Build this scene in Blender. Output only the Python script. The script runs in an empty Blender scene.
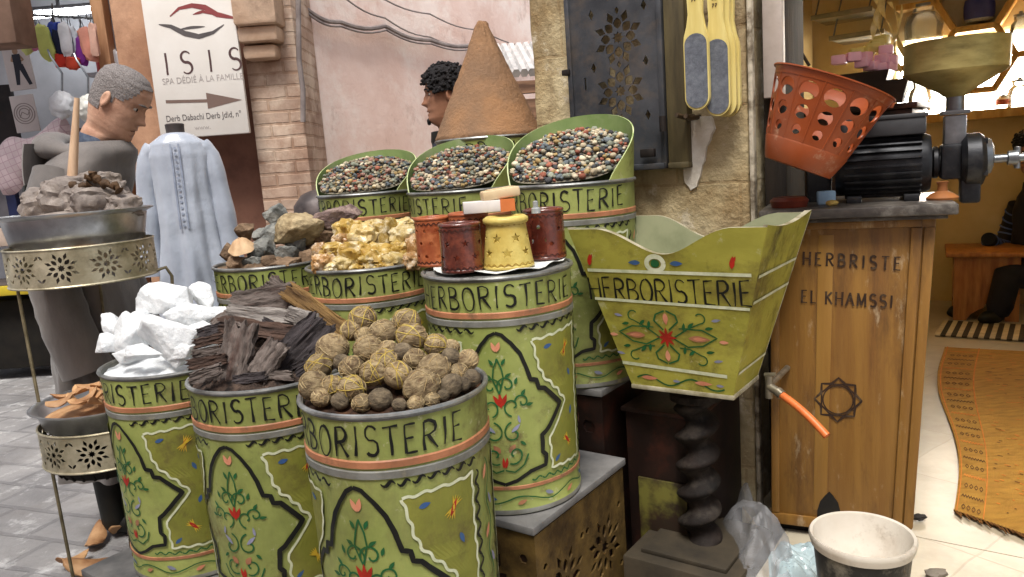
import bpy, bmesh, math, random
from mathutils import Vector, Matrix, Euler, noise
PI = math.pi
R_ = math.radians
scene = bpy.context.scene
COL = scene.collection
V = Vector

# ------------------------------------------------------------------ camera
FPX = 760.0
PITCH, ROLL, CH = R_(9.3), R_(4.2), 1.32
FWD = V((0, math.cos(PITCH), -math.sin(PITCH)))
UP0 = V((0, math.sin(PITCH), math.cos(PITCH)))
R0 = V((1, 0, 0))
CR = R0 * math.cos(ROLL) - UP0 * math.sin(ROLL)
CU = R0 * math.sin(ROLL) + UP0 * math.cos(ROLL)
CAM = V((0, 0, CH))
cd = bpy.data.cameras.new('camera')
cam = bpy.data.objects.new('camera', cd)
COL.objects.link(cam)
cd.sensor_width = 36
cd.lens = 36 * FPX / 1024
cd.clip_start, cd.clip_end = 0.05, 500
m = Matrix((CR, CU, -FWD)).transposed().to_4x4()
m.translation = CAM
cam.matrix_world = m
scene.camera = cam

def ray(px, py):
    return FWD + CR * ((px - 512) / FPX) - CU * ((py - 288.5) / FPX)
def atd(px, py, d):
    return CAM + ray(px, py) * d
def atz(px, py, z):
    r = ray(px, py)
    return CAM + r * ((z - CH) / r.z)
def atp(px, py, p0, n):
    r = ray(px, py)
    return CAM + r * ((p0 - CAM).dot(n) / r.dot(n))
def face_cam(p):
    return math.atan2(-p.x, p.y)

# street frame: S runs along the shop front, N points out of the shop
SRZ = R_(-36)
S = V((math.cos(SRZ), math.sin(SRZ), 0))
N = V((math.sin(SRZ), -math.cos(SRZ), 0))
ORG = V((0.775, 2.43, 0))
def fr(a, b, z=0.0):
    return ORG + S * a - N * b + V((0, 0, z))

# ------------------------------------------------------------------ materials
def lin(c):
    c = c / 255.0
    return c / 12.92 if c <= 0.04045 else ((c + 0.055) / 1.055) ** 2.4
def rgb(r, g, b, k=1.0):
    return (lin(r) * k, lin(g) * k, lin(b) * k, 1)

def M(name, c1, c2=None, scale=8, rough=.6, metal=0, bump=0, bscale=None, spec=.4, detail=6, stretch=(1, 1, 1),
      dirt=None, rnd=0, trans=0, sss=0, lo=.35, hi=.65, emis=None, bdist=.01, rvar=0, coat=0, ior=1.45, sheen=0):
    m = bpy.data.materials.new(name)
    m.use_nodes = True
    nt = m.node_tree
    nd, lk = nt.nodes, nt.links
    bs = nd['Principled BSDF']
    tc = nd.new('ShaderNodeTexCoord')
    mp = nd.new('ShaderNodeMapping')
    mp.inputs['Scale'].default_value = stretch
    lk.new(tc.outputs['Object'], mp.inputs['Vector'])
    vec = mp.outputs['Vector']
    oi = None
    if rnd:
        oi = nd.new('ShaderNodeObjectInfo')
        mu = nd.new('ShaderNodeMath'); mu.operation = 'MULTIPLY'; mu.inputs[1].default_value = 37.0
        lk.new(oi.outputs['Random'], mu.inputs[0])
        ad = nd.new('ShaderNodeVectorMath'); ad.operation = 'ADD'
        lk.new(vec, ad.inputs[0]); lk.new(mu.outputs[0], ad.inputs[1])
        vec = ad.outputs[0]
    n1 = nd.new('ShaderNodeTexNoise')
    n1.inputs['Scale'].default_value = scale
    n1.inputs['Detail'].default_value = detail
    n1.inputs['Roughness'].default_value = .6
    lk.new(vec, n1.inputs['Vector'])
    c2 = c2 or tuple(x * .75 for x in c1[:3]) + (1,)
    cr = nd.new('ShaderNodeValToRGB')
    cr.color_ramp.elements[0].position = lo; cr.color_ramp.elements[0].color = c2
    cr.color_ramp.elements[1].position = hi; cr.color_ramp.elements[1].color = c1
    lk.new(n1.outputs['Fac'], cr.inputs['Fac'])
    col = cr.outputs['Color']
    if dirt:
        dc, amt, ds = dirt
        n2 = nd.new('ShaderNodeTexNoise'); n2.inputs['Scale'].default_value = ds; n2.inputs['Detail'].default_value = 8
        n2.inputs['Roughness'].default_value = .7
        lk.new(vec, n2.inputs['Vector'])
        mr = nd.new('ShaderNodeMapRange'); mr.inputs[1].default_value = .5; mr.inputs[2].default_value = .72
        mr.inputs[4].default_value = amt
        lk.new(n2.outputs['Fac'], mr.inputs[0])
        mx = nd.new('ShaderNodeMix'); mx.data_type = 'RGBA'
        lk.new(mr.outputs[0], mx.inputs[0]); lk.new(col, mx.inputs[6]); mx.inputs[7].default_value = dc
        col = mx.outputs[2]
    if rnd:
        hs = nd.new('ShaderNodeHueSaturation')
        mr2 = nd.new('ShaderNodeMapRange'); mr2.inputs[3].default_value = 1 - rnd; mr2.inputs[4].default_value = 1 + rnd
        lk.new(oi.outputs['Random'], mr2.inputs[0]); lk.new(mr2.outputs[0], hs.inputs['Value'])
        lk.new(col, hs.inputs['Color']); col = hs.outputs['Color']
    lk.new(col, bs.inputs['Base Color'])
    bs.inputs['Roughness'].default_value = rough
    if rvar:
        mr3 = nd.new('ShaderNodeMapRange'); mr3.inputs[3].default_value = rough - rvar; mr3.inputs[4].default_value = rough + rvar
        lk.new(n1.outputs['Fac'], mr3.inputs[0]); lk.new(mr3.outputs[0], bs.inputs['Roughness'])
    bs.inputs['Metallic'].default_value = metal
    bs.inputs['Specular IOR Level'].default_value = spec
    bs.inputs['IOR'].default_value = ior
    bs.inputs['Transmission Weight'].default_value = trans
    bs.inputs['Coat Weight'].default_value = coat
    bs.inputs['Sheen Weight'].default_value = sheen
    if sss:
        bs.inputs['Subsurface Weight'].default_value = sss
        bs.inputs['Subsurface Radius'].default_value = (.03, .03, .03)
        bs.inputs['Subsurface Scale'].default_value = 1
    if emis:
        bs.inputs['Emission Color'].default_value = emis[0]
        bs.inputs['Emission Strength'].default_value = emis[1]
    if bump:
        nb = nd.new('ShaderNodeTexNoise'); nb.inputs['Scale'].default_value = bscale or scale * 3
        nb.inputs['Detail'].default_value = 8; nb.inputs['Roughness'].default_value = .65
        lk.new(vec, nb.inputs['Vector'])
        bp = nd.new('ShaderNodeBump'); bp.inputs['Strength'].default_value = bump; bp.inputs['Distance'].default_value = bdist
        lk.new(nb.outputs['Fac'], bp.inputs['Height']); lk.new(bp.outputs['Normal'], bs.inputs['Normal'])
        m['_'] = 1
    return m

def grime(m, c, amt, scale, lo=.52, hi=.66, stretch=(1, 1, 1), rough=None):
    """one more layer of stains, scuffs or rust over a material made by M()"""
    nt = m.node_tree; nd, lk = nt.nodes, nt.links
    bs = nd['Principled BSDF']; src = bs.inputs['Base Color'].links[0].from_socket
    tc = nd.new('ShaderNodeTexCoord'); mp = nd.new('ShaderNodeMapping'); mp.inputs['Scale'].default_value = stretch
    oi = nd.new('ShaderNodeObjectInfo'); mu = nd.new('ShaderNodeMath'); mu.operation = 'MULTIPLY'; mu.inputs[1].default_value = 53
    lk.new(oi.outputs['Random'], mu.inputs[0]); lk.new(tc.outputs['Object'], mp.inputs['Vector'])
    ad = nd.new('ShaderNodeVectorMath'); ad.operation = 'ADD'; lk.new(mp.outputs[0], ad.inputs[0]); lk.new(mu.outputs[0], ad.inputs[1])
    nz = nd.new('ShaderNodeTexNoise'); nz.inputs['Scale'].default_value = scale; nz.inputs['Detail'].default_value = 10; nz.inputs['Roughness'].default_value = .72
    lk.new(ad.outputs[0], nz.inputs['Vector'])
    mr = nd.new('ShaderNodeMapRange'); mr.inputs[1].default_value = lo; mr.inputs[2].default_value = hi; mr.inputs[4].default_value = amt
    lk.new(nz.outputs['Fac'], mr.inputs[0])
    mx = nd.new('ShaderNodeMix'); mx.data_type = 'RGBA'
    lk.new(mr.outputs[0], mx.inputs[0]); lk.new(src, mx.inputs[6]); mx.inputs[7].default_value = c
    lk.new(mx.outputs[2], bs.inputs['Base Color'])
    if rough is not None:
        m2 = nd.new('ShaderNodeMapRange'); m2.inputs[1].default_value = lo; m2.inputs[2].default_value = hi
        m2.inputs[3].default_value = bs.inputs['Roughness'].default_value; m2.inputs[4].default_value = rough
        lk.new(nz.outputs['Fac'], m2.inputs[0]); lk.new(m2.outputs[0], bs.inputs['Roughness'])
    return m

def brick(m, bw, bh, mortar, scale=1, size=.012, rot=None, bump=.5, amount=1.0, mcol_fac=.8, off=.5):
    """multiply a brick-joint pattern over a material made by M()"""
    nt = m.node_tree; nd, lk = nt.nodes, nt.links
    bs = nd['Principled BSDF']
    src = bs.inputs['Base Color'].links[0].from_socket
    tc = nd.new('ShaderNodeTexCoord'); mp = nd.new('ShaderNodeMapping')
    if rot: mp.inputs['Rotation'].default_value = rot
    lk.new(tc.outputs['Object'], mp.inputs['Vector'])
    nz = nd.new('ShaderNodeTexNoise'); nz.inputs['Scale'].default_value = 6; lk.new(mp.outputs[0], nz.inputs['Vector'])
    vm = nd.new('ShaderNodeVectorMath'); vm.operation = 'MULTIPLY_ADD'
    vm.inputs[1].default_value = (.02, .02, .02)
    lk.new(nz.outputs['Color'], vm.inputs[0]); lk.new(mp.outputs[0], vm.inputs[2])
    bt = nd.new('ShaderNodeTexBrick')
    bt.inputs['Scale'].default_value = scale
    bt.inputs['Brick Width'].default_value = bw; bt.inputs['Row Height'].default_value = bh
    bt.inputs['Mortar Size'].default_value = size; bt.inputs['Mortar Smooth'].default_value = .4
    bt.inputs['Color1'].default_value = (1, 1, 1, 1); bt.inputs['Color2'].default_value = (.78, .78, .78, 1)
    bt.inputs['Mortar'].default_value = mortar
    bt.offset = off
    lk.new(vm.outputs[0], bt.inputs['Vector'])
    mx = nd.new('ShaderNodeMix'); mx.data_type = 'RGBA'; mx.blend_type = 'MULTIPLY'; mx.inputs[0].default_value = amount
    lk.new(src, mx.inputs[6]); lk.new(bt.outputs['Color'], mx.inputs[7]); lk.new(mx.outputs[2], bs.inputs['Base Color'])
    bp = nd.new('ShaderNodeBump'); bp.inputs['Strength'].default_value = bump; bp.inputs['Distance'].default_value = .01
    bp.invert = True
    lk.new(bt.outputs['Fac'], bp.inputs['Height'])
    if bs.inputs['Normal'].links:
        lk.new(bs.inputs['Normal'].links[0].from_socket, bp.inputs['Normal'])
    lk.new(bp.outputs['Normal'], bs.inputs['Normal'])
    return m

def glass(name, c, rough=.05, alpha=.25, film=0):
    m = bpy.data.materials.new(name); m.use_nodes = True
    nt = m.node_tree; nd, lk = nt.nodes, nt.links
    out = nd['Material Output']; nd.remove(nd['Principled BSDF'])
    tr = nd.new('ShaderNodeBsdfTransparent'); tr.inputs[0].default_value = tuple(min(1, .75 + .25 * x) for x in c[:3]) + (1,)
    gl = nd.new('ShaderNodeBsdfGlossy'); gl.inputs['Roughness'].default_value = rough
    df = nd.new('ShaderNodeBsdfDiffuse'); df.inputs[0].default_value = c
    fz = nd.new('ShaderNodeFresnel'); fz.inputs[0].default_value = 1.5
    m1 = nd.new('ShaderNodeMixShader'); m1.inputs[0].default_value = alpha
    lk.new(tr.outputs[0], m1.inputs[1]); lk.new(df.outputs[0], m1.inputs[2])
    m2 = nd.new('ShaderNodeMixShader')
    (lk.new(fz.outputs[0], m2.inputs[0]) if not film else None); lk.new(m1.outputs[0], m2.inputs[1]); lk.new(gl.outputs[0], m2.inputs[2])
    if film:
        mm = nd.new('ShaderNodeMath'); mm.operation = 'MULTIPLY'; mm.inputs[1].default_value = film; lk.new(fz.outputs[0], mm.inputs[0]); lk.new(mm.outputs[0], m2.inputs[0])
    lk.new(m2.outputs[0], out.inputs['Surface'])
    return m

# ------------------------------------------------------------------ mesh builder
class B:
    def __init__(s):
        s.bm = bmesh.new()
    def _fin(s, faces, mi, sm=None):
        for f in faces: f.material_index = mi
    def verts(s, vs, fs, mi=0, mat=None):
        bv = [s.bm.verts.new(mat @ V(v) if mat else V(v)) for v in vs]
        out = []
        for f in fs:
            try:
                fc = s.bm.faces.new([bv[i] for i in f]); fc.material_index = mi; out.append(fc)
            except ValueError: pass
        return bv, out
    def box(s, c, size, mi=0, rot=None, bev=0, mat=None):
        x, y, z = size[0] / 2, size[1] / 2, size[2] / 2
        T = Matrix.Translation(V(c)) @ (rot.to_matrix().to_4x4() if isinstance(rot, Euler) else (rot or Matrix()))
        if mat: T = mat @ T
        vs = [(-x, -y, -z), (x, -y, -z), (x, y, -z), (-x, y, -z), (-x, -y, z), (x, -y, z), (x, y, z), (-x, y, z)]
        fs = [(3, 2, 1, 0), (4, 5, 6, 7), (0, 1, 5, 4), (1, 2, 6, 5), (2, 3, 7, 6), (3, 0, 4, 7)]
        bv, ff = s.verts(vs, fs, mi, T)
        if bev:
            es = {e for f in ff for e in f.edges}
            r = bmesh.ops.bevel(s.bm, geom=list(es), offset=bev, segments=2, affect='EDGES', profile=.5)
            for f in r['faces']: f.material_index = mi
        return s
    def loft(s, rings, mi=0, closed=True, cap0=False, cap1=False, mat=None, fmi=None):
        n = len(rings[0])
        rows = [[s.bm.verts.new(mat @ V(p) if mat else V(p)) for p in r] for r in rings]
        for i in range(len(rows) - 1):
            for j in range(n if closed else n - 1):
                k = (j + 1) % n
                f = s.bm.faces.new((rows[i][j], rows[i][k], rows[i + 1][k], rows[i + 1][j]))
                f.material_index = fmi(i, j) if fmi else mi
        if cap0: s.bm.faces.new(rows[0][::-1]).material_index = mi
        if cap1: s.bm.faces.new(rows[-1]).material_index = mi
        return rows
    def lathe(s, prof, seg=48, mi=0, mat=None, cap0=False, cap1=False, mis=None, wob=None):
        rings = []
        for r, z in prof:
            rings.append([((r + (wob(a, z) if wob else 0)) * math.cos(a), (r + (wob(a, z) if wob else 0)) * math.sin(a), z)
                          for a in [2 * PI * j / seg for j in range(seg)]])
        s.loft(rings, mi, True, cap0, cap1, mat, (lambda i, j: mis[i]) if mis else None)
        return s
    def tube(s, pts, r, seg=8, mi=0, cap=True, mat=None):
        pts = [V(p) for p in pts]
        rs = r if isinstance(r, (list, tuple)) else [r] * len(pts)
        up = V((0, 0, 1)); rings = []
        t0 = (pts[1] - pts[0]).normalized()
        a = up.cross(t0)
        if a.length < .01: a = V((1, 0, 0)).cross(t0)
        a.normalize()
        for i, p in enumerate(pts):
            t = (pts[min(i + 1, len(pts) - 1)] - pts[max(i - 1, 0)]).normalized()
            a = (a - t * a.dot(t)).normalized(); b = t.cross(a)
            rings.append([p + (a * math.cos(2 * PI * j / seg) + b * math.sin(2 * PI * j / seg)) * rs[i] for j in range(seg)])
        s.loft(rings, mi, True, cap, cap, mat)
        return s
    def torus(s, R, r, seg=48, ms=8, mi=0, mat=None, squash=1):
        rings = []
        for i in range(seg + 1):
            a = 2 * PI * i / seg
            rings.append([((R + r * math.cos(b)) * math.cos(a), (R + r * math.cos(b)) * math.sin(a), r * math.sin(b) * squash)
                          for b in [2 * PI * j / ms for j in range(ms)]])
        s.loft(rings, mi, True, mat=mat)
        bmesh.ops.remove_doubles(s.bm, verts=s.bm.verts, dist=1e-6)
        return s
    def prism(s, pts, z0, z1, mi=0, mat=None):
        n = len(pts)
        vs = [(x, y, z0) for x, y in pts] + [(x, y, z1) for x, y in pts]
        fs = [tuple(range(n))[::-1], tuple(range(n, 2 * n))] + [(i, (i + 1) % n, n + (i + 1) % n, n + i) for i in range(n)]
        return s.verts(vs, fs, mi, mat)
    def poly(s, pts, mi=0, mat=None):
        return s.verts(pts, [tuple(range(len(pts)))], mi, mat)
    def rock(s, size, seed=0, amp=.15, freq=2.0, sub=3, mi=0, mat=None, box=0.0, ridge=0):
        t = bmesh.new(); bmesh.ops.create_icosphere(t, subdivisions=sub, radius=1)
        o = V((seed * 3.71, seed * 1.37, seed * 7.13))
        for v in t.verts:
            p = v.co.copy()
            if box:
                q = V([math.copysign(abs(c) ** (1 - box), c) for c in p]); p = p.lerp(q, .9)
            d = noise.noise(p * freq + o) + .5 * noise.noise(p * freq * 2.3 + o) + .25 * noise.noise(p * freq * 5 + o)
            if ridge: d += ridge * abs(noise.noise(V((p.x * .6, p.y * 5, p.z * 5)) + o))
            p = p * (1 + amp * d)
            v.co = V((p.x * size[0], p.y * size[1], p.z * size[2]))
        s.merge(t, mi, mat)
        return s
    def hull(s, size, seed=0, n=14, mi=0, mat=None, sub=0, amp=0, bev=0):
        rd = random.Random(seed)
        t = bmesh.new()
        for _ in range(n):
            v = V((rd.gauss(0, 1), rd.gauss(0, 1), rd.gauss(0, 1))).normalized() * rd.uniform(.85, 1.1)
            t.verts.new((v.x * size[0], v.y * size[1], v.z * size[2]))
        r = bmesh.ops.convex_hull(t, input=t.verts)
        bmesh.ops.delete(t, geom=list({g for g in r['geom_interior'] + r['geom_unused'] if isinstance(g, bmesh.types.BMVert)}), context='VERTS')
        if sub:
            bmesh.ops.triangulate(t, faces=t.faces)
            for _ in range(sub): bmesh.ops.subdivide_edges(t, edges=t.edges, cuts=1, use_grid_fill=True)
            bmesh.ops.triangulate(t, faces=t.faces)
            for _ in range(int(bev)): bmesh.ops.smooth_vert(t, verts=t.verts, factor=.5, use_axis_x=True, use_axis_y=True, use_axis_z=True)
            o = V((seed * 1.3, seed * 2.1, 3)); L = max(size)
            t.normal_update()
            for v in t.verts:
                d = noise.noise(v.co / L * 3 + o) + .6 * noise.noise(v.co / L * 8 + o)
                v.co += v.normal * d * amp * L
        s.merge(t, mi, mat)
        return s
    def slab(s, L, W, T, seed=0, mi=0, mat=None):
        # flat fibrous slab with broken ends and ridged faces
        nx, ny, nz = 22, 12, 5
        o = V((seed * 5.3, seed * 2.9, seed * 1.7)); idx = {}
        for i in range(nx + 1):
            for j in range(ny + 1):
                for k in range(nz + 1):
                    if 0 < i < nx and 0 < j < ny and 0 < k < nz: continue
                    u, v, w = 2 * i / nx - 1, 2 * j / ny - 1, 2 * k / nz - 1
                    e = .30 * noise.noise(V((v * 3.5, w * 1.5, u)) + o) + .16 * noise.noise(V((v * 9, w * 3, u * 2)) + o)
                    x = L * u * (1 + e * abs(u) ** 3)
                    y = W * v * (1 + .22 * noise.noise(V((u * 2.2, w, v)) + o) + .12 * noise.noise(V((u * 7, w * 2, v)) + o)) * (1 - .25 * max(0, noise.noise(V((u * 1.3, 3, 0)) + o)))
                    z = T * w * (1 + .35 * noise.noise(V((u * 1.6, v * 2, 0)) + o)) + T * .55 * noise.noise(V((u * 1.2, v * 5.5, w)) + o) + T * .35 * noise.noise(V((u * 5, v * 11, w)) + o) + T * .5 * math.sin(u * 1.5 + seed) 
                    idx[i, j, k] = s.bm.verts.new(mat @ V((x, y, z)) if mat else V((x, y, z)))
        def q(*a):
            f = s.bm.faces.new([idx[t] for t in a]); f.material_index = mi
        for i in range(nx):
            for j in range(ny):
                q((i, j, 0), (i, j + 1, 0), (i + 1, j + 1, 0), (i + 1, j, 0)); q((i, j, nz), (i + 1, j, nz), (i + 1, j + 1, nz), (i, j + 1, nz))
            for k in range(nz):
                q((i, 0, k), (i + 1, 0, k), (i + 1, 0, k + 1), (i, 0, k + 1)); q((i, ny, k), (i, ny, k + 1), (i + 1, ny, k + 1), (i + 1, ny, k))
        for j in range(ny):
            for k in range(nz):
                q((0, j, k), (0, j, k + 1), (0, j + 1, k + 1), (0, j + 1, k)); q((nx, j, k), (nx, j + 1, k), (nx, j + 1, k + 1), (nx, j, k + 1))
        return s
    def merge(s, t, mi=None, mat=None, free=True):
        me = bpy.data.meshes.new('tmp'); t.to_mesh(me)
        if mat: me.transform(mat)
        n0 = len(s.bm.faces)
        s.bm.from_mesh(me); bpy.data.meshes.remove(me)
        s.bm.faces.ensure_lookup_table()
        if mi is not None:
            for f in s.bm.faces[n0:]: f.material_index = mi
        if free: t.free()
    def out(s, name, mats, parent=None, smooth=35, loc=None, rz=0):
        me = bpy.data.meshes.new(name)
        bmesh.ops.recalc_face_normals(s.bm, faces=s.bm.faces)
        s.bm.to_mesh(me); s.bm.free()
        for m_ in (mats if isinstance(mats, (list, tuple)) else [mats]): me.materials.append(m_)
        if smooth:
            me.polygons.foreach_set('use_smooth', [True] * len(me.polygons))
            me.set_sharp_from_angle(angle=R_(smooth))
        o = bpy.data.objects.new(name, me); COL.objects.link(o)
        if parent: o.parent = parent
        if loc is not None: o.location = loc
        if rz: o.rotation_euler.z = rz
        return o

def tag(o, label=None, cat=None, group=None, kind=None):
    if label: o['label'] = label
    if cat: o['category'] = cat
    if group: o['group'] = group
    if kind: o['kind'] = kind
    return o
def E(name, label, cat, loc=(0, 0, 0), rz=0, group=None, rot=None):
    o = bpy.data.objects.new(name, None); o.empty_display_size = .1
    COL.objects.link(o); o.location = loc
    o.rotation_euler = rot if rot is not None else (0, 0, rz)
    return tag(o, label, cat, group)
def link_mesh(name, me, parent=None):
    o = bpy.data.objects.new(name, me); COL.objects.link(o)
    if parent: o.parent = parent
    return o

# ---- plates with real holes (filled 2-D curves)
def plate(outer, holes, thick):
    cu = bpy.data.curves.new('tmp', 'CURVE'); cu.dimensions = '2D'; cu.fill_mode = 'BOTH'; cu.extrude = thick / 2
    for loop in [outer] + holes:
        sp = cu.splines.new('POLY'); sp.points.add(len(loop) - 1); sp.use_cyclic_u = True
        for p, q in zip(sp.points, loop): p.co = (q[0], q[1], 0, 1)
    o = bpy.data.objects.new('tmp', cu); COL.objects.link(o)
    bpy.context.view_layer.update()
    me = bpy.data.meshes.new_from_object(o.evaluated_get(bpy.context.evaluated_depsgraph_get()))
    bm = bmesh.new(); bm.from_mesh(me)
    bpy.data.objects.remove(o); bpy.data.curves.remove(cu); bpy.data.meshes.remove(me)
    bmesh.ops.remove_doubles(bm, verts=bm.verts, dist=1e-6)
    return bm
def slice_x(bm, xs):
    for x in xs:
        bmesh.ops.bisect_plane(bm, geom=bm.verts[:] + bm.edges[:] + bm.faces[:], plane_co=(x, 0, 0), plane_no=(1, 0, 0), dist=1e-6)
def circ(cx, cy, rx, ry=None, n=16, a0=0):
    ry = ry or rx
    return [(cx + rx * math.cos(a0 + 2 * PI * i / n), cy + ry * math.sin(a0 + 2 * PI * i / n)) for i in range(n)]
def starpoly(cx, cy, r, n=5, k=.45, a0=PI / 2):
    return [(cx + (r if i % 2 == 0 else r * k) * math.cos(a0 + PI * i / n), cy + (r if i % 2 == 0 else r * k) * math.sin(a0 + PI * i / n)) for i in range(2 * n)]
def petal(cx, cy, r0, r1, w, a, n=5):
    pts = []
    for i in range(n + 1):
        t = i / n; pts.append((r0 + (r1 - r0) * t, w * math.sin(PI * t) ** .8))
    for i in range(n - 1, 0, -1):
        t = i / n; pts.append((r0 + (r1 - r0) * t, -w * math.sin(PI * t) ** .8))
    ca, sa = math.cos(a), math.sin(a)
    return [(cx + x * ca - y * sa, cy + x * sa + y * ca) for x, y in pts]
def kite(cx, cy, r0, rm, r1, w, a):
    ca, sa = math.cos(a), math.sin(a)
    return [(cx + x * ca - y * sa, cy + x * sa + y * ca) for x, y in [(r0, 0), (rm, w), (r1, 0), (rm, -w)]]
def rosette(cx, cy, r, n=8, a0=0, fat=1.0):
    h = [starpoly(cx, cy, r * .22, n, .62, a0)]
    for i in range(n):
        a = a0 + 2 * PI * i / n
        h.append(petal(cx, cy, r * .29, r * .68, r * .115 * fat, a))
        h.append(kite(cx, cy, r * .52, r * .72, r * .96, r * .10 * fat, a + PI / n))
    return h

# ---- brush strokes laid on a surface
HC = [0]
def nexth():
    HC[0] = (HC[0] + 1) % 60
    return .0004 + HC[0] * .00002
def dens(pts, step):
    out = [V((pts[0][0], pts[0][1]))]
    for p, q in zip(pts[:-1], pts[1:]):
        p, q = V((p[0], p[1])), V((q[0], q[1])); n = max(1, math.ceil((q - p).length / step))
        for i in range(1, n + 1): out.append(p.lerp(q, i / n))
    return out
def ribbon(b, pts, w, mi, mapf, step=.008, wf=None, closed=False, h=None):
    pts = dens(list(pts) + ([pts[0]] if closed else []), step)
    n = len(pts); h = nexth() if h is None else h
    rows = []
    for i, p in enumerate(pts):
        a, c = pts[max(0, i - 1)], pts[min(n - 1, i + 1)]
        if closed and i in (0, n - 1): a, c = pts[-2], pts[1]
        t = c - a
        if t.length < 1e-9: t = V((1, 0))
        t.normalize(); nn = V((-t.y, t.x))
        k = w / 2 * (wf(i / (n - 1)) if wf else 1)
        rows.append((b.bm.verts.new(mapf(p.x + nn.x * k, p.y + nn.y * k, h)), b.bm.verts.new(mapf(p.x - nn.x * k, p.y - nn.y * k, h))))
    for r0, r1 in zip(rows[:-1], rows[1:]):
        f = b.bm.faces.new((r0[0], r0[1], r1[1], r1[0])); f.material_index = mi
def leaf(b, x, y, ang, L, w, mi, mapf):
    dx, dy = math.cos(ang) * L / 2, math.sin(ang) * L / 2
    ribbon(b, [(x - dx, y - dy), (x + dx, y + dy)], w, mi, mapf, L / 8, lambda t: max(.02, math.sin(PI * t) ** .8 * (1.15 - .5 * t)))
def patch(b, pts, mi, mapf, h=None):
    h = nexth() if h is None else h
    cx = sum(p[0] for p in pts) / len(pts); cy = sum(p[1] for p in pts) / len(pts)
    c = b.bm.verts.new(mapf(cx, cy, h)); vs = [b.bm.verts.new(mapf(p[0], p[1], h)) for p in pts]
    for i in range(len(vs)):
        b.bm.faces.new((c, vs[i], vs[(i + 1) % len(vs)])).material_index = mi
def arc(cx, cy, rx, ry, a0, a1, n=10):
    return [(cx + rx * math.cos(R_(a0 + (a1 - a0) * i / n)), cy + ry * math.sin(R_(a0 + (a1 - a0) * i / n))) for i in range(n + 1)]
def spiral(cx, cy, r0, r1, a0, a1, n=18):
    return [(cx + (r0 + (r1 - r0) * i / n) * math.cos(R_(a0 + (a1 - a0) * i / n)), cy + (r0 + (r1 - r0) * i / n) * math.sin(R_(a0 + (a1 - a0) * i / n))) for i in range(n + 1)]
LET = {
 'H': (.8, [[(.08, 1), (.06, 0)], [(.74, 1.02), (.72, 0)], [(.06, .5), (.74, .52)]]),
 'E': (.68, [[(.1, 1), (.08, 0)], [(.08, 1), (.6, 1.03)], [(.08, .52), (.5, .54)], [(.08, .02), (.64, .0)]]),
 'R': (.74, [[(.1, 1), (.07, 0)], [(.1, 1)] + arc(.3, .76, .36, .25, 85, -85) + [(.1, .5)], [(.3, .5), (.5, .25), (.72, -.02)]]),
 'B': (.74, [[(.1, 1), (.08, 0)], [(.1, 1)] + arc(.3, .77, .32, .23, 85, -85) + [(.1, .53)], [(.1, .53)] + arc(.3, .27, .4, .26, 85, -85) + [(.08, 0)]]),
 'O': (.8, [arc(.4, .5, .36, .5, 90, 450, 22)]),
 'I': (.3, [[(.15, 1), (.16, .5), (.14, 0)]]),
 'S': (.7, [arc(.36, .76, .28, .25, 30, 265, 12) + arc(.36, .26, .3, .26, 85, -140, 12)]),
 'T': (.74, [[(.0, 1), (.74, 1.03)], [(.38, 1), (.36, 0)]]),
 'K': (.74, [[(.1, 1), (.1, 0)], [(.68, 1), (.12, .48)], [(.25, .58), (.72, 0)]]),
 'L': (.62, [[(.1, 1), (.1, 0)], [(.1, .02), (.6, .02)]]),
 'A': (.8, [[(.03, 0), (.4, 1)], [(.4, 1), (.77, 0)], [(.17, .35), (.63, .35)]]),
 'M': (.95, [[(.08, 0), (.12, 1)], [(.12, 1), (.47, .1)], [(.47, .1), (.83, 1)], [(.83, 1), (.88, 0)]]),
}
def lettering(b, text, x0, y0, hgt, gap, mi, mapf, w, rd=None, thin=None, serif=False, shear=0):
    x = x0
    for ch in text:
        if ch == ' ': x += hgt * .45; continue
        wd, strokes = LET[ch]
        j = (lambda: rd.uniform(-.03, .03)) if rd else (lambda: 0)
        oy, sc = j() * hgt, 1 + j()
        for st in strokes:
            pts = [(x + (px + shear * py + j() * .5) * hgt * .74, y0 + oy + (py + j() * .5) * hgt * sc) for px, py in st]
            ww = w
            if thin and len(st) == 2 and abs(st[0][1] - st[1][1]) < .2: ww = w * thin
            ph = rd.uniform(0, 6) if rd else 0
            ribbon(b, pts, ww, mi, mapf, hgt * .1, (lambda t: .8 + .3 * math.sin(ph + 4 * t)) if rd else None)
            if serif and len(st) == 2 and abs(st[0][1] - st[1][1]) > .6:
                for q in pts:
                    ribbon(b, [(q[0] - hgt * .09, q[1]), (q[0] + hgt * .09, q[1])], w * .55, mi, mapf, hgt * .1)
        x += wd * hgt * .74 + gap
    return x
def text_len(text, hgt, gap):
    return sum(hgt * .45 if c == ' ' else LET[c][0] * hgt * .74 + gap for c in text) - gap
# ------------------------------------------------------------------ palette
GREEN = M('painted_green', rgb(162, 170, 96, .88), rgb(136, 146, 76, .88), 5, .45, bump=.15, bscale=18, dirt=(rgb(96, 88, 58), .75, 4), spec=.45, rnd=.07)
GREEN_IN = M('scoop_green', rgb(142, 160, 100, .75), rgb(112, 138, 78, .75), 7, .5, bump=.1, bscale=25, dirt=(rgb(150, 150, 130), .5, 8))
grime(GREEN, rgb(88, 70, 46), .8, 7, .56, .68, rough=.75)
grime(GREEN, rgb(186, 184, 150), .6, 26, .60, .68)
grime(GREEN, rgb(74, 72, 46), .45, 3, .54, .72, (1, 1, .35))
OLIVE = M('panel_olive', rgb(150, 150, 66, .80), rgb(126, 128, 52, .80), 7, .5, dirt=(rgb(90, 80, 45), .6, 6))
ORANGE = M('band_orange', rgb(178, 122, 88), rgb(152, 98, 68), 14, .5, dirt=(rgb(90, 80, 60), .5, 9))
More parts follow.
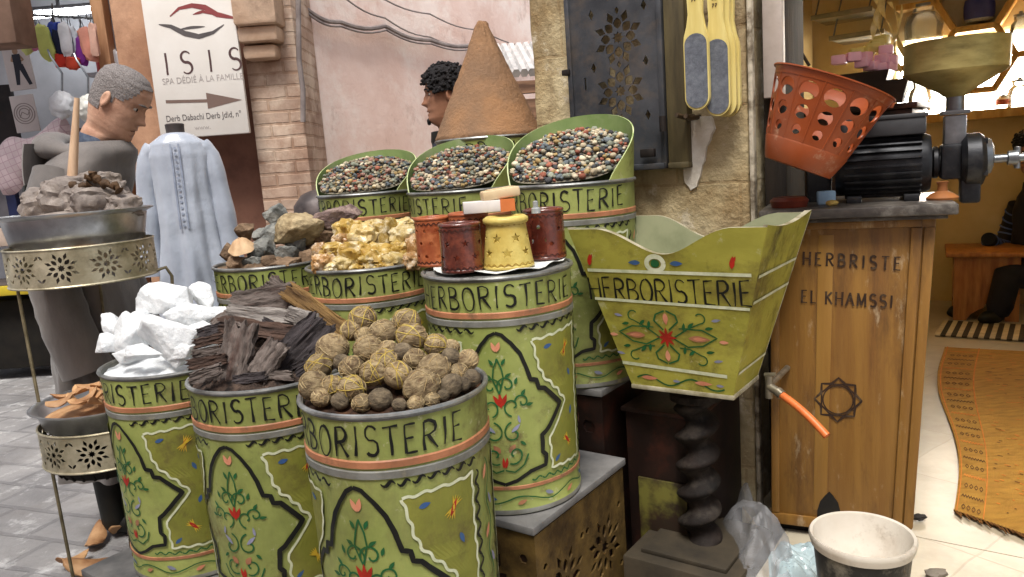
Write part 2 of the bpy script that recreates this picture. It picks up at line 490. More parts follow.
GREYB = M('band_grey', rgb(128, 128, 122), rgb(98, 98, 92), 14, .5, dirt=(rgb(80, 70, 50), .5, 9))
grime(OLIVE, rgb(84, 70, 44), .7, 9, .54, .68)
grime(ORANGE, rgb(96, 82, 62), .8, 12, .54, .66)
grime(GREYB, rgb(150, 140, 110), .7, 14, .56, .66)
INK = M('black_paint', rgb(14, 15, 13), rgb(26, 27, 22), 20, .5)
WHITEP = M('white_paint', rgb(215, 218, 190), rgb(180, 186, 150), 25, .5)
DGREEN = M('dark_green_paint', rgb(28, 92, 52), rgb(40, 80, 40), 20, .5)
REDP = M('red_paint', rgb(180, 42, 28), rgb(140, 34, 22), 20, .5)
BLUEP = M('blue_paint', rgb(52, 84, 140), rgb(60, 90, 120), 20, .5)
YELP = M('yellow_paint', rgb(206, 172, 48), rgb(180, 150, 50), 20, .5)
PINKP = M('pink_paint', rgb(214, 148, 118), rgb(190, 120, 90), 20, .5)
LILP = M('lilac_paint', rgb(142, 142, 168), rgb(120, 125, 140), 20, .5)
RIMM = M('zinc_rim', rgb(186, 188, 186), rgb(120, 122, 120), 12, .38, metal=.75, bump=.1, dirt=(rgb(70, 68, 60), .6, 10))
PAINT = [INK, WHITEP, DGREEN, REDP, BLUEP, YELP, PINKP, LILP, OLIVE, ORANGE]
K_, W_, G_, RD_, BL_, Y_, P_, L_, O_, OR_ = range(10)
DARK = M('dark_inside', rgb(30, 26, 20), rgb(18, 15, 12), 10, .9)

# ------------------------------------------------------------------ drums
DH, DR, DRB = .62, .2, .189
def drum_r(z):
    return DRB + (DR - DRB) * z / DH
def dmap(x, z, h):
    u = x / DR; r = drum_r(z) + h
    return V((r * math.sin(u), -r * math.cos(u), z))
def build_body():
    b = B()
    def vz(v): return DH * (1 - v)
    prof, mi = [(0.0, .0), (DRB - .004, .0), (DRB + .003, .004), (DRB + .003, .016), (DRB, .02)], [0, 0, 2, 0]
    def add(v, dr, mat):
        prof.append((drum_r(vz(v)) + dr, vz(v))); mi.append(mat)
    add(.886, 0, 0); add(.884, .002, 0); add(.871, .002, 1); add(.869, 0, 1)
    add(.196, 0, 0); add(.192, .003, 0); add(.170, .003, 2); add(.166, .0, 2)
    add(.162, .0, 0); add(.158, .003, 0); add(.138, .003, 1); add(.134, 0, 1)
    add(.012, 0, 0); add(.0, 0, 2)
    prof.append((DR - .004, DH)); mi.append(2)
    prof.append((DR - .006, DH - .012)); mi.append(2)
    prof.append((DRB - .006, .03)); mi.append(3); prof.append((.001, .028)); mi.append(3)
    dent = lambda a, z: .0012 * math.sin(3 * a + z * 9) + .0009 * math.sin(7 * a - z * 14)
    b.lathe(prof, 96, mat=None, mis=mi, wob=lambda a, z: dent(a, z) * (1 if z > .03 else 0))
    body = b.out('body', [GREEN, ORANGE, GREYB, DARK], smooth=40)
    b = B(); b.torus(DR + .001, .0055, 96, 8); rim = b.out('rim', RIMM); rim.data.transform(Matrix.Translation((0, 0, DH + .001)))
    for o in (body, rim): COL.objects.unlink(o)
    return body, rim
def build_paint(seed):
    sv = V((seed * 9.1, seed * 4.7, seed * 2.3))
    # lettering
    def dentmap(x, z, h):
        q = V((x * 9, z * 9, 0)) + sv; q2 = V((x * 40, z * 40, 0)) + sv
        return dmap(x + .006 * noise.noise(q) + .0012 * noise.noise(q2), z + .006 * noise.noise(q + V((7, 3, 1))) + .0012 * noise.noise(q2 + V((1, 5, 1))), h + .0022)
    rd = random.Random(5 + seed); b = B()
    txt = 'HERBORISTERIE'; hg = .056
    L = text_len(txt, hg, .0); gap = (.475 - L) / 12
    lettering(b, txt, -.2375, DH * (1 - .120), hg, gap, 0, dentmap, .0062, rd, thin=.75)
    let = b.out('lettering', [INK], smooth=0)
    # ornament
    b = B(); rd = random.Random(9)
    U = lambda u: R_(u) * DR
    Z = lambda v: DH * (1 - (v if v > .86 else .217 + (v - .262) * (.86 - .217) / (.86 - .262)))
    for base in (0, 180):
        for sg in (1, -1):
            q = lambda u, v: (U(base + sg * u), Z(v))
            panel = [(27, .30), (50, .295), (73, .285), (73, .55), (73, .83), (55, .825), (37, .82), (36, .70), (46, .64), (56, .575), (46, .51), (35, .45), (31, .40), (29, .35)]
            pts = [q(*p) for p in panel]
            rws = []
            lft = [(.30, 27), (.35, 29), (.40, 31), (.45, 35), (.51, 46), (.575, 56), (.64, 46), (.70, 36), (.76, 36.5), (.82, 37)]
            for v0, ul in lft:
                rws.append([dentmap(*q(ul + (73 - ul) * c / 10, v0 - (.012 * c / 10 if v0 < .31 else 0)), .0002) for c in range(11)])
            b.loft(rws, O_, closed=False)
            wav = []
            dp = dens(pts + [pts[0]], .006)
            for i, p in enumerate(dp):
                k = .0022 * math.sin(i * .95); wav.append((p.x + k, p.y + k))
            ribbon(b, wav, .0062, W_, dentmap, .006)
            out = [(0, .262), (5, .272), (11, .305), (17, .35), (21, .40), (24, .455), (29, .46), (30, .49), (35, .495), (50, .575), (34, .665), (30, .68), (29, .75), (32, .765), (31, .805), (19, .815), (9, .845), (0, .86)]
            ribbon(b, [q(*p) for p in out], .0115, K_, dentmap, .006, wf=lambda t: .75 + .35 * math.sin(PI * t))
            # leaves in panel
            leaf(b, *q(40, .335), R_(10 * sg + 90 - 90 * sg), .026, .012, BL_, dentmap)
            for k in range(5):
                a = R_(60 + (k - 2) * 16); leaf(b, *q(58, .365), a if sg > 0 else PI - a, .05, .005, Y_, dentmap)
            leaf(b, *q(58, .365), R_(62) if sg > 0 else R_(118), .036, .010, RD_, dentmap)
            leaf(b, *q(62, .465), R_(-70), .024, .011, BL_, dentmap); leaf(b, *q(63, .62), R_(75), .024, .011, BL_, dentmap)
            for k in range(5):
                a = R_(-50 + (k - 2) * 16); leaf(b, *q(56, .735), a if sg > 0 else PI - a, .045, .005, Y_, dentmap)
            leaf(b, *q(56, .735), R_(-50) if sg > 0 else R_(230), .034, .010, RD_, dentmap)
            leaf(b, *q(43, .79), R_(40) if sg > 0 else R_(140), .026, .011, BL_, dentmap)
            # wavy black lines
            for k in range(7):
                u0 = 16 + k * 9
                ribbon(b, [q(u0 + t * .9, .252 + .008 * math.sin(t * 2 * PI / 9)) for t in range(10)], .006, K_, dentmap, .006, wf=lambda t: .3 + .9 * math.sin(PI * t))
            for k in range(10):
                v0 = .285 + k * .055
                ribbon(b, [q(77.5 + 1.8 * math.sin(t * 2 * PI / 8) , v0 + t * .0062) for t in range(10)], .0062, K_, dentmap, .006, wf=lambda t: .3 + .9 * math.sin(PI * t))
            for k in range(7):
                u0 = 20 + k * 8
                ribbon(b, [q(u0 + t * .85, .848 + .006 * math.sin(t * 2 * PI / 9)) for t in range(10)], .0042, DGREEN and G_, dentmap, .006)
            # floral half
            f = lambda x, v: (U(base) + sg * x, Z(v))
            sp = lambda cx, cv, r0, r1, a0, a1: [(U(base) + sg * (x), Z(cv) + y) for x, y in spiral(cx, 0, r0, r1, a0, a1)]
            ribbon(b, sp(.020, .47, .026, .004, 200, -160), .0042, G_, dentmap, .005)
            ribbon(b, sp(.030, .55, .004, .026, -60, 260), .0042, G_, dentmap, .005)
            ribbon(b, sp(.055, .535, .020, .003, 180, -200), .0042, G_, dentmap, .005)
            ribbon(b, sp(.028, .655, .030, .004, 100, 430), .0042, G_, dentmap, .005)
            ribbon(b, sp(.026, .74, .026, .004, -120, 240), .0042, G_, dentmap, .005)
            ribbon(b, [f(.0, .5), f(.014, .44), f(.010, .40), f(0, .36)], .004, G_, dentmap, .005)
            ribbon(b, [f(.002, .80), f(.026, .81), f(.05, .785), f(.062, .745)], .004, G_, dentmap, .005)
            for lx, lv, a in ((.016, .375, 60), (.026, .43, 30), (.06, .50, 50), (.075, .545, 10), (.05, .70, -40), (.045, .455, 70)):
                leaf(b, *f(lx, lv), R_(a) if sg > 0 else R_(180 - a), .020, .009, G_, dentmap)
            leaf(b, *f(.006, .315), R_(70) if sg > 0 else R_(110), .028, .012, P_, dentmap)
            leaf(b, *f(.010, .525), R_(62) if sg > 0 else R_(118), .034, .012, RD_, dentmap)
            leaf(b, *f(.034, .635), R_(40) if sg > 0 else R_(140), .034, .010, L_, dentmap)
            leaf(b, *f(.045, .60), R_(100) if sg > 0 else R_(80), .022, .008, L_, dentmap)
            leaf(b, *f(.020, .715), R_(50) if sg > 0 else R_(130), .026, .017, OR_, dentmap)
            leaf(b, *f(.004, .77), R_(85) if sg > 0 else R_(95), .03, .009, RD_, dentmap)
        leaf(b, U(base), Z(.525), R_(90), .04, .012, RD_, dentmap)
        # vine strip
        ribbon(b, [(U(base + 90) + .010 * math.sin(t * .55), Z(.27 + t * .0145)) for t in range(40)], .0036, G_, dentmap, .006)
        for k in range(6):
            s2 = 1 if k % 2 else -1
            leaf(b, U(base + 90) + s2 * .009, Z(.31 + k * .095), R_(90 + 30 * s2), .034, .012, (L_ if k % 2 else P_), dentmap)
    ribbon(b, [(R_(t * 4) * DR, Z(.93) + .010 * math.sin(R_(t * 4) * 8)) for t in range(91)], .0034, G_, dentmap, .006)
    for k in range(16):
        leaf(b, R_(k * 22.5 + 11) * DR, Z(.93) + (.006 if k % 2 else -.006), R_(20 * (-1) ** k), .028, .012, (OR_, L_, P_, BL_)[k % 4], dentmap)
    orn = b.out('ornament', PAINT, smooth=0)
    for o in (let, orn): COL.objects.unlink(o)
    return let, orn
DBODY, DRIM = build_body()
DPAINT = [build_paint(q) for q in range(5)]
#      key: rim centre px, py, depth, text angle
DR_SPEC = {
 'A': (174, 360, 2.28, -59, 'green painted drum of white alum crystals, far left of the front row'),
 'B': (268, 371, 2.03, -38, 'green painted drum of dark bark, between the alum drum and the ball drum'),
 'C': (394, 387, 1.66, -29, 'nearest green painted drum, heaped with brown fibrous balls'),
 'D': (497, 268, 2.06, -5, 'green painted drum with ceramic lanterns standing on its lid'),
 'E': (369, 263, 2.5, -14, 'green painted drum heaped with yellow resin lumps'),
 'F': (272, 262, 2.75, -15, 'green painted drum piled with rough grey rocks'),
 'G': (368, 193, 3.08, -20, 'leftmost scooped green drum of coloured dried balls'),
 'H': (462, 190, 2.83, -64, 'middle scooped green drum of coloured dried balls, in front of the cone'),
 'I': (571, 183, 2.43, -19, 'rightmost scooped green drum of coloured dried balls, beside the stone pillar'),
 'J': (490, 139, 3.2, 20, 'green drum behind the others carrying a tall brown spice cone'),
}
DP = {}
DT = {}
for k, (px, py, d, a, lab) in DR_SPEC.items():
    p = atd(px, py, d); DP[k] = p
ROWZ = dict(A=.20, B=.20, C=.20, D=.42, E=.42, F=.42, G=.62, H=.62, I=.62, J=.80)
for k, (px, py, d, a, lab) in DR_SPEC.items():
    p = DP[k]; th = face_cam(p) + R_(a)
    t = E('spice_drum', lab, 'drum', (p.x, p.y, ROWZ[k]), th, 'painted spice drums of the herbalist stall')
    t.scale.z = (p.z - ROWZ[k]) / DH
    if k == 'J': t.scale.x = t.scale.y = 1.13
    dl, do_ = DPAINT['CBADIEFGHJ'.index(k) % 5]
    for nm, src in (('body', DBODY), ('rim', DRIM), ('lettering', dl), ('ornament', do_)):
        o = link_mesh(nm, src.data, t)
    DT[k] = t

# scooped collars
SC = {'G': (2.75, .17), 'H': (2.72, .20), 'I': (2.78, .215)}   # centre direction (rad from camera side, + right), height
def scoop_h(du):
    du = abs((du + PI) % (2 * PI) - PI)
    x = du / R_(124)
    return math.cos(PI / 2 * x) ** .75 if x < 1 else 0
for k, (uc, hs) in SC.items():
    b = B(); n = 120
    off = R_(DR_SPEC[k][3])
    outer, inner, low = [], [], []
    lo, lin_ = [], []
    for i in range(n):
        u = 2 * PI * i / n
        h = hs * scoop_h(u - uc)
        fl = 1 + .05 * h / hs
        def pt(r, z):
            uu = u - off
            return V((r * math.sin(uu), -r * math.cos(uu), z))
        lo.append(pt(DR - .001, DH + .002)); outer.append(pt(DR * fl - .001, DH + .002 + h)); inner.append(pt(DR * fl - .005, DH + .002 + h)); lin_.append(pt(DR - .006, DH - .004))
    mid = [a.lerp(c, .5) for a, c in zip(lo, outer)]; mid2 = [a.lerp(c, .5) for a, c in zip(inner, lin_)]
    b.loft([lo, mid, outer, inner, mid2, lin_], 0, fmi=lambda i, j: 1 if i == 2 else (0 if i < 2 else 2))
    b.out('scoop_collar', [GREEN, M('worn_edge', rgb(190, 196, 150), rgb(130, 150, 90), 20, .6), GREEN_IN], DT[k])

# ------------------------------------------------------------------ coloured dried balls in the scooped drums
CL = [('slate blue', rgb(116, 124, 128)), ('grey green', rgb(146, 150, 134)), ('sandy', rgb(192, 178, 150)), ('cream', rgb(220, 208, 180)),
      ('rust red', rgb(156, 98, 80)), ('dark charcoal', rgb(78, 78, 80)), ('dusty pink', rgb(178, 140, 126)), ('ochre', rgb(182, 156, 108))]
CMAT = [M('dried_ball_' + n.replace(' ', '_'), c, tuple(x * .55 for x in c[:3]) + (1,), 60, .95, bump=.3, bscale=120, rnd=.35, spec=.15) for n, c in CL]
WGT = [19, 20, 18, 13, 14, 7, 9, 10]
BALLM = []
for ci in range(len(CL)):
    row = []
    for s in range(3):
        b = B(); b.rock((1, .88, .74), ci * 3 + s, .30, 1.5, 2)
        o = b.out('ball', CMAT[ci], smooth=60); COL.objects.unlink(o); row.append(o.data)
    BALLM.append(row)
rd = random.Random(21)
pebs = []
def heap_z(k, x, y):
    uc, hs = SC[k]
    dx, dy = math.sin(uc), -math.cos(uc)
    t = (x * dx + y * dy) / .18
    r = math.hypot(x, y) / .195
    return .012 + (hs * .70) * (1 / (1 + math.exp(-3.4 * (t + .10)))) * (1 - .15 * r * r) + .03 * (1 - r * r)
for k in 'GHI':
    p = DP[k]; th = face_cam(p); rot = Matrix.Rotation(th, 4, 'Z')
    acc = []
    tries = 0
    while tries < 20000:
        tries += 1
        rr = .184 * math.sqrt(rd.random()); a = rd.uniform(0, 2 * PI)
        x, y = rr * math.cos(a), rr * math.sin(a)
        s = rd.choice([.006, .0075, .0085, .010, .012]) if k != 'I' else rd.choice([.0055, .007, .0085, .010, .0115])
        if all((x - q[0]) ** 2 + (y - q[1]) ** 2 > (.70 * (s + q[2])) ** 2 for q in acc): acc.append((x, y, s))
    for x, y, s in acc:
        w = p + rot @ V((x, y, heap_z(k, x, y) + rd.uniform(-.005, .006)))
        pebs.append((w, s, k))
    # bed below
    b = B()
    b.lathe([(.001 + .186 * i / 10, 0) for i in range(11)], 40)
    for v in b.bm.verts: v.co.z = heap_z(k, v.co.x, v.co.y) - .010
    o = b.out('ball_bed', M('ball_bed', rgb(130, 120, 100), rgb(80, 80, 74), 60, .9, bump=.6, bscale=80), loc=p, rz=th)
    tag(o, 'bed of small dried balls filling the %s scooped drum' % {'G': 'leftmost', 'H': 'middle', 'I': 'rightmost'}[k], 'dried balls', kind='stuff')
def vis(q):
    w, s, k = q
    d = (w - CAM).length
    c = w - DP[k]; front = -(c.x * DP[k].x + c.y * DP[k].y) / math.hypot(DP[k].x, DP[k].y)
    return s / d
pebs.sort(key=vis, reverse=True)
NAMEK = {'G': 'leftmost', 'H': 'middle', 'I': 'rightmost'}
rest = {k: B() for k in 'GHI'}
for i, (w, s, k) in enumerate(pebs):
    ci = rd.choices(range(len(CL)), WGT)[0]; me = BALLM[ci][rd.randrange(3)]
    eu = Euler((rd.uniform(-.6, .6), rd.uniform(-.6, .6), rd.uniform(0, 6)))
    if i < 290:
        o = link_mesh('dried_ball', me); o.location = w; o.rotation_euler = eu; o.scale = (s * rd.uniform(.9, 1.15),) * 3
        g = 'small %s dried ball in the heap of the %s scooped drum' % (CL[ci][0], NAMEK[k])
        tag(o, g, 'dried ball', g.replace('ball in', 'balls in'))
    else:
        t = bmesh.new(); t.from_mesh(me)
        rest[k].merge(t, ci, Matrix.Translation(w) @ eu.to_matrix().to_4x4() @ Matrix.Scale(s * rd.uniform(.9, 1.15), 4))
for k in 'GHI':
    if len(rest[k].bm.verts):
        o = rest[k].out('dried_balls', CMAT, smooth=60)
        tag(o, 'mass of mixed coloured dried balls heaped in the %s scooped drum' % NAMEK[k], 'dried balls', kind='stuff')

# ------------------------------------------------------------------ heaps in the other drums
def bed(k, mat, hgt, name, label, seed, R=.19, amp=.012, base=-.012, cat='crumbs'):
    b = B(); b.lathe([(.001 + R * i / 16, 0) for i in range(17)], 64)
    for v in b.bm.verts:
        r = math.hypot(v.co.x, v.co.y) / R
        v.co.z = base + hgt * (1 - r * r) + amp * noise.noise(V((v.co.x * 40, v.co.y * 40, seed)))
    o = b.out(name, mat, loc=DP[k], smooth=80); tag(o, label, cat, kind='stuff'); return o

# -- brown fibrous balls (nearest drum)
FIB = M('fibre_brown', rgb(160, 142, 108), rgb(88, 70, 50), 45, .9, bump=1.0, bscale=90, bdist=.006, rnd=.22, stretch=(1, 1, 2.5))
FIBD = M('fibre_dark', rgb(124, 110, 88), rgb(70, 60, 48), 45, .9, bump=1.0, bscale=90, bdist=.006, rnd=.2, stretch=(1, 1, 2.5))
FIBL = M('loose_fibre', rgb(184, 166, 126), rgb(150, 124, 82), 40, .9)
STR = M('yellow_raffia', rgb(186, 166, 86), rgb(150, 124, 50), 30, .7)
bed('C', M('dark_soil', rgb(70, 46, 30), rgb(36, 24, 16), 40, .95, bump=.8, bscale=70, dirt=(rgb(120, 80, 50), .6, 30)), .02, 'seed_crumbs', 'dark brown crumbs lying beneath the fibrous balls', 3)
balls = [(350, 90, 62, 1), (295, 145, 48, 1), (560, 105, 62, 1), (583, 178, 68, 1), (450, 155, 60, 0), (375, 235, 66, 0), (205, 235, 74, 0), (470, 240, 45, 0),
         (700, 215, 52, 1), (140, 320, 60, 1), (295, 325, 54, 0), (405, 350, 62, 1), (455, 295, 60, 1), (520, 360, 62, 1), (600, 285, 52, 0),
         (692, 335, 76, 0), (632, 415, 84, 0), (115, 410, 68, 0), (205, 415, 52, 1), (295, 425, 62, 1), (435, 478, 55, 2), (525, 505, 34, 2), (775, 412, 55, 2),
         (810, 352, 46, 0), (855, 290, 50, 0), (772, 275, 45, 2), (872, 375, 42, 2), (775, 228, 38, 0), (345, 495, 44, 0), (240, 488, 40, 2), (150, 470, 44, 0), (605, 500, 38, 0), (680, 480, 38, 0), (830, 405, 36, 2), (360, 175, 45, 0), (250, 300, 40, 2), (540, 250, 45, 2), (735, 460, 30, 2)]
fl = {0: 'string tied ball standing highest at the back left of the heap', 2: 'yellow-bound ball at the back of the heap, touching the ball below it',
      3: 'ball netted in yellow string just below the back pair', 5: 'plain brown ball in the upper middle of the heap', 6: 'plain oval brown ball on the left slope, next to the bark',
      8: 'ball with yellow ties on the right shoulder of the heap', 9: 'string bound ball at the left, above the rim', 15: 'large plain ball right of the heap middle',
      16: 'biggest brown ball, in front just above the rim', 17: 'plain ball at the far left edge of the rim', 19: 'ball with an open yellow raffia loop near the front left rim',
      20: 'dark ball half sunk at the front of the rim', 22: 'dark oval ball at the front right rim', 24: 'small brown ball at the upper right of the heap', 13: 'ball with a yellow tie hanging on its left, in the front middle',
      11: 'lower ball of the yellow bound pair in the heap centre', 12: 'upper ball of the yellow bound pair in the heap centre', 26: 'dark ball tucked inside the right rim', 25: 'dark ball behind the large plain ball, on the right'}
pC = DP['C']
for i, (zx, zy, zr, kind) in enumerate(balls):
    px, py = 290 + zx / 4.81, 300 + zy / 4.81
    t = (py - 318) / 85.0
    d = 1.70 - .19 * t + .05 * abs(px - 392) / 90
    w = atd(px, py, d); r = zr / 4.81 * d / FPX * 1.13
    mat = FIBD if kind == 2 else FIB
    b = B(); b.rock((r, r * .96, r * .9), i + 3, .05, 2.2, 4)
    if kind == 0:
        for v in b.bm.verts:
            v.co *= 1 + .02 * noise.noise(v.co.normalized() * 22)
    lab = ('brown fibrous ' + fl[i]) if i in fl else {0: 'plain brown fibrous ball tucked among the others of the heap', 1: 'brown fibrous ball tied with yellow string, deep in the heap', 2: 'small dark fibrous ball wedged low between its neighbours'}[kind]
    if i not in fl: g = lab.replace('ball', 'balls')
    else: g = 'fibrous balls heaped on the nearest drum'
    th = E('fibrous_ball', lab, 'dried ball', w, rot=(rd.uniform(-.5, .5), rd.uniform(-.5, .5), rd.uniform(0, 6)), group=g)
    rf = random.Random(i)
    for q in range(46 if kind < 2 else 0):
        n = V((rf.gauss(0, 1), rf.gauss(0, 1), rf.gauss(0, 1))).normalized(); u = n.orthogonal().normalized(); vv = n.cross(u); a0_ = rf.uniform(0, 6); ln = rf.uniform(.4, 1.1)
        pp_ = []
        for e_ in range(5):
            a_ = a0_ + ln * e_ / 4; k_ = r * (1.0 + .035 * math.sin(PI * e_ / 4)); d_ = (u * math.cos(a_) + vv * math.sin(a_) + n * .3).normalized()
            pp_.append(V((d_.x * k_, d_.y * k_ * .96, d_.z * k_ * .9)))
        b.tube(pp_, rf.uniform(.0005, .0009), 3, cap=False, mi=1)
    b.out('husk', [mat, FIBL], th, smooth=70)
    if kind == 1:
        b = B(); o3 = V(((i + 3) * 3.71, (i + 3) * 1.37, (i + 3) * 7.13))
        def onball(n_, up=1.0):
            n_ = n_.normalized()
            dd = noise.noise(n_ * 2.2 + o3) + .5 * noise.noise(n_ * 2.2 * 2.3 + o3) + .25 * noise.noise(n_ * 11 + o3)
            p_ = n_ * (1 + .05 * dd) * up
            return V((p_.x * r, p_.y * r * .96, p_.z * r * .9))
        for q in range(5):
            n = V((rd.uniform(-1, 1), rd.uniform(-1, 1), rd.uniform(-.6, .6))).normalized()
            u = n.orthogonal().normalized(); vv = n.cross(u); of = rd.uniform(-.3, .3)
            wr = rd.uniform(.0006, .0014)
            b.tube([onball((u * math.cos(a) + vv * math.sin(a)) + n * (of + .05 * math.sin(3 * a)), 1.012) for a in [2 * PI * s_ / 34 for s_ in range(35)]], wr, 5, cap=False)
        b.out('string', STR, th, smooth=60)

# -- bark
BK = [M('bark_grey', rgb(118, 108, 102), rgb(56, 48, 44), 22, .9, bump=1, bscale=40, bdist=.01, stretch=(.4, 2, 2), rnd=.2, dirt=(rgb(70, 36, 24), .7, 14)),
      M('bark_dark', rgb(78, 72, 74), rgb(38, 32, 32), 18, .85, bump=1, bscale=40, bdist=.01, stretch=(.4, 2, 2), rnd=.2),
      M('bark_pale', rgb(150, 144, 138), rgb(84, 76, 72), 22, .9, bump=1, bscale=40, bdist=.01, stretch=(.4, 2, 2)),
      M('bark_ochre', rgb(140, 110, 66), rgb(70, 50, 30), 18, .9, bump=1, bscale=40, bdist=.01, stretch=(.4, 2, 2)),
      M('bark_red', rgb(88, 68, 58), rgb(44, 34, 30), 22, .9, bump=1, bscale=40, bdist=.01, stretch=(.4, 2, 2))]
bed('B', M('bark_crumbs', rgb(88, 72, 62), rgb(24, 18, 16), 50, .95, bump=1, bscale=60), .10, 'bark_crumbs', 'dark crumbs of bark under the bark slabs', 8, amp=.02)
bark = [(237, 353, 54, 25, 82, 0, 'upright grey bark slab at the front of the bark heap'), (268, 360, 36, 19, 62, 0, 'short grey bark slab leaning between two longer ones'),
        (297, 347, 62, 24, 42, 1, 'dark slate bark slab slanting at the right of the bark heap'), (261, 315, 62, 13, -4, 2, 'pale grey bark strip lying across the top of the bark heap'),
        (264, 300, 58, 20, 8, 0, 'curled grey bark piece topping the bark heap'), (285, 296, 40, 15, -40, 0, 'grey bark piece sloping down from the top of the heap'), (317, 312, 66, 15, -38, 3, 'ochre split bark stick pointing to the ball drum'),
        (256, 329, 64, 14, -6, 4, 'reddish bark slab beneath the pale strip'), (212, 340, 32, 8, 14, 4, 'thin reddish bark shard at the upper left edge'), (213, 352, 36, 9, 12, 0, 'thin grey bark shard at the left edge, second from the top'),
        (207, 362, 34, 9, 10, 4, 'thin brown bark shard at the left edge, below the grey shard'), (206, 374, 30, 10, 18, 0, 'bark flake at the left resting on the rim'), (302, 318, 26, 13, -20, 2, 'small pale bark chunk beside the ochre stick'),
        (212, 330, 24, 9, 20, 1, 'dark bark shard at the very left top'), (240, 340, 40, 14, 30, 4, None), (280, 336, 40, 16, -30, 1, None), (310, 362, 32, 12, 30, 1, None), (250, 378, 30, 8, 5, 1, None), (300, 330, 30, 10, 10, 2, None), (225, 318, 26, 9, 35, 0, None), (275, 375, 30, 8, -5, 0, None)]
for i, (px, py, L, T, ang, mi, lab) in enumerate(bark):
    t = (py - 300) / 75.0
    d = 2.03 - .17 * t + (.02 if lab is None else -.01)
    w = atd(px, py, d); l, tk = L * d / FPX / 2 * 1.08, T * d / FPX / 2 * 1.25
    b = B(); b.slab(l, tk, max(.006, tk * .30), i + 40)
    a = R_(ang)
    ax = CR * math.cos(a) + CU * math.sin(a); az = -CR * math.sin(a) + CU * math.cos(a)
    ay = az.cross(ax)
    mm = Matrix((ax, az, -ay)).transposed() @ Euler((rd.uniform(-.5, .1), 0, rd.uniform(-.06, .06))).to_matrix()
    o = b.out('bark_piece', BK[mi], loc=w, smooth=35); o.rotation_euler = mm.to_euler()
    tag(o, lab or 'shadowed bark fragment wedged under the larger slabs', 'bark', 'bark pieces heaped on a drum' if lab else 'bark fragments under the larger slabs')

# -- rocks
RK = [M('rock_yellow', rgb(186, 168, 132), rgb(130, 112, 82), 20, .9, bump=.9, bscale=45, dirt=(rgb(90, 80, 66), .7, 14)),
      M('rock_mauve', rgb(146, 124, 118), rgb(90, 74, 72), 16, .85, bump=.9, bscale=40, dirt=(rgb(180, 160, 140), .6, 14), stretch=(1, 3, 3)),
      M('rock_grey', rgb(138, 138, 132), rgb(78, 80, 78), 20, .9, bump=.9, bscale=45, rnd=.15), M('rock_brown', rgb(140, 116, 92), rgb(84, 66, 50), 20, .9, bump=.9, bscale=45, rnd=.15),
      M('shell_cream', rgb(214, 184, 146), rgb(170, 134, 100), 12, .7, bump=.4)]
bed('F', RK[3], .05, 'stone_grit', 'brown grit under the rocks of the rock drum', 5)
rocks = [(315, 145, 74, 52, 0, 0, 'large yellowish rock on top of the rock heap', 0), (418, 108, 68, 36, 1, 12, 'long mauve rock slab at the right of the rock heap', .03), (248, 108, 36, 36, 2, 10, 'upright dark grey rock at the back of the heap', .06),
         (210, 205, 46, 40, 2, 20, 'grey green rock at the front left of the heap', -.05), (203, 160, 26, 22, 2, 0, 'small grey rock behind the shell', .05), (112, 215, 26, 30, 3, 0, 'brownish rock at the left rim behind the shell', .02),
         (280, 212, 34, 22, 2, 0, 'small grey rock under the large yellowish one', -.05), (270, 240, 52, 18, 3, 0, 'low brown rock at the front rim', -.09), (140, 242, 34, 22, 3, 0, 'small brown rock at the left front rim', -.08), (342, 228, 30, 24, 3, 0, 'brown rock at the right rim below the big one', -.04), (360, 190, 34, 24, 3, 0, 'brown rock behind the resin lumps', .05), (300, 190, 44, 34, 2, 15, 'grey rock directly under the large yellowish one', .02), (240, 160, 36, 34, 2, -10, 'dark grey rock below the upright one', .03), (180, 238, 44, 22, 2, 5, 'flat grey rock at the front rim, left of the middle', -.08), (395, 155, 50, 34, 3, -8, 'brown rock under the mauve slab', .04), (235, 235, 30, 20, 3, 0, 'small brown rock at the front rim, beside the flat grey one', -.10), (160, 150, 30, 30, 3, 20, 'brown rock at the back left of the heap', .08)]
for i, (zx, zy, rx, rz_, mi, ang, lab, dd) in enumerate(rocks):
    px, py = 190 + zx / 2.884, 180 + zy / 2.884; d = 2.72 + dd
    w = atd(px, py, d); s = d / FPX / 2.884
    b = B(); b.hull((rx * s * 1.15, rx * s, rz_ * s * 1.2), i + 11, 16, sub=4, amp=.055, bev=3)
    o = b.out('rock', RK[mi], loc=w, smooth=40); o.rotation_euler = (0, -R_(ang) - .02, 0)
    tag(o, lab, 'rock', 'rough rocks piled on a drum')
w = atd(190 + 148 / 2.884, 180 + 192 / 2.884, 2.62)
b = B(); b.lathe([(.002, .032), (.008, .031), (.022, .022), (.034, .006), (.042, -.004), (.046, -.010), (.042, -.011), (.03, -.003), (.004, .01)], 28, wob=lambda a, z: .003 * math.sin(5 * a) + .002 * math.sin(2 * a))
o = b.out('seashell', RK[4], loc=w, smooth=60); o.rotation_euler = (.35, -.15, .4); tag(o, 'cream conical shell lying left among the rocks', 'shell')

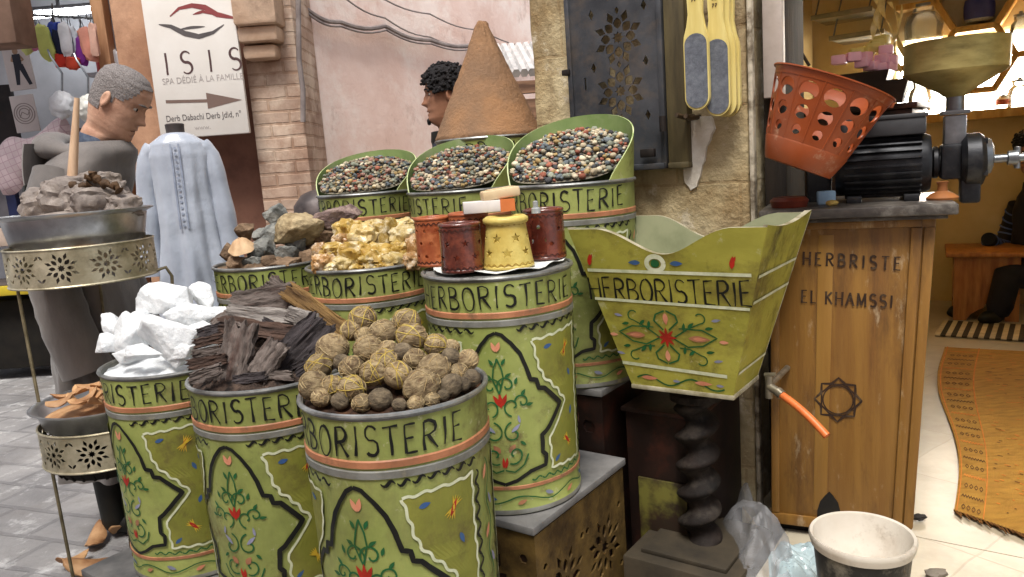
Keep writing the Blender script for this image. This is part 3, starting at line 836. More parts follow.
# -- alum crystals
ALUM = M('alum', rgb(244, 246, 247), rgb(228, 233, 236), 9, .4, bump=.8, bscale=30, spec=.5, sss=.3, trans=.15, bdist=.012, dirt=(rgb(205, 212, 217), .8, 14))
bed('A', ALUM, .03, 'alum_powder', 'white crushed alum under the big crystals', 2)
al = [(450, 165, 150, 82, 0, .03, 'largest white alum block on top of the crystal heap'), (640, 150, 66, 74, 0, .10, 'white alum crystal behind the largest block, on the right'), (600, 245, 130, 70, 10, -.02, 'wide white alum crystal under the top block'),
      (185, 325, 62, 116, -25, .03, 'upright white alum crystal at the left edge'), (270, 365, 84, 120, -12, -.04, 'white alum crystal leaning beside the left edge one'), (440, 380, 170, 120, 8, -.13, 'broad white alum crystal at the front of the heap'),
      (640, 380, 76, 96, 0, -.05, 'white alum crystal at the right, next to the bark'), (745, 235, 62, 56, 15, .06, 'small white alum crystal at the right rear'), (330, 290, 70, 70, 0, 0, 'white alum crystal in the middle left of the heap'), (230, 455, 60, 32, 0, -.12, 'low grey-white alum chip inside the left rim'), (560, 440, 90, 60, -10, -.14, 'flat white alum crystal at the front right of the rim'), (330, 450, 90, 50, 12, -.15, 'flat white alum crystal at the front left of the rim'), (690, 320, 90, 80, 20, -.01, 'white alum crystal under the small right rear one'), (520, 300, 90, 80, -15, .0, 'white alum crystal in the centre of the heap'), (150, 400, 60, 60, 10, -.04, 'small white alum crystal at the foot of the upright one')]
for i, (zx, zy, rx, rz_, ang, dd, lab) in enumerate(al):
    px, py = 80 + zx / 5.24, 270 + zy / 5.24; d = 2.26 + dd
    w = atd(px, py, d); s = d / FPX / 5.24
    b = B(); b.hull((rx * s * 1.28, max(min(rx, rz_) * .9, .6 * max(rx, rz_)) * s, rz_ * s * 1.28), i + 70, 15, sub=4, amp=.028, bev=3)
    o = b.out('alum_crystal', ALUM, loc=w, smooth=50); o.rotation_euler = (0, R_(ang), 0)
    tag(o, lab, 'crystal', 'white alum crystals heaped on a drum')

# -- resin lumps
def resin(name, c1, c2):
    m = M(name, c1, c2, 22, .4, bump=.7, bscale=55, spec=.5, sss=.15, dirt=(rgb(214, 206, 188), 1.0, 22), coat=.25, rnd=.2)
    return m
RES = [resin('resin_yellow', rgb(180, 154, 76), rgb(146, 112, 40)), resin('resin_pale', rgb(204, 188, 138), rgb(172, 144, 76)), resin('resin_amber', rgb(176, 138, 84), rgb(140, 98, 50))]
bed('E', RES[1], .05, 'resin_powder', 'pale crushed resin under the yellow lumps', 4)
rl = [(455, 145, 40, 30, 0), (500, 165, 44, 36, 1), (565, 160, 34, 44, 0), (620, 170, 44, 38, 1), (650, 200, 30, 40, 2), (400, 205, 44, 22, 0), (470, 215, 44, 36, 0), (540, 220, 44, 34, 0), (385, 240, 34, 26, 2), (440, 245, 30, 20, 1), (510, 240, 34, 22, 0), (590, 235, 36, 26, 1), (640, 235, 30, 24, 2), (405, 252, 24, 14, 1), (480, 255, 26, 12, 0), (560, 250, 28, 14, 0), (610, 130, 34, 18, 1), (530, 135, 30, 20, 1), (435, 180, 30, 24, 2), (600, 205, 30, 26, 0), (660, 155, 24, 24, 1), (375, 215, 22, 30, 2)]
rn = ['yellow', 'pale', 'amber']
rcount = {}
for i, (zx, zy, rx, rz_, mi) in enumerate(rl):
    px, py = 190 + zx / 2.884, 180 + zy / 2.884
    d = 2.50 - .17 * (zy - 140) / 115 + .02; w = atd(px, py, d); s = d / FPX / 2.884
    b = B(); b.rock((rx * s * 1.03, rx * s * .9, rz_ * s * 1.03), i + 100, .32, 1.7, 4, box=.3)
    o = b.out('resin_lump', RES[mi], loc=w, smooth=45); o.rotation_euler = (0, 0, rd.uniform(0, 6))
    lv = 'topmost row' if zy < 190 else ('front row against the rim' if zy > 234 else 'middle row'); sd = 'left half' if zx < 500 else 'right half'
    lab = '%s resin lump of the %s, %s of the heap' % (rn[mi], lv, sd)
    tag(o, lab, 'resin', lab.replace('lump', 'lumps'))

# -- lanterns on drum D's lid
pD = DP['D']; zD = pD.z + .004
b = B(); b.lathe([(.001, -.002), (.192, -.002), (.194, .0), (.192, .003), (.001, .003)], 64)
o = b.out('lid', M('drum_lid', rgb(150, 150, 146), rgb(96, 96, 92), 12, .5, metal=.4), loc=None); o.parent = DT['D']; o.location = (0, 0, DH + .001)
PAPER = M('white_paper', rgb(225, 225, 220), rgb(200, 202, 198), 10, .8, bump=.4, bscale=30)
b = B(); n = 40
pr = [(.001 + .178 * i / 8) for i in range(9)]
b.lathe([(r, 0) for r in pr], n)
for v in b.bm.verts:
    r = math.hypot(v.co.x, v.co.y); a = math.atan2(v.co.y, v.co.x)
    k = r / .179
    v.co.x *= 1 + .05 * k * math.sin(5 * a + 1); v.co.y *= 1 + .05 * k * math.sin(4 * a)
    v.co.z = .006 + .004 * k * k * (1 + math.sin(9 * a)) + .002 * noise.noise(v.co * 30)
g0 = b.bm.faces[:]; r = bmesh.ops.extrude_face_region(b.bm, geom=g0)
for v in [x for x in r['geom'] if isinstance(x, bmesh.types.BMVert)]: v.co.z += .0012
o = b.out('paper_sheet', PAPER, loc=(pD.x, pD.y, zD), smooth=60); tag(o, 'crumpled white paper under the ceramic lanterns', 'paper')
GLZ = {'orange': M('glaze_orange', rgb(164, 92, 56), rgb(136, 66, 36), 14, .35, bump=.2, bscale=60, spec=.5, dirt=(rgb(214, 140, 90), .5, 25)),
       'red': M('glaze_dark_red', rgb(104, 46, 32), rgb(70, 30, 22), 16, .22, bump=.2, bscale=60, spec=.6, coat=.6, dirt=(rgb(150, 76, 50), .5, 25)),
       'yellow': M('glaze_yellow', rgb(206, 188, 108), rgb(180, 156, 76), 14, .4, bump=.2, bscale=60, spec=.5)}
PAT = M('carved_line', rgb(60, 24, 14), rgb(40, 16, 10), 20, .6)
PATY = M('carved_line_yellow', rgb(170, 140, 56), rgb(140, 110, 44), 20, .6)
def lantern(px, py, d, rb, rt, h, mat, label, star=.011, rows=2, lip=False, slot=False, ncol=7, rot=0):
    p = atz(px, py, zD + .008) if d is None else atd(px, py, d)
    p.z = zD + .012
    t = E('ceramic_lantern', label, 'lantern', p, face_cam(p) + rot, 'pierced ceramic lanterns on the drum lid')
    C = 2 * PI * (rb + rt) / 2
    holes = []
    zs = [h * .33, h * .62] if rows == 2 else [h * .22, h * .5, h * .76]
    for r_i, z in enumerate(zs):
        for k in range(ncol):
            x = C * ((k + .5 * (r_i % 2) + .25) / ncol)
            if slot and abs(x - C * .5) < .028: continue
            if x - star < .004 or x + star > C - .004: continue
            holes.append(starpoly(x, z, star, 5, .42) if star > .006 else circ(x, z, star, n=8))
    if slot:
        holes.append([(C * .5 - .022, h * .12), (C * .5 + .022, h * .12), (C * .5 + .022, h * .62)] + [(C * .5 + .022 * math.cos(a), h * .62 + .03 * math.sin(a)) for a in (R_(40), R_(80), R_(120), R_(150))] + [(C * .5 - .022, h * .62)])
    bm = plate([(0, 0), (C, 0), (C, h), (0, h)], holes, .007)
    bmesh.ops.triangulate(bm, faces=bm.faces)
    slice_x(bm, [C * i / 48 for i in range(1, 48)])
    for v in bm.verts:
        th = 2 * PI * v.co.x / C; rr = rb + (rt - rb) * v.co.y / h + v.co.z
        # angle .5 faces camera
        v.co = V((-rr * math.sin(th), rr * math.cos(th), v.co.y))
    bmesh.ops.remove_doubles(bm, verts=bm.verts, dist=1e-5)
    b = B(); b.merge(bm)
    b.out('shade', GLZ[mat], t, smooth=40)
    b = B(); b.torus(rt, .0058, 40, 8)
    if lip: b.lathe([(rt - .004, .004), (rt + .004, .006), (rt + .013, .0), (rt + .013, -.010), (rt + .002, -.018), (rt - .004, -.014)], 40)
    o = b.out('rim', GLZ[mat], t, smooth=60); o.location.z = h
    b = B(); b.torus(rb, .005, 40, 8); o = b.out('foot_ring', GLZ[mat], t, smooth=60); o.location.z = .004
    b = B(); b.lathe([(.001, .012), (rb - .002, .012), (rb - .002, .004), (.001, .004)], 32); b.out('base', GLZ[mat], t)
    # carved bands
    mf = lambda x, z, hh: V((( rb + (rt - rb) * z / h + .0037 + hh) * math.sin(x / rb), -(rb + (rt - rb) * z / h + .0037 + hh) * math.cos(x / rb), z))
    for z in (h * .09, h * .9):
        b = B(); ribbon(b, [(rb * a, z + .003 * math.sin(a * 22)) for a in [2 * PI * i / 160 - PI for i in range(161)]], .0025, 0, mf, .01)
        b.out('carved_band', PATY if mat == 'yellow' else PAT, t, smooth=0)
    return t
lantern(436, 266, None, .046, .045, .128, 'orange', 'orange pierced ceramic lantern at the left of the drum lid', .005, 3, ncol=10)
lantern(470, 238, 2.06, .052, .05, .135, 'orange', 'orange ceramic lantern half hidden behind the dark red one', .005, 3, ncol=10)
lantern(463, 272, None, .050, .049, .118, 'red', 'dark red glazed lantern with star holes in front of the orange ones', .010, 2)
lantern(509, 268, None, .062, .045, .125, 'yellow', 'yellow tapered lantern with dark star cutouts', .0135, 2, lip=True, ncol=7, rot=.2)
lantern(546, 259, None, .053, .051, .130, 'red', 'dark red lantern with a side opening at the right of the lid', .006, 2, slot=True, rot=-.35)
# soap bars on top
SOAPO = M('box_orange', rgb(206, 120, 66), rgb(190, 100, 52), 12, .5); SOAPW = M('box_white', rgb(222, 216, 210), rgb(200, 194, 190), 12, .5)
p = atd(489, 213, 1.98); p.z = zD + .152
b = B(); b.box((0, 0, .015), (.132, .05, .030), 0, bev=.002); b.box((.048, 0, .015), (.038, .0515, .0312), 1)
o = b.out('soap_box', [SOAPW, SOAPO], loc=p, rz=R_(5)); tag(o, 'white soap box with an orange end lying across the lanterns', 'box')
p = atd(501, 201, 1.99); p.z = zD + .183
b = B(); b.box((0, 0, .014), (.10, .05, .026), 0, bev=.006); b.box((0, 0, .0275), (.07, .03, .003), 0, bev=.001)
o = b.out('soap_bar', M('soap_cream', rgb(206, 186, 150), rgb(190, 166, 130), 9, .5, sss=.1), loc=p, rz=R_(12)); o.rotation_euler.y = R_(-5); tag(o, 'cream bar of soap lying on the white box', 'soap')
p = atd(536, 212, 1.95); p.z = zD + .142
b = B(); b.lathe([(.001, .0), (.012, .0), (.012, .012), (.007, .015), (.007, .030), (.001, .032)], 20)
o = b.out('salt_shaker', M('cap_grey', rgb(168, 172, 172), rgb(130, 134, 134), 20, .4), loc=p); tag(o, 'small grey shaker standing on the right dark red lantern', 'shaker')

# -- spice cone
pJ = DP['J']
CONE = M('spice_cone', rgb(150, 114, 82), rgb(122, 96, 74), 5, .95, bump=.8, bscale=60, dirt=(rgb(150, 108, 70), .7, 3.0), bdist=.01)
b = B()
prof = [(.226, 0), (.228, .012)] + [(.223 - .196 * t ** .97, .02 + .43 * t) for t in [i / 24 for i in range(25)]] + [(.022, .462), (.012, .472), (.001, .470)]
b.lathe(prof, 72, wob=lambda a, z: .006 * noise.noise(V((math.cos(a) * 1.5, math.sin(a) * 1.5, z * 5))) + .0045 * noise.noise(V((math.cos(a) * 6, math.sin(a) * 6, z * 30))) + (.006 * math.sin(3 * a + 1) if z > .45 else 0))
o = b.out('spice_cone', CONE, loc=(pJ.x, pJ.y, pJ.z + .004), smooth=60); tag(o, 'tall cone of packed brown spice powder standing on the rear drum', 'spice cone')
# ------------------------------------------------------------------ step boxes under the drums
BRASS = M('carved_brass', rgb(120, 96, 52), rgb(66, 50, 28), 10, .5, metal=.25, bump=.3, bscale=40, dirt=(rgb(50, 36, 24), .8, 7))
DKWOOD = M('dark_lacquer', rgb(42, 26, 20), rgb(20, 13, 10), 6, .5, bump=.1, dirt=(rgb(100, 50, 34), .5, 5))
ZTOP = M('worn_top', rgb(124, 122, 120), rgb(78, 78, 78), 7, .55, bump=.1, dirt=(rgb(70, 64, 56), .6, 6))
def pierced(w, h, cells, thick=.006, border=.02, r=None, n=8):
    holes = []
    cw = (w - 2 * border) / cells
    rr = r or min(cw, h - 2 * border) / 2 * .96
    for c in range(cells):
        cx = border + cw * (c + .5)
        ny = max(1, int((h - 2 * border) / (2 * rr) + .3))
        for q in range(ny):
            cy = h / 2 + (q - (ny - 1) / 2) * 2 * rr
            holes += rosette(cx, cy, rr, n)
            for sx in (-1, 1):
                for sy in (-1, 1):
                    holes.append(circ(cx + sx * rr * .9, cy + sy * rr * .9, rr * .10, n=6))
    return plate([(0, 0), (w, 0), (w, h), (0, h)], holes, thick)
def step(a0, a1, b0, b1, zt, label, endmat, front_cells, end_cells):
    base = fr(a0, b0); w, dp = a1 - a0, b1 - b0
    t = E('display_step', label, 'display step', base, SRZ, 'stepped display boxes under the drums')
    b = B(); b.box((w / 2, dp / 2, zt - .012), (w, dp, .022), 0, bev=.004); b.out('top_board', ZTOP, t)
    b = B(); b.box((w / 2, dp / 2, (zt - .024) / 2), (w - .03, dp - .03, zt - .024), 0); b.out('carcass', DKWOOD, t)
    hh = zt - .028
    bm = pierced(w - .01, hh, front_cells); o = B(); o.merge(bm, 0, Matrix.Translation((.005, .012, .0)) @ Matrix.Rotation(PI / 2, 4, 'X')); o.out('front_panel', endmat, t)
    if end_cells:
        bm = pierced(dp - .03, hh, end_cells); o = B(); o.merge(bm, 0, Matrix.Translation((w - .008, .015, 0)) @ Matrix.Rotation(PI / 2, 4, 'Z') @ Matrix.Rotation(PI / 2, 4, 'X')); o.out('end_panel', endmat, t)
    return t
step(-1.58, -.16, -1.48, -.99, .20, 'lowest display step with a pierced brass front under the nearest three drums', BRASS, 9, 3)
step(-1.74, -.235, -.98, -.475, .42, 'middle display step with a pierced brass end, under the lantern drum', BRASS, 5, 2)
step(-1.74, -.31, -.47, -.03, .62, 'highest display step in dark red lacquer under the scooped drums', DKWOOD, 3, 0)
t = E('drum_pedestal', 'dark pedestal under the cone drum behind the scooped drums', 'pedestal', fr(-1.42, -.02), SRZ)
b = B(); b.box((.26, .25, .77), (.5, .46, .02), bev=.004); b.out('top_board', ZTOP, t); b = B(); b.box((.26, .25, .38), (.46, .42, .76)); b.out('carcass', DKWOOD, t)
# dark cabinet between the steps and the pillar
t = E('side_cabinet', 'dark red cabinet with a worn green panel between the display steps and the twisted post', 'cabinet', fr(-.285, -.40), SRZ)
b = B(); b.box((.13, .19, .27), (.24, .36, .54), bev=.005); b.out('carcass', DKWOOD, t)
b = B(); b.box((.13, .003, .20), (.16, .01, .26), bev=.003); b.out('panel', M('worn_panel', rgb(96, 92, 40), rgb(40, 30, 20), 9, .6, lo=.45, hi=.6, dirt=(rgb(50, 26, 20), .9, 6)), t)
b = B(); b.box((.13, .18, .548), (.25, .38, .014), bev=.003); b.out('top_board', DKWOOD, t)

# ------------------------------------------------------------------ planter hopper on twisted post
PGR = M('planter_green', rgb(178, 172, 74, .86), rgb(152, 148, 58, .86), 5, .5, bump=.15, bscale=20, dirt=(rgb(84, 66, 34), .85, 4), stretch=(1, 1, 1.5))
grime(PGR, rgb(60, 46, 26), .85, 4.5, .54, .68, (1, 1, .7), rough=.75)
grime(PGR, rgb(190, 186, 150), .5, 22, .60, .68)
PEDGE = M('planter_edge', rgb(178, 172, 150), rgb(120, 112, 84), 16, .6, bump=.2)
PINS = M('planter_inside', rgb(150, 152, 120), rgb(118, 122, 92), 6, .6, dirt=(rgb(90, 88, 66), .5, 6))
TZ, BZ, TW, BW, TD, BD = 1.127, .665, .278, .150, .20, .105
pf = V((.168, 2.13, 0))
pc = pf + S * TW - N * TD
PT = E('planter_hopper', 'green painted wooden hopper with scalloped edges and painted flower, on a twisted dark post', 'planter', pc, SRZ)
def lerp(a, b_, t): return a + (b_ - a) * t
def hw(z, top, bot): return lerp(bot, top, (z - BZ) / (TZ - BZ))
def scal(u):
    u = abs(u)
    if u > .70: return 0
    return -.070 * (.5 + .5 * math.cos(PI * u / .70))
TH = .016
def board(kind):
    b = B(); n = 36
    rows_o, rows_i = [], []
    for v in (0, .25, .5, .75, 1):
        ro, ri = [], []
        for i in range(n + 1):
            u = -1 + 2 * i / n
            ztop = TZ + scal(u) if kind in 'fb' else TZ + .006 - .018 * math.cos(PI * u / 2)
            z = lerp(BZ, ztop, v)
            a_, d_ = hw(z, TW, BW), hw(z, TD, BD)
            if kind == 'f': p, q = (u * a_, -d_, z), (u * (a_ - TH * .4), -d_ + TH, z)
            elif kind == 'b': p, q = (u * a_, d_, z), (u * (a_ - TH * .4), d_ - TH, z)
            elif kind == 'r': p, q = (a_ - .001, u * (d_ - .0015), z - .0005), (a_ - TH, u * (d_ - TH), z - .0005)
            else: p, q = (-a_ + .001, u * (d_ - .0015), z - .0005), (-a_ + TH, u * (d_ - TH), z - .0005)
            ro.append(p); ri.append(q)
        rows_o.append(ro); rows_i.append(ri)
    bm = b.bm
    O = [[bm.verts.new(p) for p in r] for r in rows_o]; I = [[bm.verts.new(p) for p in r] for r in rows_i]
    for k in range(4):
        for i in range(n):
            bm.faces.new((O[k][i], O[k][i + 1], O[k + 1][i + 1], O[k + 1][i])).material_index = 0
            bm.faces.new((I[k][i], I[k][i + 1], I[k + 1][i + 1], I[k + 1][i])).material_index = 2
        for i in (0, n): bm.faces.new((O[k][i], O[k + 1][i], I[k + 1][i], I[k][i])).material_index = 1
    for i in range(n):
        bm.faces.new((O[4][i], O[4][i + 1], I[4][i + 1], I[4][i])).material_index = 1
        bm.faces.new((O[0][i], O[0][i + 1], I[0][i + 1], I[0][i])).material_index = 1
    return b.out({'f': 'front_board', 'b': 'back_board', 'r': 'side_board', 'l': 'side_board'}[kind], [PGR, PEDGE, PINS], PT, smooth=30)
for k in 'fbrl': board(k)
b = B(); b.box((0, 0, BZ - .006), (BW * 2 + .004, BD * 2 + .004, .014), bev=.003); b.out('bottom_board', PEDGE, PT)
# painting on front board
def pm(x, z, h):
    return V((x, -hw(z, TD, BD) - h - .0006, z))
def pq(X, Y):
    t = (Y - 95) / 460.0
    z = TZ - t * (TZ - BZ); c = 312 + 27 * t; half = 280 - 137 * t
    return ((X - c) / half * hw(z, TW, BW), z)
rd = random.Random(14)
b = B()
lettering(b, 'HERBORISTERIE', pq(86, 300)[0], pq(0, 298)[1], .064, (pq(548, 300)[0] - pq(86, 300)[0] - text_len('HERBORISTERIE', .064, 0)) / 12, 0, pm, .0062, rd, thin=.75)
b.out('lettering', [INK], PT, smooth=0)
b = B()
cream = W_
for (x0, y0, x1, y1, w) in ((85, 212, 548, 216, .009), (100, 296, 540, 306, .008), (172, 488, 470, 500, .010)):
    ribbon(b, [pq(x0, y0), pq(x1, y1)], w, cream, pm, .02)
cx, cy = pq(292, 190)
ribbon(b, [(cx + .024 * math.cos(a), cy + .020 * math.sin(a)) for a in [2 * PI * i / 28 for i in range(29)]], .013, cream, pm, .006)
patch(b, [(cx + .013 * math.cos(a), cy + .011 * math.sin(a)) for a in [2 * PI * i / 18 for i in range(18)]], G_, pm)
for X, Y, a in ((231, 188, 180), (352, 189, 0)): leaf(b, *pq(X, Y), R_(a), .036, .015, BL_, pm)
for X, Y in ((94, 182), (501, 184)):
    leaf(b, *pq(X, Y), R_(80), .034, .015, RD_, pm); leaf(b, *pq(X + 5, Y - 8), R_(60), .02, .009, RD_, pm)
C0 = pq(310, 400)
for k in range(8):
    a = PI / 4 * k; leaf(b, C0[0] + .014 * math.cos(a), C0[1] + .014 * math.sin(a), a, .032, .010, RD_, pm)
for sx in (-1, 1):
    X = lambda d: 310 + sx * d
    ribbon(b, [pq(X(20), 400), pq(X(60), 372), pq(X(100), 372), pq(X(140), 392), pq(X(100), 418), pq(X(60), 424), pq(X(20), 402)], .0042, G_, pm, .006)
    leaf(b, *pq(X(92), 398), 0 if sx > 0 else PI, .062, .020, OR_, pm)
    leaf(b, *pq(X(92), 398), 0 if sx > 0 else PI, .036, .010, P_, pm)
    for sy in (-1, 1):
        ribbon(b, [pq(X(8), 400 + sy * 22), pq(X(34), 400 + sy * 48), pq(X(28), 400 + sy * 66), pq(X(2), 400 + sy * 78)], .0045, G_, pm, .006)
        ribbon(b, [pq(X(36), 400 + sy * 28), pq(X(64), 400 + sy * 30), pq(X(96), 400 + sy * 46)] + [pq(X(96 + 14 * math.sin(q * .5)), 400 + sy * (60 - 14 * math.cos(q * .5))) for q in range(9)], .0036, G_, pm, .006)
        for dx, dy, aa in ((70, 40, 40), (120, 34, 10), (50, 34, 80)):
            leaf(b, *pq(X(dx), 400 + sy * dy), R_(aa * sx) if sx > 0 else R_(180 + aa), .024, .010, G_, pm)
        leaf(b, *pq(X(140), 400 + sy * 58), R_(10 * sx), .026, .009, L_, pm)
        leaf(b, *pq(X(0), 400 + sy * 54), R_(90 * sy), .034, .016, P_, pm)
    leaf(b, *pq(X(158), 402), 0, .026, .011, P_, pm)
wv = [pq(215 + i * 6, 533 - 13 * math.sin(i * .29 + .2)) for i in range(42)]
ribbon(b, wv, .0046, G_, pm, .006)
for X in (252, 405): leaf(b, *pq(X, 528), 0, .05, .014, P_, pm)
for X in (330, 450): leaf(b, *pq(X, 530), 0, .022, .009, L_, pm)
b.out('ornament', PAINT, PT, smooth=0)
sm_ = lambda y, z, h: V((hw(z, TW, BW) + h + .0006, y, z))
for z in (1.0, .93, .73):
    b = B(); d_ = hw(z, TD, BD) * .96; ribbon(b, [(-d_, z), (d_, z)], .008, 0, sm_, .02); b.out('side_stripe', [WHITEP], PT, smooth=0)
# twisted post
BLKW = M('ebony_wood', rgb(34, 26, 22), rgb(14, 11, 9), 12, .75, bump=.5, bscale=30, spec=.25, dirt=(rgb(100, 92, 82), .35, 9))
b = B(); rings = []
nz = 110
for i in range(nz + 1):
    z = .165 + (BZ - .012 - .165) * i / nz; ph = 2 * PI * (z / .088)
    rr = .048
    rings.append([(.017 * math.cos(ph) + rr * math.cos(a), .017 * math.sin(ph) + rr * math.sin(a), z) for a in [2 * PI * j / 28 for j in range(28)]])
b.loft(rings, 0, True, True, True); b.out('twisted_post', BLKW, PT, smooth=50)
b = B(); b.lathe([(.001, .0), (.075, .0), (.075, .02), (.06, .03), (.05, .04), (.001, .04)], 32, mat=Matrix.Translation((0, 0, BZ - .055))); b.out('post_collar', BLKW, PT)
b = B(); b.box((0, 0, .08), (.34, .36, .16), bev=.006); b.box((0, 0, .166), (.26, .28, .016), bev=.004)
b.out('base', M('base_wood', rgb(66, 58, 44), rgb(38, 33, 26), 5, .7, bump=.3, dirt=(rgb(60, 50, 40), .7, 5)), PT)

# ------------------------------------------------------------------ stone pillar, metal shutter
STONE = M('stone_pillar', rgb(204, 190, 154), rgb(168, 146, 106), 4, .9, bump=.9, bscale=22, bdist=.016, dirt=(rgb(118, 94, 62), .8, 2.6))
brick(STONE, .42, .24, (.62, .52, .42, 1), size=.006, rot=(PI / 2, 0, 0), bump=.35, amount=.4)
grime(STONE, rgb(96, 70, 40), .75, 2.2, .50, .66, (1.5, 1.5, .6))
grime(STONE, rgb(226, 216, 194), .7, 5, .56, .64)
PL = E('stone_pillar', 'weathered yellowish stone pillar between the drums and the wooden counter', 'pillar', fr(-.86, 0), SRZ)
b = B(); b.box((.465, .28, 1.75), (.79, .56, 3.5), bev=.012)
es = [e for e in b.bm.edges if e.calc_length() > .4]
bmesh.ops.subdivide_edges(b.bm, edges=es, cuts=40, use_grid_fill=True)
for v in b.bm.verts:
    n_ = noise.noise(v.co * 5) * .010 + noise.noise(v.co * 17) * .005
    v.co.y += n_ ; v.co.x += .4 * noise.noise(v.co * 9 + V((5, 0, 0))) * .012
b.out('shaft', STONE, PL, smooth=50)
PLm = Matrix.Translation(fr(-.86, 0)) @ Matrix.Rotation(SRZ, 4, 'Z'); PLi = PLm.inverted()
def pl(px, py, yy=0):
    return PLi @ atp(px, py, fr(0, yy), N)
b = B()
wp = [(684, 128), (694, 116), (712, 116), (716, 128), (708, 146), (706, 160), (702, 172), (699, 186), (692, 190), (686, 180), (684, 160), (682, 140)]
c_ = [pl(*p) for p in wp]
pts = dens([(q.x, q.z) for q in c_] + [(c_[0].x, c_[0].z)], .012)[:-1]
pts = [(p.x + .005 * noise.noise(V((p.x * 40, p.y * 40, 0))), p.y + .005 * noise.noise(V((p.x * 40, p.y * 40, 4)))) for p in pts]
b.prism(pts, .0, .022, mat=Matrix.Translation((0, -.016, 0)) @ Matrix(((1, 0, 0, 0), (0, 0, 1, 0), (0, 1, 0, 0), (0, 0, 0, 1))))
b.out('plaster_patch', M('white_plaster', rgb(238, 234, 226), rgb(206, 198, 182), 12, .85, bump=.6, bscale=40), PL)
IRON = M('grey_iron', rgb(78, 80, 84), rgb(54, 56, 60), 8, .5, metal=.35, bump=.15, bscale=40, dirt=(rgb(110, 96, 80), .5, 12))
MS = E('pierced_shutter', 'grey metal shutter pierced with star rosettes on the stone pillar', 'shutter', fr(-.86, 0), SRZ)
q0, q1 = pl(570, 60, -.06), pl(657, 60, -.06)
zb, zt_ = pl(612, 166, -.06).z, 1.95
w_, h_ = q1.x - q0.x, zt_ - zb
cxr = w_ * .56; rr = w_ * .30
holes = []
zc = pl(612, 92, -.06).z - zb; dz = (pl(612, 38, -.06).z - pl(612, 92, -.06).z)
for k in range(-1, 6):
    cy = zc + k * dz
    if rr * 1.15 < cy < h_ - rr * 1.15:
        holes += rosette(cxr, cy, rr * .98, 8, 0, 1.40)
    if rr < cy + dz / 2 < h_ - rr:
        my = cy + dz / 2
        holes.append(petal(cxr, my, -.012, .012, .007, PI / 2))
        for sx in (-1, 1): holes.append(kite(cxr + sx * rr * 1.0, my, -.018, 0, .018, .010, PI / 2))
holes.append([(w_ * .14, zc + .02), (w_ * .16, zc + .02), (w_ * .16, zc + .06), (w_ * .14, zc + .06)])
bm = plate([(0, 0), (w_, 0), (w_, h_), (0, h_)], holes, .005)
b = B(); b.merge(bm, 0, Matrix.Translation((q0.x, -.045, zb)) @ Matrix.Rotation(PI / 2, 4, 'X')); b.out('pierced_panel', IRON, MS)
b = B()
for x in (q0.x - .008, q1.x + .008): b.box((x, -.035, zb + h_ / 2), (.018, .04, h_ + .03), bev=.003)
b.box(((q0.x + q1.x) / 2, -.045, zb - .010), (w_ + .03, .052, .02), bev=.003)
b.out('frame', IRON, MS)
b = B(); b.box((q1.x + .055, -.02, zb + h_ / 2), (.07, .05, h_ + .02), bev=.003); b.box((q1.x + .055, -.021, zb - .012), (.072, .056, .02), bev=.003)
b.out('side_post', M('olive_wood', rgb(96, 86, 58), rgb(64, 56, 38), 6, .6, bump=.2, stretch=(4, 4, .5)), MS)
RUST = M('rusty_iron', rgb(58, 50, 46), rgb(34, 30, 28), 15, .6, metal=.4)
for z in (zb + .10, zb + .62):
    b = B(); b.lathe([(.001, 0), (.011, 0), (.011, .05), (.001, .05)], 14, mat=Matrix.Translation((q1.x + .018, -.075, z))); b.out('hinge', RUST, MS)
b = B(); b.box((q0.x - .02, -.05, pl(570, 72, -.06).z), (.03, .03, .02), bev=.003); b.out('latch', RUST, MS)
b = B(); b.box((q1.x - .04, -.072, zb + .035), (.05, .02, .028), bev=.003); b.out('bolt', RUST, MS)

# foot files hanging on the pillar
FY = M('yellow_wood', rgb(222, 206, 134), rgb(204, 182, 104), 6, .4, bump=.05, stretch=(6, 6, .6))
FG = M('grey_grit', rgb(112, 116, 124), rgb(84, 88, 96), 60, .8, bump=.3, bscale=300)
HK = M('hook_iron', rgb(90, 72, 50), rgb(50, 40, 30), 12, .6, metal=.3)
def outline_file():
    r = arc(0, .039, .039, .039, -90, 0, 8) + [(.039, .20), (.037, .22), (.028, .25), (.022, .285), (.025, .35), (.032, .42), (.032, .50), (.02, .52)]
    return r + [(-x, y) for x, y in r[1:]][::-1]
def clean(pts):
    out = []
    for p in pts:
        if not out or (V(p) - V(out[-1])).length > 1e-4: out.append(p)
    return out
fpos = [(698.5, 110, -.125, 1.0, 'frontmost yellow wooden foot file with a grey pad, hanging at the left'), (719, 116, -.100, 1.0, 'yellow foot file with a grey pad half behind the frontmost one'),
        (725, 117, -.078, 1.0, 'third yellow foot file of the hanging bunch, only its edge showing'), (729, 117, -.056, 1.0, 'rearmost yellow foot file of the hanging bunch, nearest the pillar')]
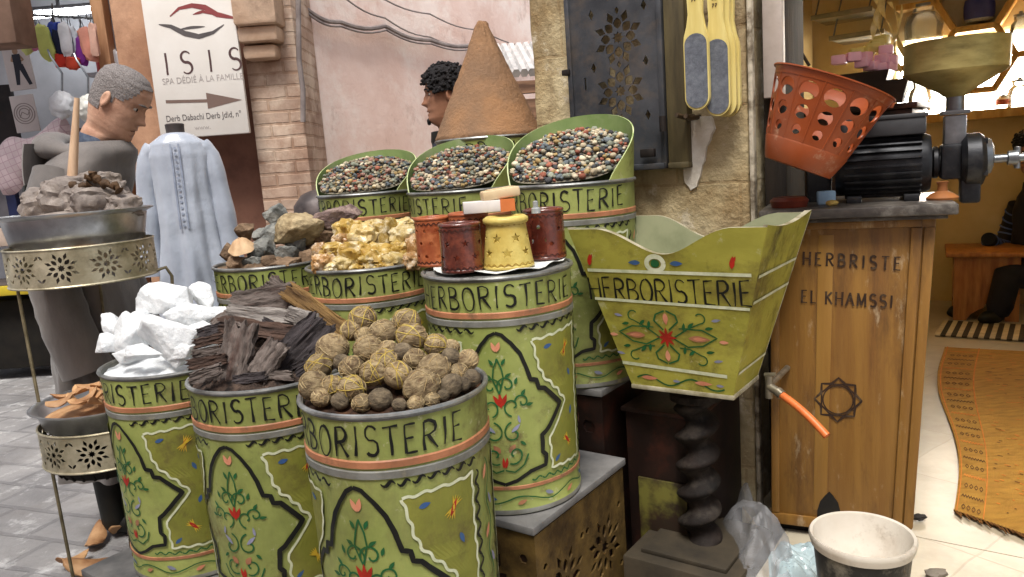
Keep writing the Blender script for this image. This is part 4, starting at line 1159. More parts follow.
for i, (px, py, yy, sc, lab) in enumerate(fpos):
    p = pl(px, py, yy)
    t = E('foot_file', lab, 'foot file', PLm @ V((p.x, yy, p.z)), SRZ, 'foot files hanging from a hook on the pillar')
    T = Matrix.Rotation(PI / 2, 4, 'X')
    sx = 1.0
    body = [(x * sx, y) for x, y in clean(outline_file())]
    b = B(); b.prism(body, -.007, .007, mat=T)
    bmesh.ops.bevel(b.bm, geom=[e for e in b.bm.edges if len(e.link_faces) == 2 and e.calc_face_angle(0) > 1.2], offset=.002, segments=2, affect='EDGES')
    hnd = b.out('handle', FY, t, smooth=40)
    if i < 2:
        b = B(); pad = arc(0, .040, .035, .034, 180, 360, 12) + arc(0, .195, .035, .032, 0, 180, 12)
        b.prism(pad, .0072, .0095, mat=T); b.out('grit_pad', FG, hnd, smooth=40)
        b = B(); mk = lambda x, z, h: V((x, -.0076 - h, z))
        for ln in (.325, .345):
            for k in range(2): ribbon(b, [(-.008 + k * .009, ln - .005), (-.003 + k * .009, ln + .005), (-.009 + k * .009, ln + .004)], .0028, 0, mk, .004)
        b.out('printed_mark', [M('print_brown', rgb(70, 50, 40))], hnd, smooth=0)
pk = pl(690, 116, -.03)
t = E('hook', 'dark forked wooden hook below the foot files on the pillar', 'hook', PLm @ V((pk.x, -.03, pk.z)), SRZ)
b = B(); b.tube([(0, .04, 0), (0, -.05, -.004), (-.012, -.08, .004)], .008, 8); b.tube([(.02, .04, -.004), (.02, -.05, -.01), (.016, -.075, -.002)], .008, 8); b.out('prong', HK, t)
# white metal channel at the right edge of pillar + dark gap strip
pa, pb = pl(763, 50, .06), pl(783, 50, .06)
b = B(); b.box(((pa.x + pb.x) / 2, .07, (pl(770, 98, .06).z + 2.6) / 2), (pb.x - pa.x, .03, 2.6 - pl(770, 98, .06).z), bev=.004)
o = b.out('shutter_channel', M('white_metal', rgb(206, 196, 188), rgb(184, 172, 162), 5, .45, dirt=(rgb(140, 128, 116), .4, 8)), loc=fr(-.86, 0), rz=SRZ)
tag(o, 'white metal roller channel beside the stone pillar', 'channel')
b = B(); b.box((.872, .012, 1.3), (.014, .03, 2.6), bev=.003)
o = b.out('edge_strip', M('chipped_white', rgb(190, 180, 160), rgb(110, 98, 80), 14, .7, lo=.4, hi=.55, bump=.5, bscale=40), loc=fr(-.86, 0), rz=SRZ)
tag(o, 'chipped pale edge strip down the right corner of the stone pillar', 'edge strip')
b = B(); b.box((.915, .21, 1.3), (.07, .22, 2.6), bev=.004)
o = b.out('door_jamb', M('jamb_dark', rgb(44, 36, 28), rgb(22, 18, 15), 6, .7, bump=.3, stretch=(4, 4, .5)), loc=fr(-.86, 0), rz=SRZ)
tag(o, 'dark wooden door jamb between the stone pillar and the counter', 'jamb')

# ------------------------------------------------------------------ counter
CRZ = R_(-25)
CO = V((.785, 2.265, .1)); CW, CDp, CHt = .435, .42, 1.0
WOOD = M('counter_wood', rgb(164, 120, 56, .64), rgb(148, 104, 46, .64), 5, .42, bump=.12, bscale=20, stretch=(7, 7, .45), dirt=(rgb(96, 62, 32), .8, 1.6), spec=.5)
WOODL = M('counter_wood_pale', rgb(168, 126, 62, .68), rgb(154, 112, 52, .68), 5, .38, bump=.05, stretch=(7, 7, .45))
grime(WOOD, rgb(70, 46, 26), .75, 3, .52, .68, (3, 3, .6))
grime(WOOD, rgb(176, 156, 124), .55, 9, .58, .68, (2, 2, .7), rough=.7)
ENG = M('engraved', rgb(52, 32, 18), rgb(36, 22, 12), 14, .7, dirt=(rgb(150, 130, 100), .35, 22))
SLAB = M('counter_slab', rgb(84, 78, 72), rgb(46, 42, 40), 8, .35, bump=.1, dirt=(rgb(170, 165, 155), .5, 9))
CT = E('counter', 'wooden counter carved with lettering and an eight pointed star', 'counter', CO, CRZ)
Cm = Matrix.Translation(CO) @ Matrix.Rotation(CRZ, 4, 'Z'); Ci = Cm.inverted()
CN = (Cm.to_3x3() @ V((0, -1, 0)))
def cpl(px, py, yy=0): return Ci @ atp(px, py, Cm @ V((0, yy, 0)), CN)
b = B(); b.box((CW / 2, CDp / 2, .5 + .03), (CW, CDp, .94), bev=.004); b.out('carcass', WOOD, CT)
b = B(); b.box((CW / 2, CDp / 2 + .01, .03), (CW - .04, CDp - .04, .06)); b.out('plinth', DARK, CT)
b = B()
fz0, fz1 = .07, .965
for x0, x1 in ((.0, .026), (CW - .060, CW - .032), (CW - .028, CW)):
    b.box(((x0 + x1) / 2, -.004, (fz0 + fz1) / 2), (x1 - x0, .010, fz1 - fz0), bev=.003)
b.box((CW / 2 - .017, -.0035, fz1 + .012), (CW - .034, .009, .022), bev=.003); b.box((CW / 2 - .017, -.0035, .05), (CW - .034, .009, .036), bev=.003)
b.out('frame', WOOD, CT)
b = B(); b.box((.155, -.0008, .52), (.042, .003, .86), bev=.0008); b.out('pale_strip', WOODL, CT)  # thin upright strip in a paler wood tone on the counter front
b = B(); b.box((CW / 2, CDp / 2 - .01, .995), (CW + .05, CDp + .05, .012), bev=.003); b.box((CW / 2 + .01, CDp / 2 - .02, 1.016), (CW + .075, CDp + .08, .030), bev=.006)
b.out('worktop', SLAB, CT)
cmap = lambda x, z, h: V((x, -.0025 - h, z))
b = B()
def ctext(txt, x0, y0, x1, y1, hgt, ):
    A_, B_ = cpl(x0, y0), cpl(x1, y1)
    L = (B_ - A_).length; g = (L - text_len(txt, hgt, 0)) / (len(txt) - 1)
    sl = (B_.z - A_.z) / (B_.x - A_.x)
    lettering(b, txt, A_.x, A_.z, hgt, g, 0, lambda x, z, h: cmap(x, z + sl * (x - A_.x), h), .0055, None, thin=.6, serif=True)
ctext('HERBRISTE', 804, 264, 903, 270, .036)
ctext('EL KHAMSSI', 803, 302, 900, 308, .036)
b.out('lettering', [ENG], CT, smooth=0)
b = B(); ec = cpl(844, 400); er = .068
for k in range(2):
    sq = [(ec.x + er * math.cos(PI / 4 * k + PI / 2 * i), ec.z + er * math.sin(PI / 4 * k + PI / 2 * i)) for i in range(4)]
    ribbon(b, sq + [sq[0]], .005, 0, cmap, .01)
ribbon(b, [(ec.x + .044 * math.cos(a), ec.z + .044 * math.sin(a)) for a in [2 * PI * i / 32 for i in range(33)]], .004, 0, cmap, .01)
st = starpoly(ec.x, ec.z, er * 1.02, 8, .80, 0)
ribbon(b, st + [st[0]], .004, 0, cmap, .01)
b.out('star_emblem', [ENG], CT, smooth=0)
b = B(); ac = cpl(838, 512)
ar = [(-.036, -.12), (.036, -.12), (.036, .0), (.028, .03), (.012, .052), (0, .064), (-.012, .052), (-.028, .03), (-.036, .0)]
b.prism([(ac.x + x, ac.z + z) for x, z in ar], 0, .004, mat=Matrix.Translation((0, .0005, 0)) @ Matrix.Rotation(PI / 2, 4, 'X'))
b.out('arched_opening', DARK, CT)

for o in list(CT.children):
    if o.name.startswith('worktop'): continue
    for v in o.data.vertices: v.co.x = v.co.x * (1 - .09 * (1 - v.co.z)) - .012 * (1 - v.co.z)
# ------------------------------------------------------------------ spice grinder on the counter
CAST = M('cast_iron', rgb(48, 50, 54), rgb(30, 30, 32), 10, .42, metal=.5, bump=.1, bscale=30, dirt=(rgb(96, 92, 84), .4, 10))
STEEL = M('worn_steel', rgb(140, 144, 148), rgb(96, 100, 104), 10, .35, metal=.8, bump=.05)
BRS = M('hopper_brass', rgb(176, 162, 104), rgb(136, 122, 72), 7, .36, metal=.45, bump=.08, rvar=.12, dirt=(rgb(70, 62, 42), .5, 8), stretch=(1, 1, 3))
GY = .17
GR = E('spice_grinder', 'black electric spice grinder with finned motor and brass funnel on the counter', 'grinder', Cm @ V((.3, GY, 1.031)), CRZ)
gi = lambda px, py: (cpl(px, py, GY) - V((.3, GY, 1.031)))
def RX(): return Matrix.Rotation(PI / 2, 4, 'Y')
ml, mr_ = gi(836, 160), gi(930, 160); mc = (ml + mr_) / 2
mrad = (gi(880, 128) - gi(880, 190)).length / 2
L = mr_.x - ml.x
mz = mrad + .012
b = B(); prof = [(.001, -L / 2), (mrad * .86, -L / 2), (mrad * .93, -L / 2 + .012), (mrad * .93, L / 2 - .012), (mrad * .86, L / 2), (.001, L / 2)]
b.lathe(prof, 40, mat=Matrix.Translation((mc.x, 0, mz)) @ RX())
for k in range(26):
    a = 2 * PI * k / 26
    b.box((0, 0, 0), (L * .8, .012, .005), mat=Matrix.Translation((mc.x, 0, mz)) @ Matrix.Rotation(a, 4, 'X') @ Matrix.Translation((0, mrad * .97, 0)))
for sx in (-1, 1): b.box((mc.x + sx * L * .3, 0, .01), (.04, mrad * 1.9, .02), bev=.003)
b.out('motor', CAST, GR)
b = B(); b.box((mc.x - L * .02, -.01, mz + mrad + .018), (L * .92, mrad * 1.3, .05), bev=.006); b.box((mc.x - L * .02, -.01, mz + mrad + .047), (L * .96, mrad * 1.38, .012), bev=.003)
b.out('switch_box', M('black_box', rgb(62, 62, 64), rgb(44, 44, 46), 10, .5), GR)
b = B(); hx = gi(966, 150)
hr = .077
b.lathe([(.001, -.035), (hr * .8, -.035), (hr, -.022), (hr, .012), (hr * .9, .022), (hr * .6, .03), (.001, .032)], 36, mat=Matrix.Translation((hx.x + .02, 0, mz)) @ RX())
b.box((hx.x - .035, 0, mz), (.06, .08, .10), bev=.008)
b.lathe([(.001, 0), (.028, 0), (.028, .07), (.001, .07)], 24, mat=Matrix.Translation((mr_.x - .01, 0, mz)) @ RX())
b.lathe([(.04, 0), (.046, .004), (.046, .014), (.04, .018)], 24, mat=Matrix.Translation((mr_.x + .004, 0, mz)) @ RX(), cap0=True, cap1=True)
for k in range(4):
    a = PI / 2 * k + .6
    b.lathe([(.001, 0), (.009, 0), (.009, .012), (.001, .012)], 6, mat=Matrix.Translation((hx.x + .036, hr * .84 * math.cos(a), mz + hr * .84 * math.sin(a))) @ RX())
b.box((hx.x + .01, -.01, mz - .085), (.05, .06, .07), bev=.008)
b.out('mill_head', CAST, GR)
b = B(); b.lathe([(.001, 0), (hr * .72, 0), (hr * .62, .018), (.03, .024), (.001, .024)], 30, mat=Matrix.Translation((hx.x + .043, 0, mz + .008)) @ RX()); b.out('cover_plate', STEEL, GR)
b = B(); b.lathe([(.001, 0), (.012, 0), (.012, .035), (.02, .037), (.022, .06), (.012, .064), (.012, .08), (.001, .08)], 20, mat=Matrix.Translation((hx.x + .065, 0, mz)) @ RX())
b.tube([(hx.x + .125, 0, mz - .03), (hx.x + .125, 0, mz + .03)], .008, 10); b.out('adjusting_knob', STEEL, GR)
nk = gi(955, 108); rimz = gi(956, 42).z
b = B(); b.box((nk.x, 0, (nk.z + .0) - .012), (.072, .07, .012), bev=.003); b.lathe([(.001, 0), (.024, 0), (.024, .05), (.001, .05)], 24, mat=Matrix.Translation((nk.x, 0, nk.z - .008)))
b.box((nk.x, 0, (nk.z - .02 + mz) / 2), (.055, .055, max(.02, nk.z - .02 - mz)), bev=.004)
b.out('feed_neck', STEEL, GR)
hrad = (gi(1010, 45) - gi(902, 45)).length / 2
hcx = gi(956, 45).x
b = B()
z1, z0 = rimz, nk.z + .03
b.lathe([(.022, z0), (.032, z0 + .006), (.04, z0 + .014), (hrad * .94, z1 - .088), (hrad * .985, z1 - .080), (hrad, z1), (hrad * 1.012, z1 + .003), (hrad * .98, z1), (hrad * .965, z1 - .078), (.036, z0 + .018), (.022, z0 + .01)], 64, mat=Matrix.Translation((hcx, 0, 0)))
b.out('funnel', BRS, GR, smooth=30)
# small wooden foot
p = gi(940, 190)
b = B(); b.lathe([(.001, 0), (.040, 0), (.042, .006), (.030, .016), (.014, .024), (.012, .04), (.016, .05), (.001, .052)], 28)
o = b.out('wooden_stopper', M('wood_brown', rgb(150, 96, 52), rgb(110, 66, 34), 8, .5), loc=Cm @ V((.3 + p.x, .10, 1.0315))); tag(o, 'small turned wooden stopper standing beside the grinder motor', 'stopper')
p = cpl(832, 189, .04); b = B(); b.rock((.018, .012, .009), 4, .2, 2, 3)
o = b.out('root_piece', M('ginger', rgb(196, 168, 92), rgb(150, 120, 60), 14, .8, bump=.4), loc=Cm @ V((p.x, .04, 1.039))); tag(o, 'small yellow root lying on the counter in front of the motor', 'root')
p0 = cpl(816, 150, .22)
b = B(); b.box((0, 0, .075), (.07, .06, .15), bev=.006)
o = b.out('dark_block', CAST, loc=Cm @ V((p0.x + .01, .22, 1.031)), rz=CRZ); tag(o, 'dark metal block standing between the basket and the motor', 'block')
p0 = cpl(826, 176, .10); b = B(); b.box((0, 0, .02), (.05, .03, .04), bev=.004)
o = b.out('blue_box', M('pale_blue', rgb(150, 178, 200), rgb(120, 150, 176), 9, .5), loc=Cm @ V((p0.x, .10, 1.031)), rz=CRZ + .2); tag(o, 'small pale blue box beside the basket base', 'box')

# ------------------------------------------------------------------ orange pierced basket
BSK = M('orange_plastic', rgb(166, 80, 36, .85), rgb(144, 66, 28, .85), 4, .38, bump=.04, bscale=12, spec=.5, sss=.0, dirt=(rgb(160, 84, 52), .6, 5))
bd = 2.16
pb_, pt_ = atd(797, 168, bd), atd(833, 84, bd - .06)
grime(BSK, rgb(130, 78, 54), .6, 5, .5, .68, rough=.6)
grime(BSK, rgb(190, 160, 130), .5, 14, .58, .68)
axis = (pt_ - pb_).normalized(); BHt = (pt_ - pb_).length
rt, rb = 55.5 * bd / FPX, 34 * bd / FPX
zax = axis; xax = CR - zax * CR.dot(zax); xax.normalize(); yax = zax.cross(xax)
bmx = Matrix((xax, yax, zax)).transposed()
BT = E('basket', 'orange plastic basket with oval holes tilted on the counter beside the pillar', 'basket', pb_, rot=bmx.to_euler())
C = 2 * PI * (rb + rt) / 2
holes = []
for z, r_ in ((.385, .018), (.575, .025), (.80, .032)):
    nc = 13
    for k in range(nc):
        x = C * ((k + .5 + (.5 if z == .585 else 0)) / nc)
        if x > C * .97: continue
        holes.append(circ(x, z * BHt, r_ * .80 * C / .85, r_ * C / .85 * .78, 18))
bm = plate([(0, .26 * BHt), (C, .26 * BHt), (C, BHt * .93), (0, BHt * .93)], holes, .004)
bmesh.ops.triangulate(bm, faces=bm.faces); slice_x(bm, [C * i / 64 for i in range(1, 64)])
for v in bm.verts:
    th = 2 * PI * v.co.x / C; rr = rb + (rt - rb) * v.co.y / BHt + v.co.z + .0
    v.co = V((rr * math.sin(th), -rr * math.cos(th), v.co.y))
bmesh.ops.remove_doubles(bm, verts=bm.verts, dist=1e-5)
b = B(); b.merge(bm)
rz2 = lambda t: rb + (rt - rb) * t
b.lathe([(.001, 0), (rb - .004, 0), (rb, .006), (rz2(.24) + .004, BHt * .24), (rz2(.262) + .002, BHt * .262), (rz2(.262) - .003, BHt * .262), (rz2(.24) - .003, BHt * .235), (rb - .006, .008), (.001, .006)], 64)
for k in range(13):
    a = 2 * PI * (k + 1.0) / 13 + .0
    b.tube([((rz2(t) + .002) * math.sin(a), -(rz2(t) + .002) * math.cos(a), BHt * t) for t in (.27, .5, .75, .93)], .0022, 6)
b.out('body', BSK, BT, smooth=40)
b = B(); b.lathe([(rz2(.93) - .002, BHt * .925), (rz2(.93) + .003, BHt * .925), (rt + .004, BHt), (rt + .010, BHt * 1.005), (rt + .010, BHt * 1.02), (rt - .002, BHt * 1.02), (rt - .002, BHt), (rz2(.93) - .002, BHt * .925)], 64); b.out('rim', BSK, BT, smooth=40)
b = B(); b.box((rt + .012, 0, BHt * 1.0), (.012, .05, .022), bev=.004); b.out('handle', BSK, BT)
b = B(); q = cpl(789, 186, .05)
b.lathe([(.001, 0), (.05, 0), (.056, .02), (.045, .03), (.001, .032)], 30)
o = b.out('tin_stand', M('red_tin', rgb(120, 52, 34), rgb(70, 30, 22), 8, .5), loc=Cm @ V((q.x, .05, 1.0315))); tag(o, 'low dark red tin under the tilted orange basket', 'tin')

# ------------------------------------------------------------------ tap with orange hose
tp = atd(769, 386, 2.16)
t = E('tap', 'small metal tap with an orange hose in front of the counter', 'tap', tp, SRZ)
TAPM = M('tap_metal', rgb(166, 158, 140), rgb(110, 104, 92), 20, .35, metal=.7)
b = B(); b.tube([(.0, .0, -.035), (0, 0, .03)], .011, 12); b.tube([(0, 0, 0), (.03, -.01, -.012)], .012, 12); b.tube([(-.012, 0, .032), (.02, 0, .036)], .006, 8); b.tube([(0, .0, 0), (-.005, .20, 0)], .009, 10)
b.tube([(.026, -.008, -.010), (.040, -.014, -.018)], .014, 12)
b.out('valve', TAPM, t)
h0, h1 = V((.036, -.012, -.016)), None
e_ = Matrix.Rotation(-SRZ, 3, 'Z') @ (atd(827, 436, 2.02) - tp)
b = B(); pts = [h0.lerp(e_, i / 8) + V((0, 0, .008 * math.sin(PI * i / 8))) for i in range(9)]
b.tube(pts, .0105, 14, cap=False); b.tube(pts[:], .0075, 14, cap=True)
b.out('hose', M('orange_hose', rgb(216, 118, 62), rgb(196, 96, 44), 8, .4, sss=.1), t)

# ------------------------------------------------------------------ bucket
bp = atd(862, 534, 1.86)
t = E('bucket', 'black bucket with a white basin set in its mouth, in front of the counter', 'bucket', (bp.x, bp.y, .1), .3)
rbk = 49.5 * 1.86 / FPX; bh = bp.z - .1
b = B(); b.lathe([(.001, .0), (rbk * .74, 0), (rbk * .93, bh - .02), (rbk * .91, bh - .02), (rbk * .72, .006), (.001, .006)], 56); b.out('outer_pail', M('black_plastic', rgb(34, 34, 34), rgb(20, 20, 20), 8, .4, dirt=(rgb(140, 134, 120), .8, 14)), t)
b = B(); b.lathe([(rbk * .90, bh - .03), (rbk * .97, bh - .026), (rbk * 1.0, bh - .012), (rbk * 1.01, bh - .004), (rbk * .985, bh + .002), (rbk * .93, bh), (rbk * .89, bh - .014), (rbk * .72, bh - .10), (rbk * .60, bh - .125), (.001, bh - .128)], 64)
b.out('basin', grime(M('white_enamel', rgb(206, 200, 188), rgb(188, 180, 166), 5, .35, spec=.5, dirt=(rgb(150, 128, 104), .5, 6)), rgb(120, 104, 86), .6, 9, .56, .68), t, smooth=50)
b = B(); b.lathe([(.001, bh - .112), (rbk * .68, bh - .112), (rbk * .68, bh - .114), (.001, bh - .114)], 40); b.out('water', M('milky_water', rgb(206, 186, 186), rgb(222, 216, 212), 9, .1), t)

# ------------------------------------------------------------------ clear plastic bags and litter
PLAS = glass('clear_plastic', (.66, .67, .70, 1), .35, .16, film=.35)
def bag(name, label, pts, hgt, seed, mat, zoff=0.1):
    b = B(); n = 72
    cx = sum(p[0] for p in pts) / len(pts); cy = sum(p[1] for p in pts) / len(pts)
    rows = []
    for ring in range(25):
        k = 1 - ring / 24
        row = []
        for i in range(n):
            f = i / n * len(pts); a, c = pts[int(f) % len(pts)], pts[(int(f) + 1) % len(pts)]; q = f - int(f)
            x, y = a[0] + (c[0] - a[0]) * q, a[1] + (c[1] - a[1]) * q
            x, y = cx + (x - cx) * k, cy + (y - cy) * k
            z = (hgt * (1 - k ** 2) ** .7 * (.6 + .7 * noise.noise(V((x * 8, y * 8, seed)))) + .035 * abs(noise.noise(V((x * 22, y * 8, seed)))) + .018 * abs(noise.noise(V((x * 34 + y * 26, y * 40, seed))))) * min(1, (1 - k) * 4)
            row.append((x, y, zoff + max(.003, z)))
        rows.append(row)
    b.loft(rows, 0, True, False, True)
    o = b.out(name, mat, smooth=28); tag(o, label, 'bag'); return o
g1 = [atz(x, y, .1) for x, y in ((712, 540), (742, 505), (760, 530), (800, 570), (800, 600), (740, 600))]
bag('plastic_bag', 'crumpled clear plastic bag beside the twisted post', [(p.x, p.y) for p in g1], .17, 3, PLAS)
g2 = [atz(x, y, .1) for x, y in ((768, 552), (815, 548), (826, 570), (820, 592), (770, 592))]
bag('plastic_bag', 'flat pale blue plastic bag between the post and the bucket', [(p.x, p.y) for p in g2], .07, 8, glass('blue_plastic', (.52, .66, .70, 1), .15, .6))
p = atz(676, 532, .02)
b = B(); b.box((0, 0, .11), (.07, .05, .22), bev=.004)
for v in b.bm.verts: v.co.x += .01 * math.sin(v.co.z * 30); v.co.y += .012 * math.sin(v.co.z * 22)
o = b.out('paper_packet', M('packet', rgb(168, 188, 192), rgb(120, 146, 150), 20, .6, lo=.4, hi=.5, dirt=(rgb(24, 40, 40), .9, 18)), loc=fr(-.16, -.26, .0)); o.scale.z = 1.6; tag(o, 'pale blue paper packet in the shadow behind the twisted post', 'packet')
# ------------------------------------------------------------------ ground
def W(px, py, Y): return atp(px, py, V((0, Y, 0)), V((0, 1, 0)))
PAVE = M('street_stone', rgb(160, 158, 157), rgb(122, 121, 122), 2.5, .7, bump=.5, bscale=30, dirt=(rgb(100, 98, 98), .6, 5), spec=.4)
brick(PAVE, .30, .20, (.50, .50, .52, 1), size=.016, rot=(0, 0, .35), bump=.5, amount=.5)
grime(PAVE, rgb(112, 108, 106), .7, 1.6, .5, .66)
grime(PAVE, rgb(206, 206, 206), .6, 7, .54, .66)
b = B(); b.poly([(-60, -60, 0), (60, -60, 0), (60, 60, 0), (-60, 60, 0)]); tag(b.out('street', PAVE, smooth=0), kind='structure')
TILE = M('shop_floor', rgb(184, 174, 152), rgb(160, 148, 126), 3, .32, bump=.03, dirt=(rgb(140, 126, 104), .5, 4), spec=.5)
brick(TILE, .45, .45, (.72, .70, .66, 1), size=.004, rot=(0, 0, SRZ), bump=.15, amount=.7, off=0)
b = B()
mf = Matrix.Translation(ORG) @ Matrix.Rotation(SRZ, 4, 'Z')
b.box((1.28, -.62, .045), (2.3, 1.3, .11), mat=mf); b.box((.78, 2.0, .045), (3.26, 3.93, .109), mat=mf)
tag(b.out('shop_floor', TILE, smooth=0), kind='structure')

# ------------------------------------------------------------------ alley walls
PINK = M('pink_plaster', rgb(244, 220, 210), rgb(232, 202, 190), 3, .9, bump=.5, bscale=22, dirt=(rgb(206, 168, 152), .5, 2.2))
grime(PINK, rgb(250, 236, 228), .8, 1.3, .48, .6)
grime(PINK, rgb(176, 140, 124), .6, 3.2, .58, .70, (1, 1, .6))
wp0 = V((-1.45, 4.9, 0)); wd = V((.557, .83, 0)).normalized(); wn = V((wd.y, -wd.x, 0))
wang = math.atan2(wd.y, wd.x)
b = B(); b.box((5.0, .2, 3.0), (10.0, .4, 6.0)); 
o = b.out('pink_wall', PINK, loc=wp0, rz=wang); tag(o, 'sunlit pink plaster wall receding along the alley', 'wall')
# wall thickness lies behind
CBL = M('cable_grey', rgb(150, 140, 136), rgb(120, 110, 108), 10, .6)
for i, (pts, r, lab) in enumerate([([(305, 8), (340, 22), (385, 26), (430, 40), (475, 45), (535, 52)], .016, 'thick grey bundle of cables sagging along the pink wall'), ([(340, -6), (385, 18), (430, 37), (470, 44)], .006, 'thin cable crossing down to the bundle on the pink wall'), ([(375, -6), (430, 14), (480, 30), (535, 48)], .006, 'thin upper cable stretched along the pink wall')]):
    q = [atp(x, y, wp0 + wn * .05, wn) for x, y in pts]
    d = []
    for a, c in zip(q[:-1], q[1:]):
        for k in range(6): d.append(a.lerp(c, k / 6) + V((0, 0, -.03 * math.sin(PI * k / 6))))
    b = B(); b.tube(d + [q[-1]], r, 7)
    if i == 0: b.tube([v + V((0, 0, -.03)) + wn * .01 for v in d], r * .5, 6)
    tag(b.out('cable', CBL), lab, 'cable')
# painted notice on the pink wall
qa, qb, qc = [atp(x, y, wp0, wn) for x, y in ((296, 136), (321, 136), (300, 184))]
b = B(); L = (qb - qa).length; Hh = qa.z - qc.z
b.box((0, 0, 0), (L, .02, Hh)); 
mw = lambda x, z, h: V((x, -.0105 - h, z))
rd = random.Random(3)
for k in range(4):
    x = -L * .32 + k * L * .2; ribbon(b, [(x, Hh * .28), (x + L * .09, Hh * .36), (x + L * .14, Hh * .22), (x + L * .05, Hh * .16)], .022, 1, mw, .02)
ribbon(b, [(-L * .02, -Hh * .06), (L * .1, .0), (L * .16, -Hh * .10), (L * .03, -Hh * .20)], .04, 1, mw, .02, closed=True)
ribbon(b, [(-L * .1, -Hh * .36), (L * .02, -Hh * .30), (L * .10, -Hh * .42)], .03, 1, mw, .02)
o = b.out('painted_panel', [M('panel_brown', rgb(150, 112, 100), rgb(130, 94, 84), 8, .8), M('chalk', rgb(220, 200, 190))], loc=(qa + qc) / 2 + (qb - qa) / 2 + wn * .012, rz=wang, smooth=0)
tag(o, 'brown painted panel with whitish scrawl low on the pink wall', 'panel')
# end of the alley
END = M('end_wall', rgb(232, 214, 200), rgb(210, 190, 176), 2, .9, bump=.3)
b = B(); b.box((.5, 9.3, 3), (4, .3, 6)); tag(b.out('end_wall', END), 'pale wall closing the far end of the alley', 'wall')
t = E('awning', 'ridged pale awning on wooden beams at the far end of the alley', 'awning', W(518, 68, 6.2), .1)
b = B()
for k in range(14): b.tube([(-.3 + k * .06, -.35, -.08), (-.3 + k * .06, .35, .22)], .034, 6)
b.out('ridged_sheet', M('awning_sheet', rgb(200, 196, 194), rgb(160, 160, 160), 8, .5), t)
b = B(); b.box((.1, -.3, -.18), (.9, .08, .09)); b.box((.1, -.1, -.34), (.9, .5, .14)); b.box((.32, -.1, -1.4), (.1, .1, 2.0)); b.out('beam', M('awning_beam', rgb(150, 116, 92), rgb(90, 66, 52), 5, .8, stretch=(.5, 4, 4)), t)

# sign wall and brick pillar
PEACH = M('peach_plaster', rgb(198, 156, 126), rgb(168, 126, 98), 4, .9, bump=.4, bscale=25, dirt=(rgb(120, 84, 66), .7, 3))
RBR = M('red_brown_plaster', rgb(138, 98, 80), rgb(104, 72, 60), 4, .9, bump=.5, bscale=20, dirt=(rgb(80, 58, 50), .7, 4))
Yw = 4.8
x0, x1, x2 = W(122, 100, Yw).x, W(160, 100, Yw).x, W(252, 100, Yw).x
b = B(); b.box(((x0 + x1) / 2, Yw + .26, 2), (x1 - x0, .5, 4), bev=.02); tag(b.out('peach_pillar', PEACH), 'peach plaster pillar left of the sign beside the shop front', 'pillar')
b = B(); b.box(((x1 + x2) / 2 + .004, Yw + .30, 2), (x2 - x1 - .004, .44, 4)); tag(b.out('sign_wall', RBR), 'red brown wall behind the mannequin and the sign', 'wall')
BRK = M('brick_face', rgb(206, 180, 160), rgb(172, 142, 122), 5, .9, bump=.4, bscale=30, dirt=(rgb(120, 88, 74), .5, 4))
brick(BRK, .24, .075, (.72, .66, .60, 1), size=.010, rot=(PI / 2, 0, 0), bump=.6, amount=.9)
x3 = W(306, 120, Yw).x
grime(BRK, rgb(222, 204, 184), .7, 2.5, .5, .64)
grime(BRK, rgb(120, 86, 70), .6, 3.5, .54, .68)
t = E('brick_pillar', 'brick pillar with a plaster corbel at the mouth of the alley', 'pillar', (x2, Yw, 0))
b = B(); b.box(((x3 - x2) / 2 + .003, .2, 2), (x3 - x2 - .003, .5, 4), bev=.01); b.out('shaft', BRK, t)
zc0, zc1 = W(270, 62, Yw).z, W(270, 44, Yw).z
b = B(); wpx = (x3 - x2)
b.box((wpx * .40, -.10, zc0 + .04), (wpx * .62, .12, .08), bev=.02); b.box((wpx * .44, -.12, zc1 + .03), (wpx * .74, .16, .09), bev=.02); b.box((wpx * .46, -.14, zc1 + .6), (wpx * .80, .2, 1.05), bev=.02)
b.out('corbel', M('corbel_plaster', rgb(220, 192, 166), rgb(188, 156, 130), 5, .9, bump=.5, bscale=20, dirt=(rgb(120, 90, 74), .7, 5)), t)
q = [W(x, y, Yw - .08) for x, y in ((298, -10), (299, 60), (303, 90), (303, 122))]
b = B(); b.tube(q, .016, 8); tag(b.out('conduit', CBL), 'grey conduit running down the right edge of the brick pillar', 'conduit')
b = B(); w = W(322, 221, 3.9); b.lathe([(.001, .16), (.05, .155), (.10, .12), (.125, .06), (.13, 0), (.12, .0), (.11, .05), (.001, .14)], 40)
o = b.out('metal_bowl', M('dull_metal', rgb(104, 94, 92), rgb(62, 56, 56), 9, .5, metal=.3), loc=w, smooth=60); o.rotation_euler = (.25, -.25, 0); tag(o, 'upturned dull metal bowl behind the leftmost scooped drum', 'bowl')
t2 = w.copy(); b = B(); b.box((t2.x, t2.y + .02, (t2.z - .02) / 2), (.24, .24, t2.z - .02), bev=.01); tag(b.out('wooden_stand', DKWOOD), 'dark stand carrying the upturned metal bowl', 'stand')

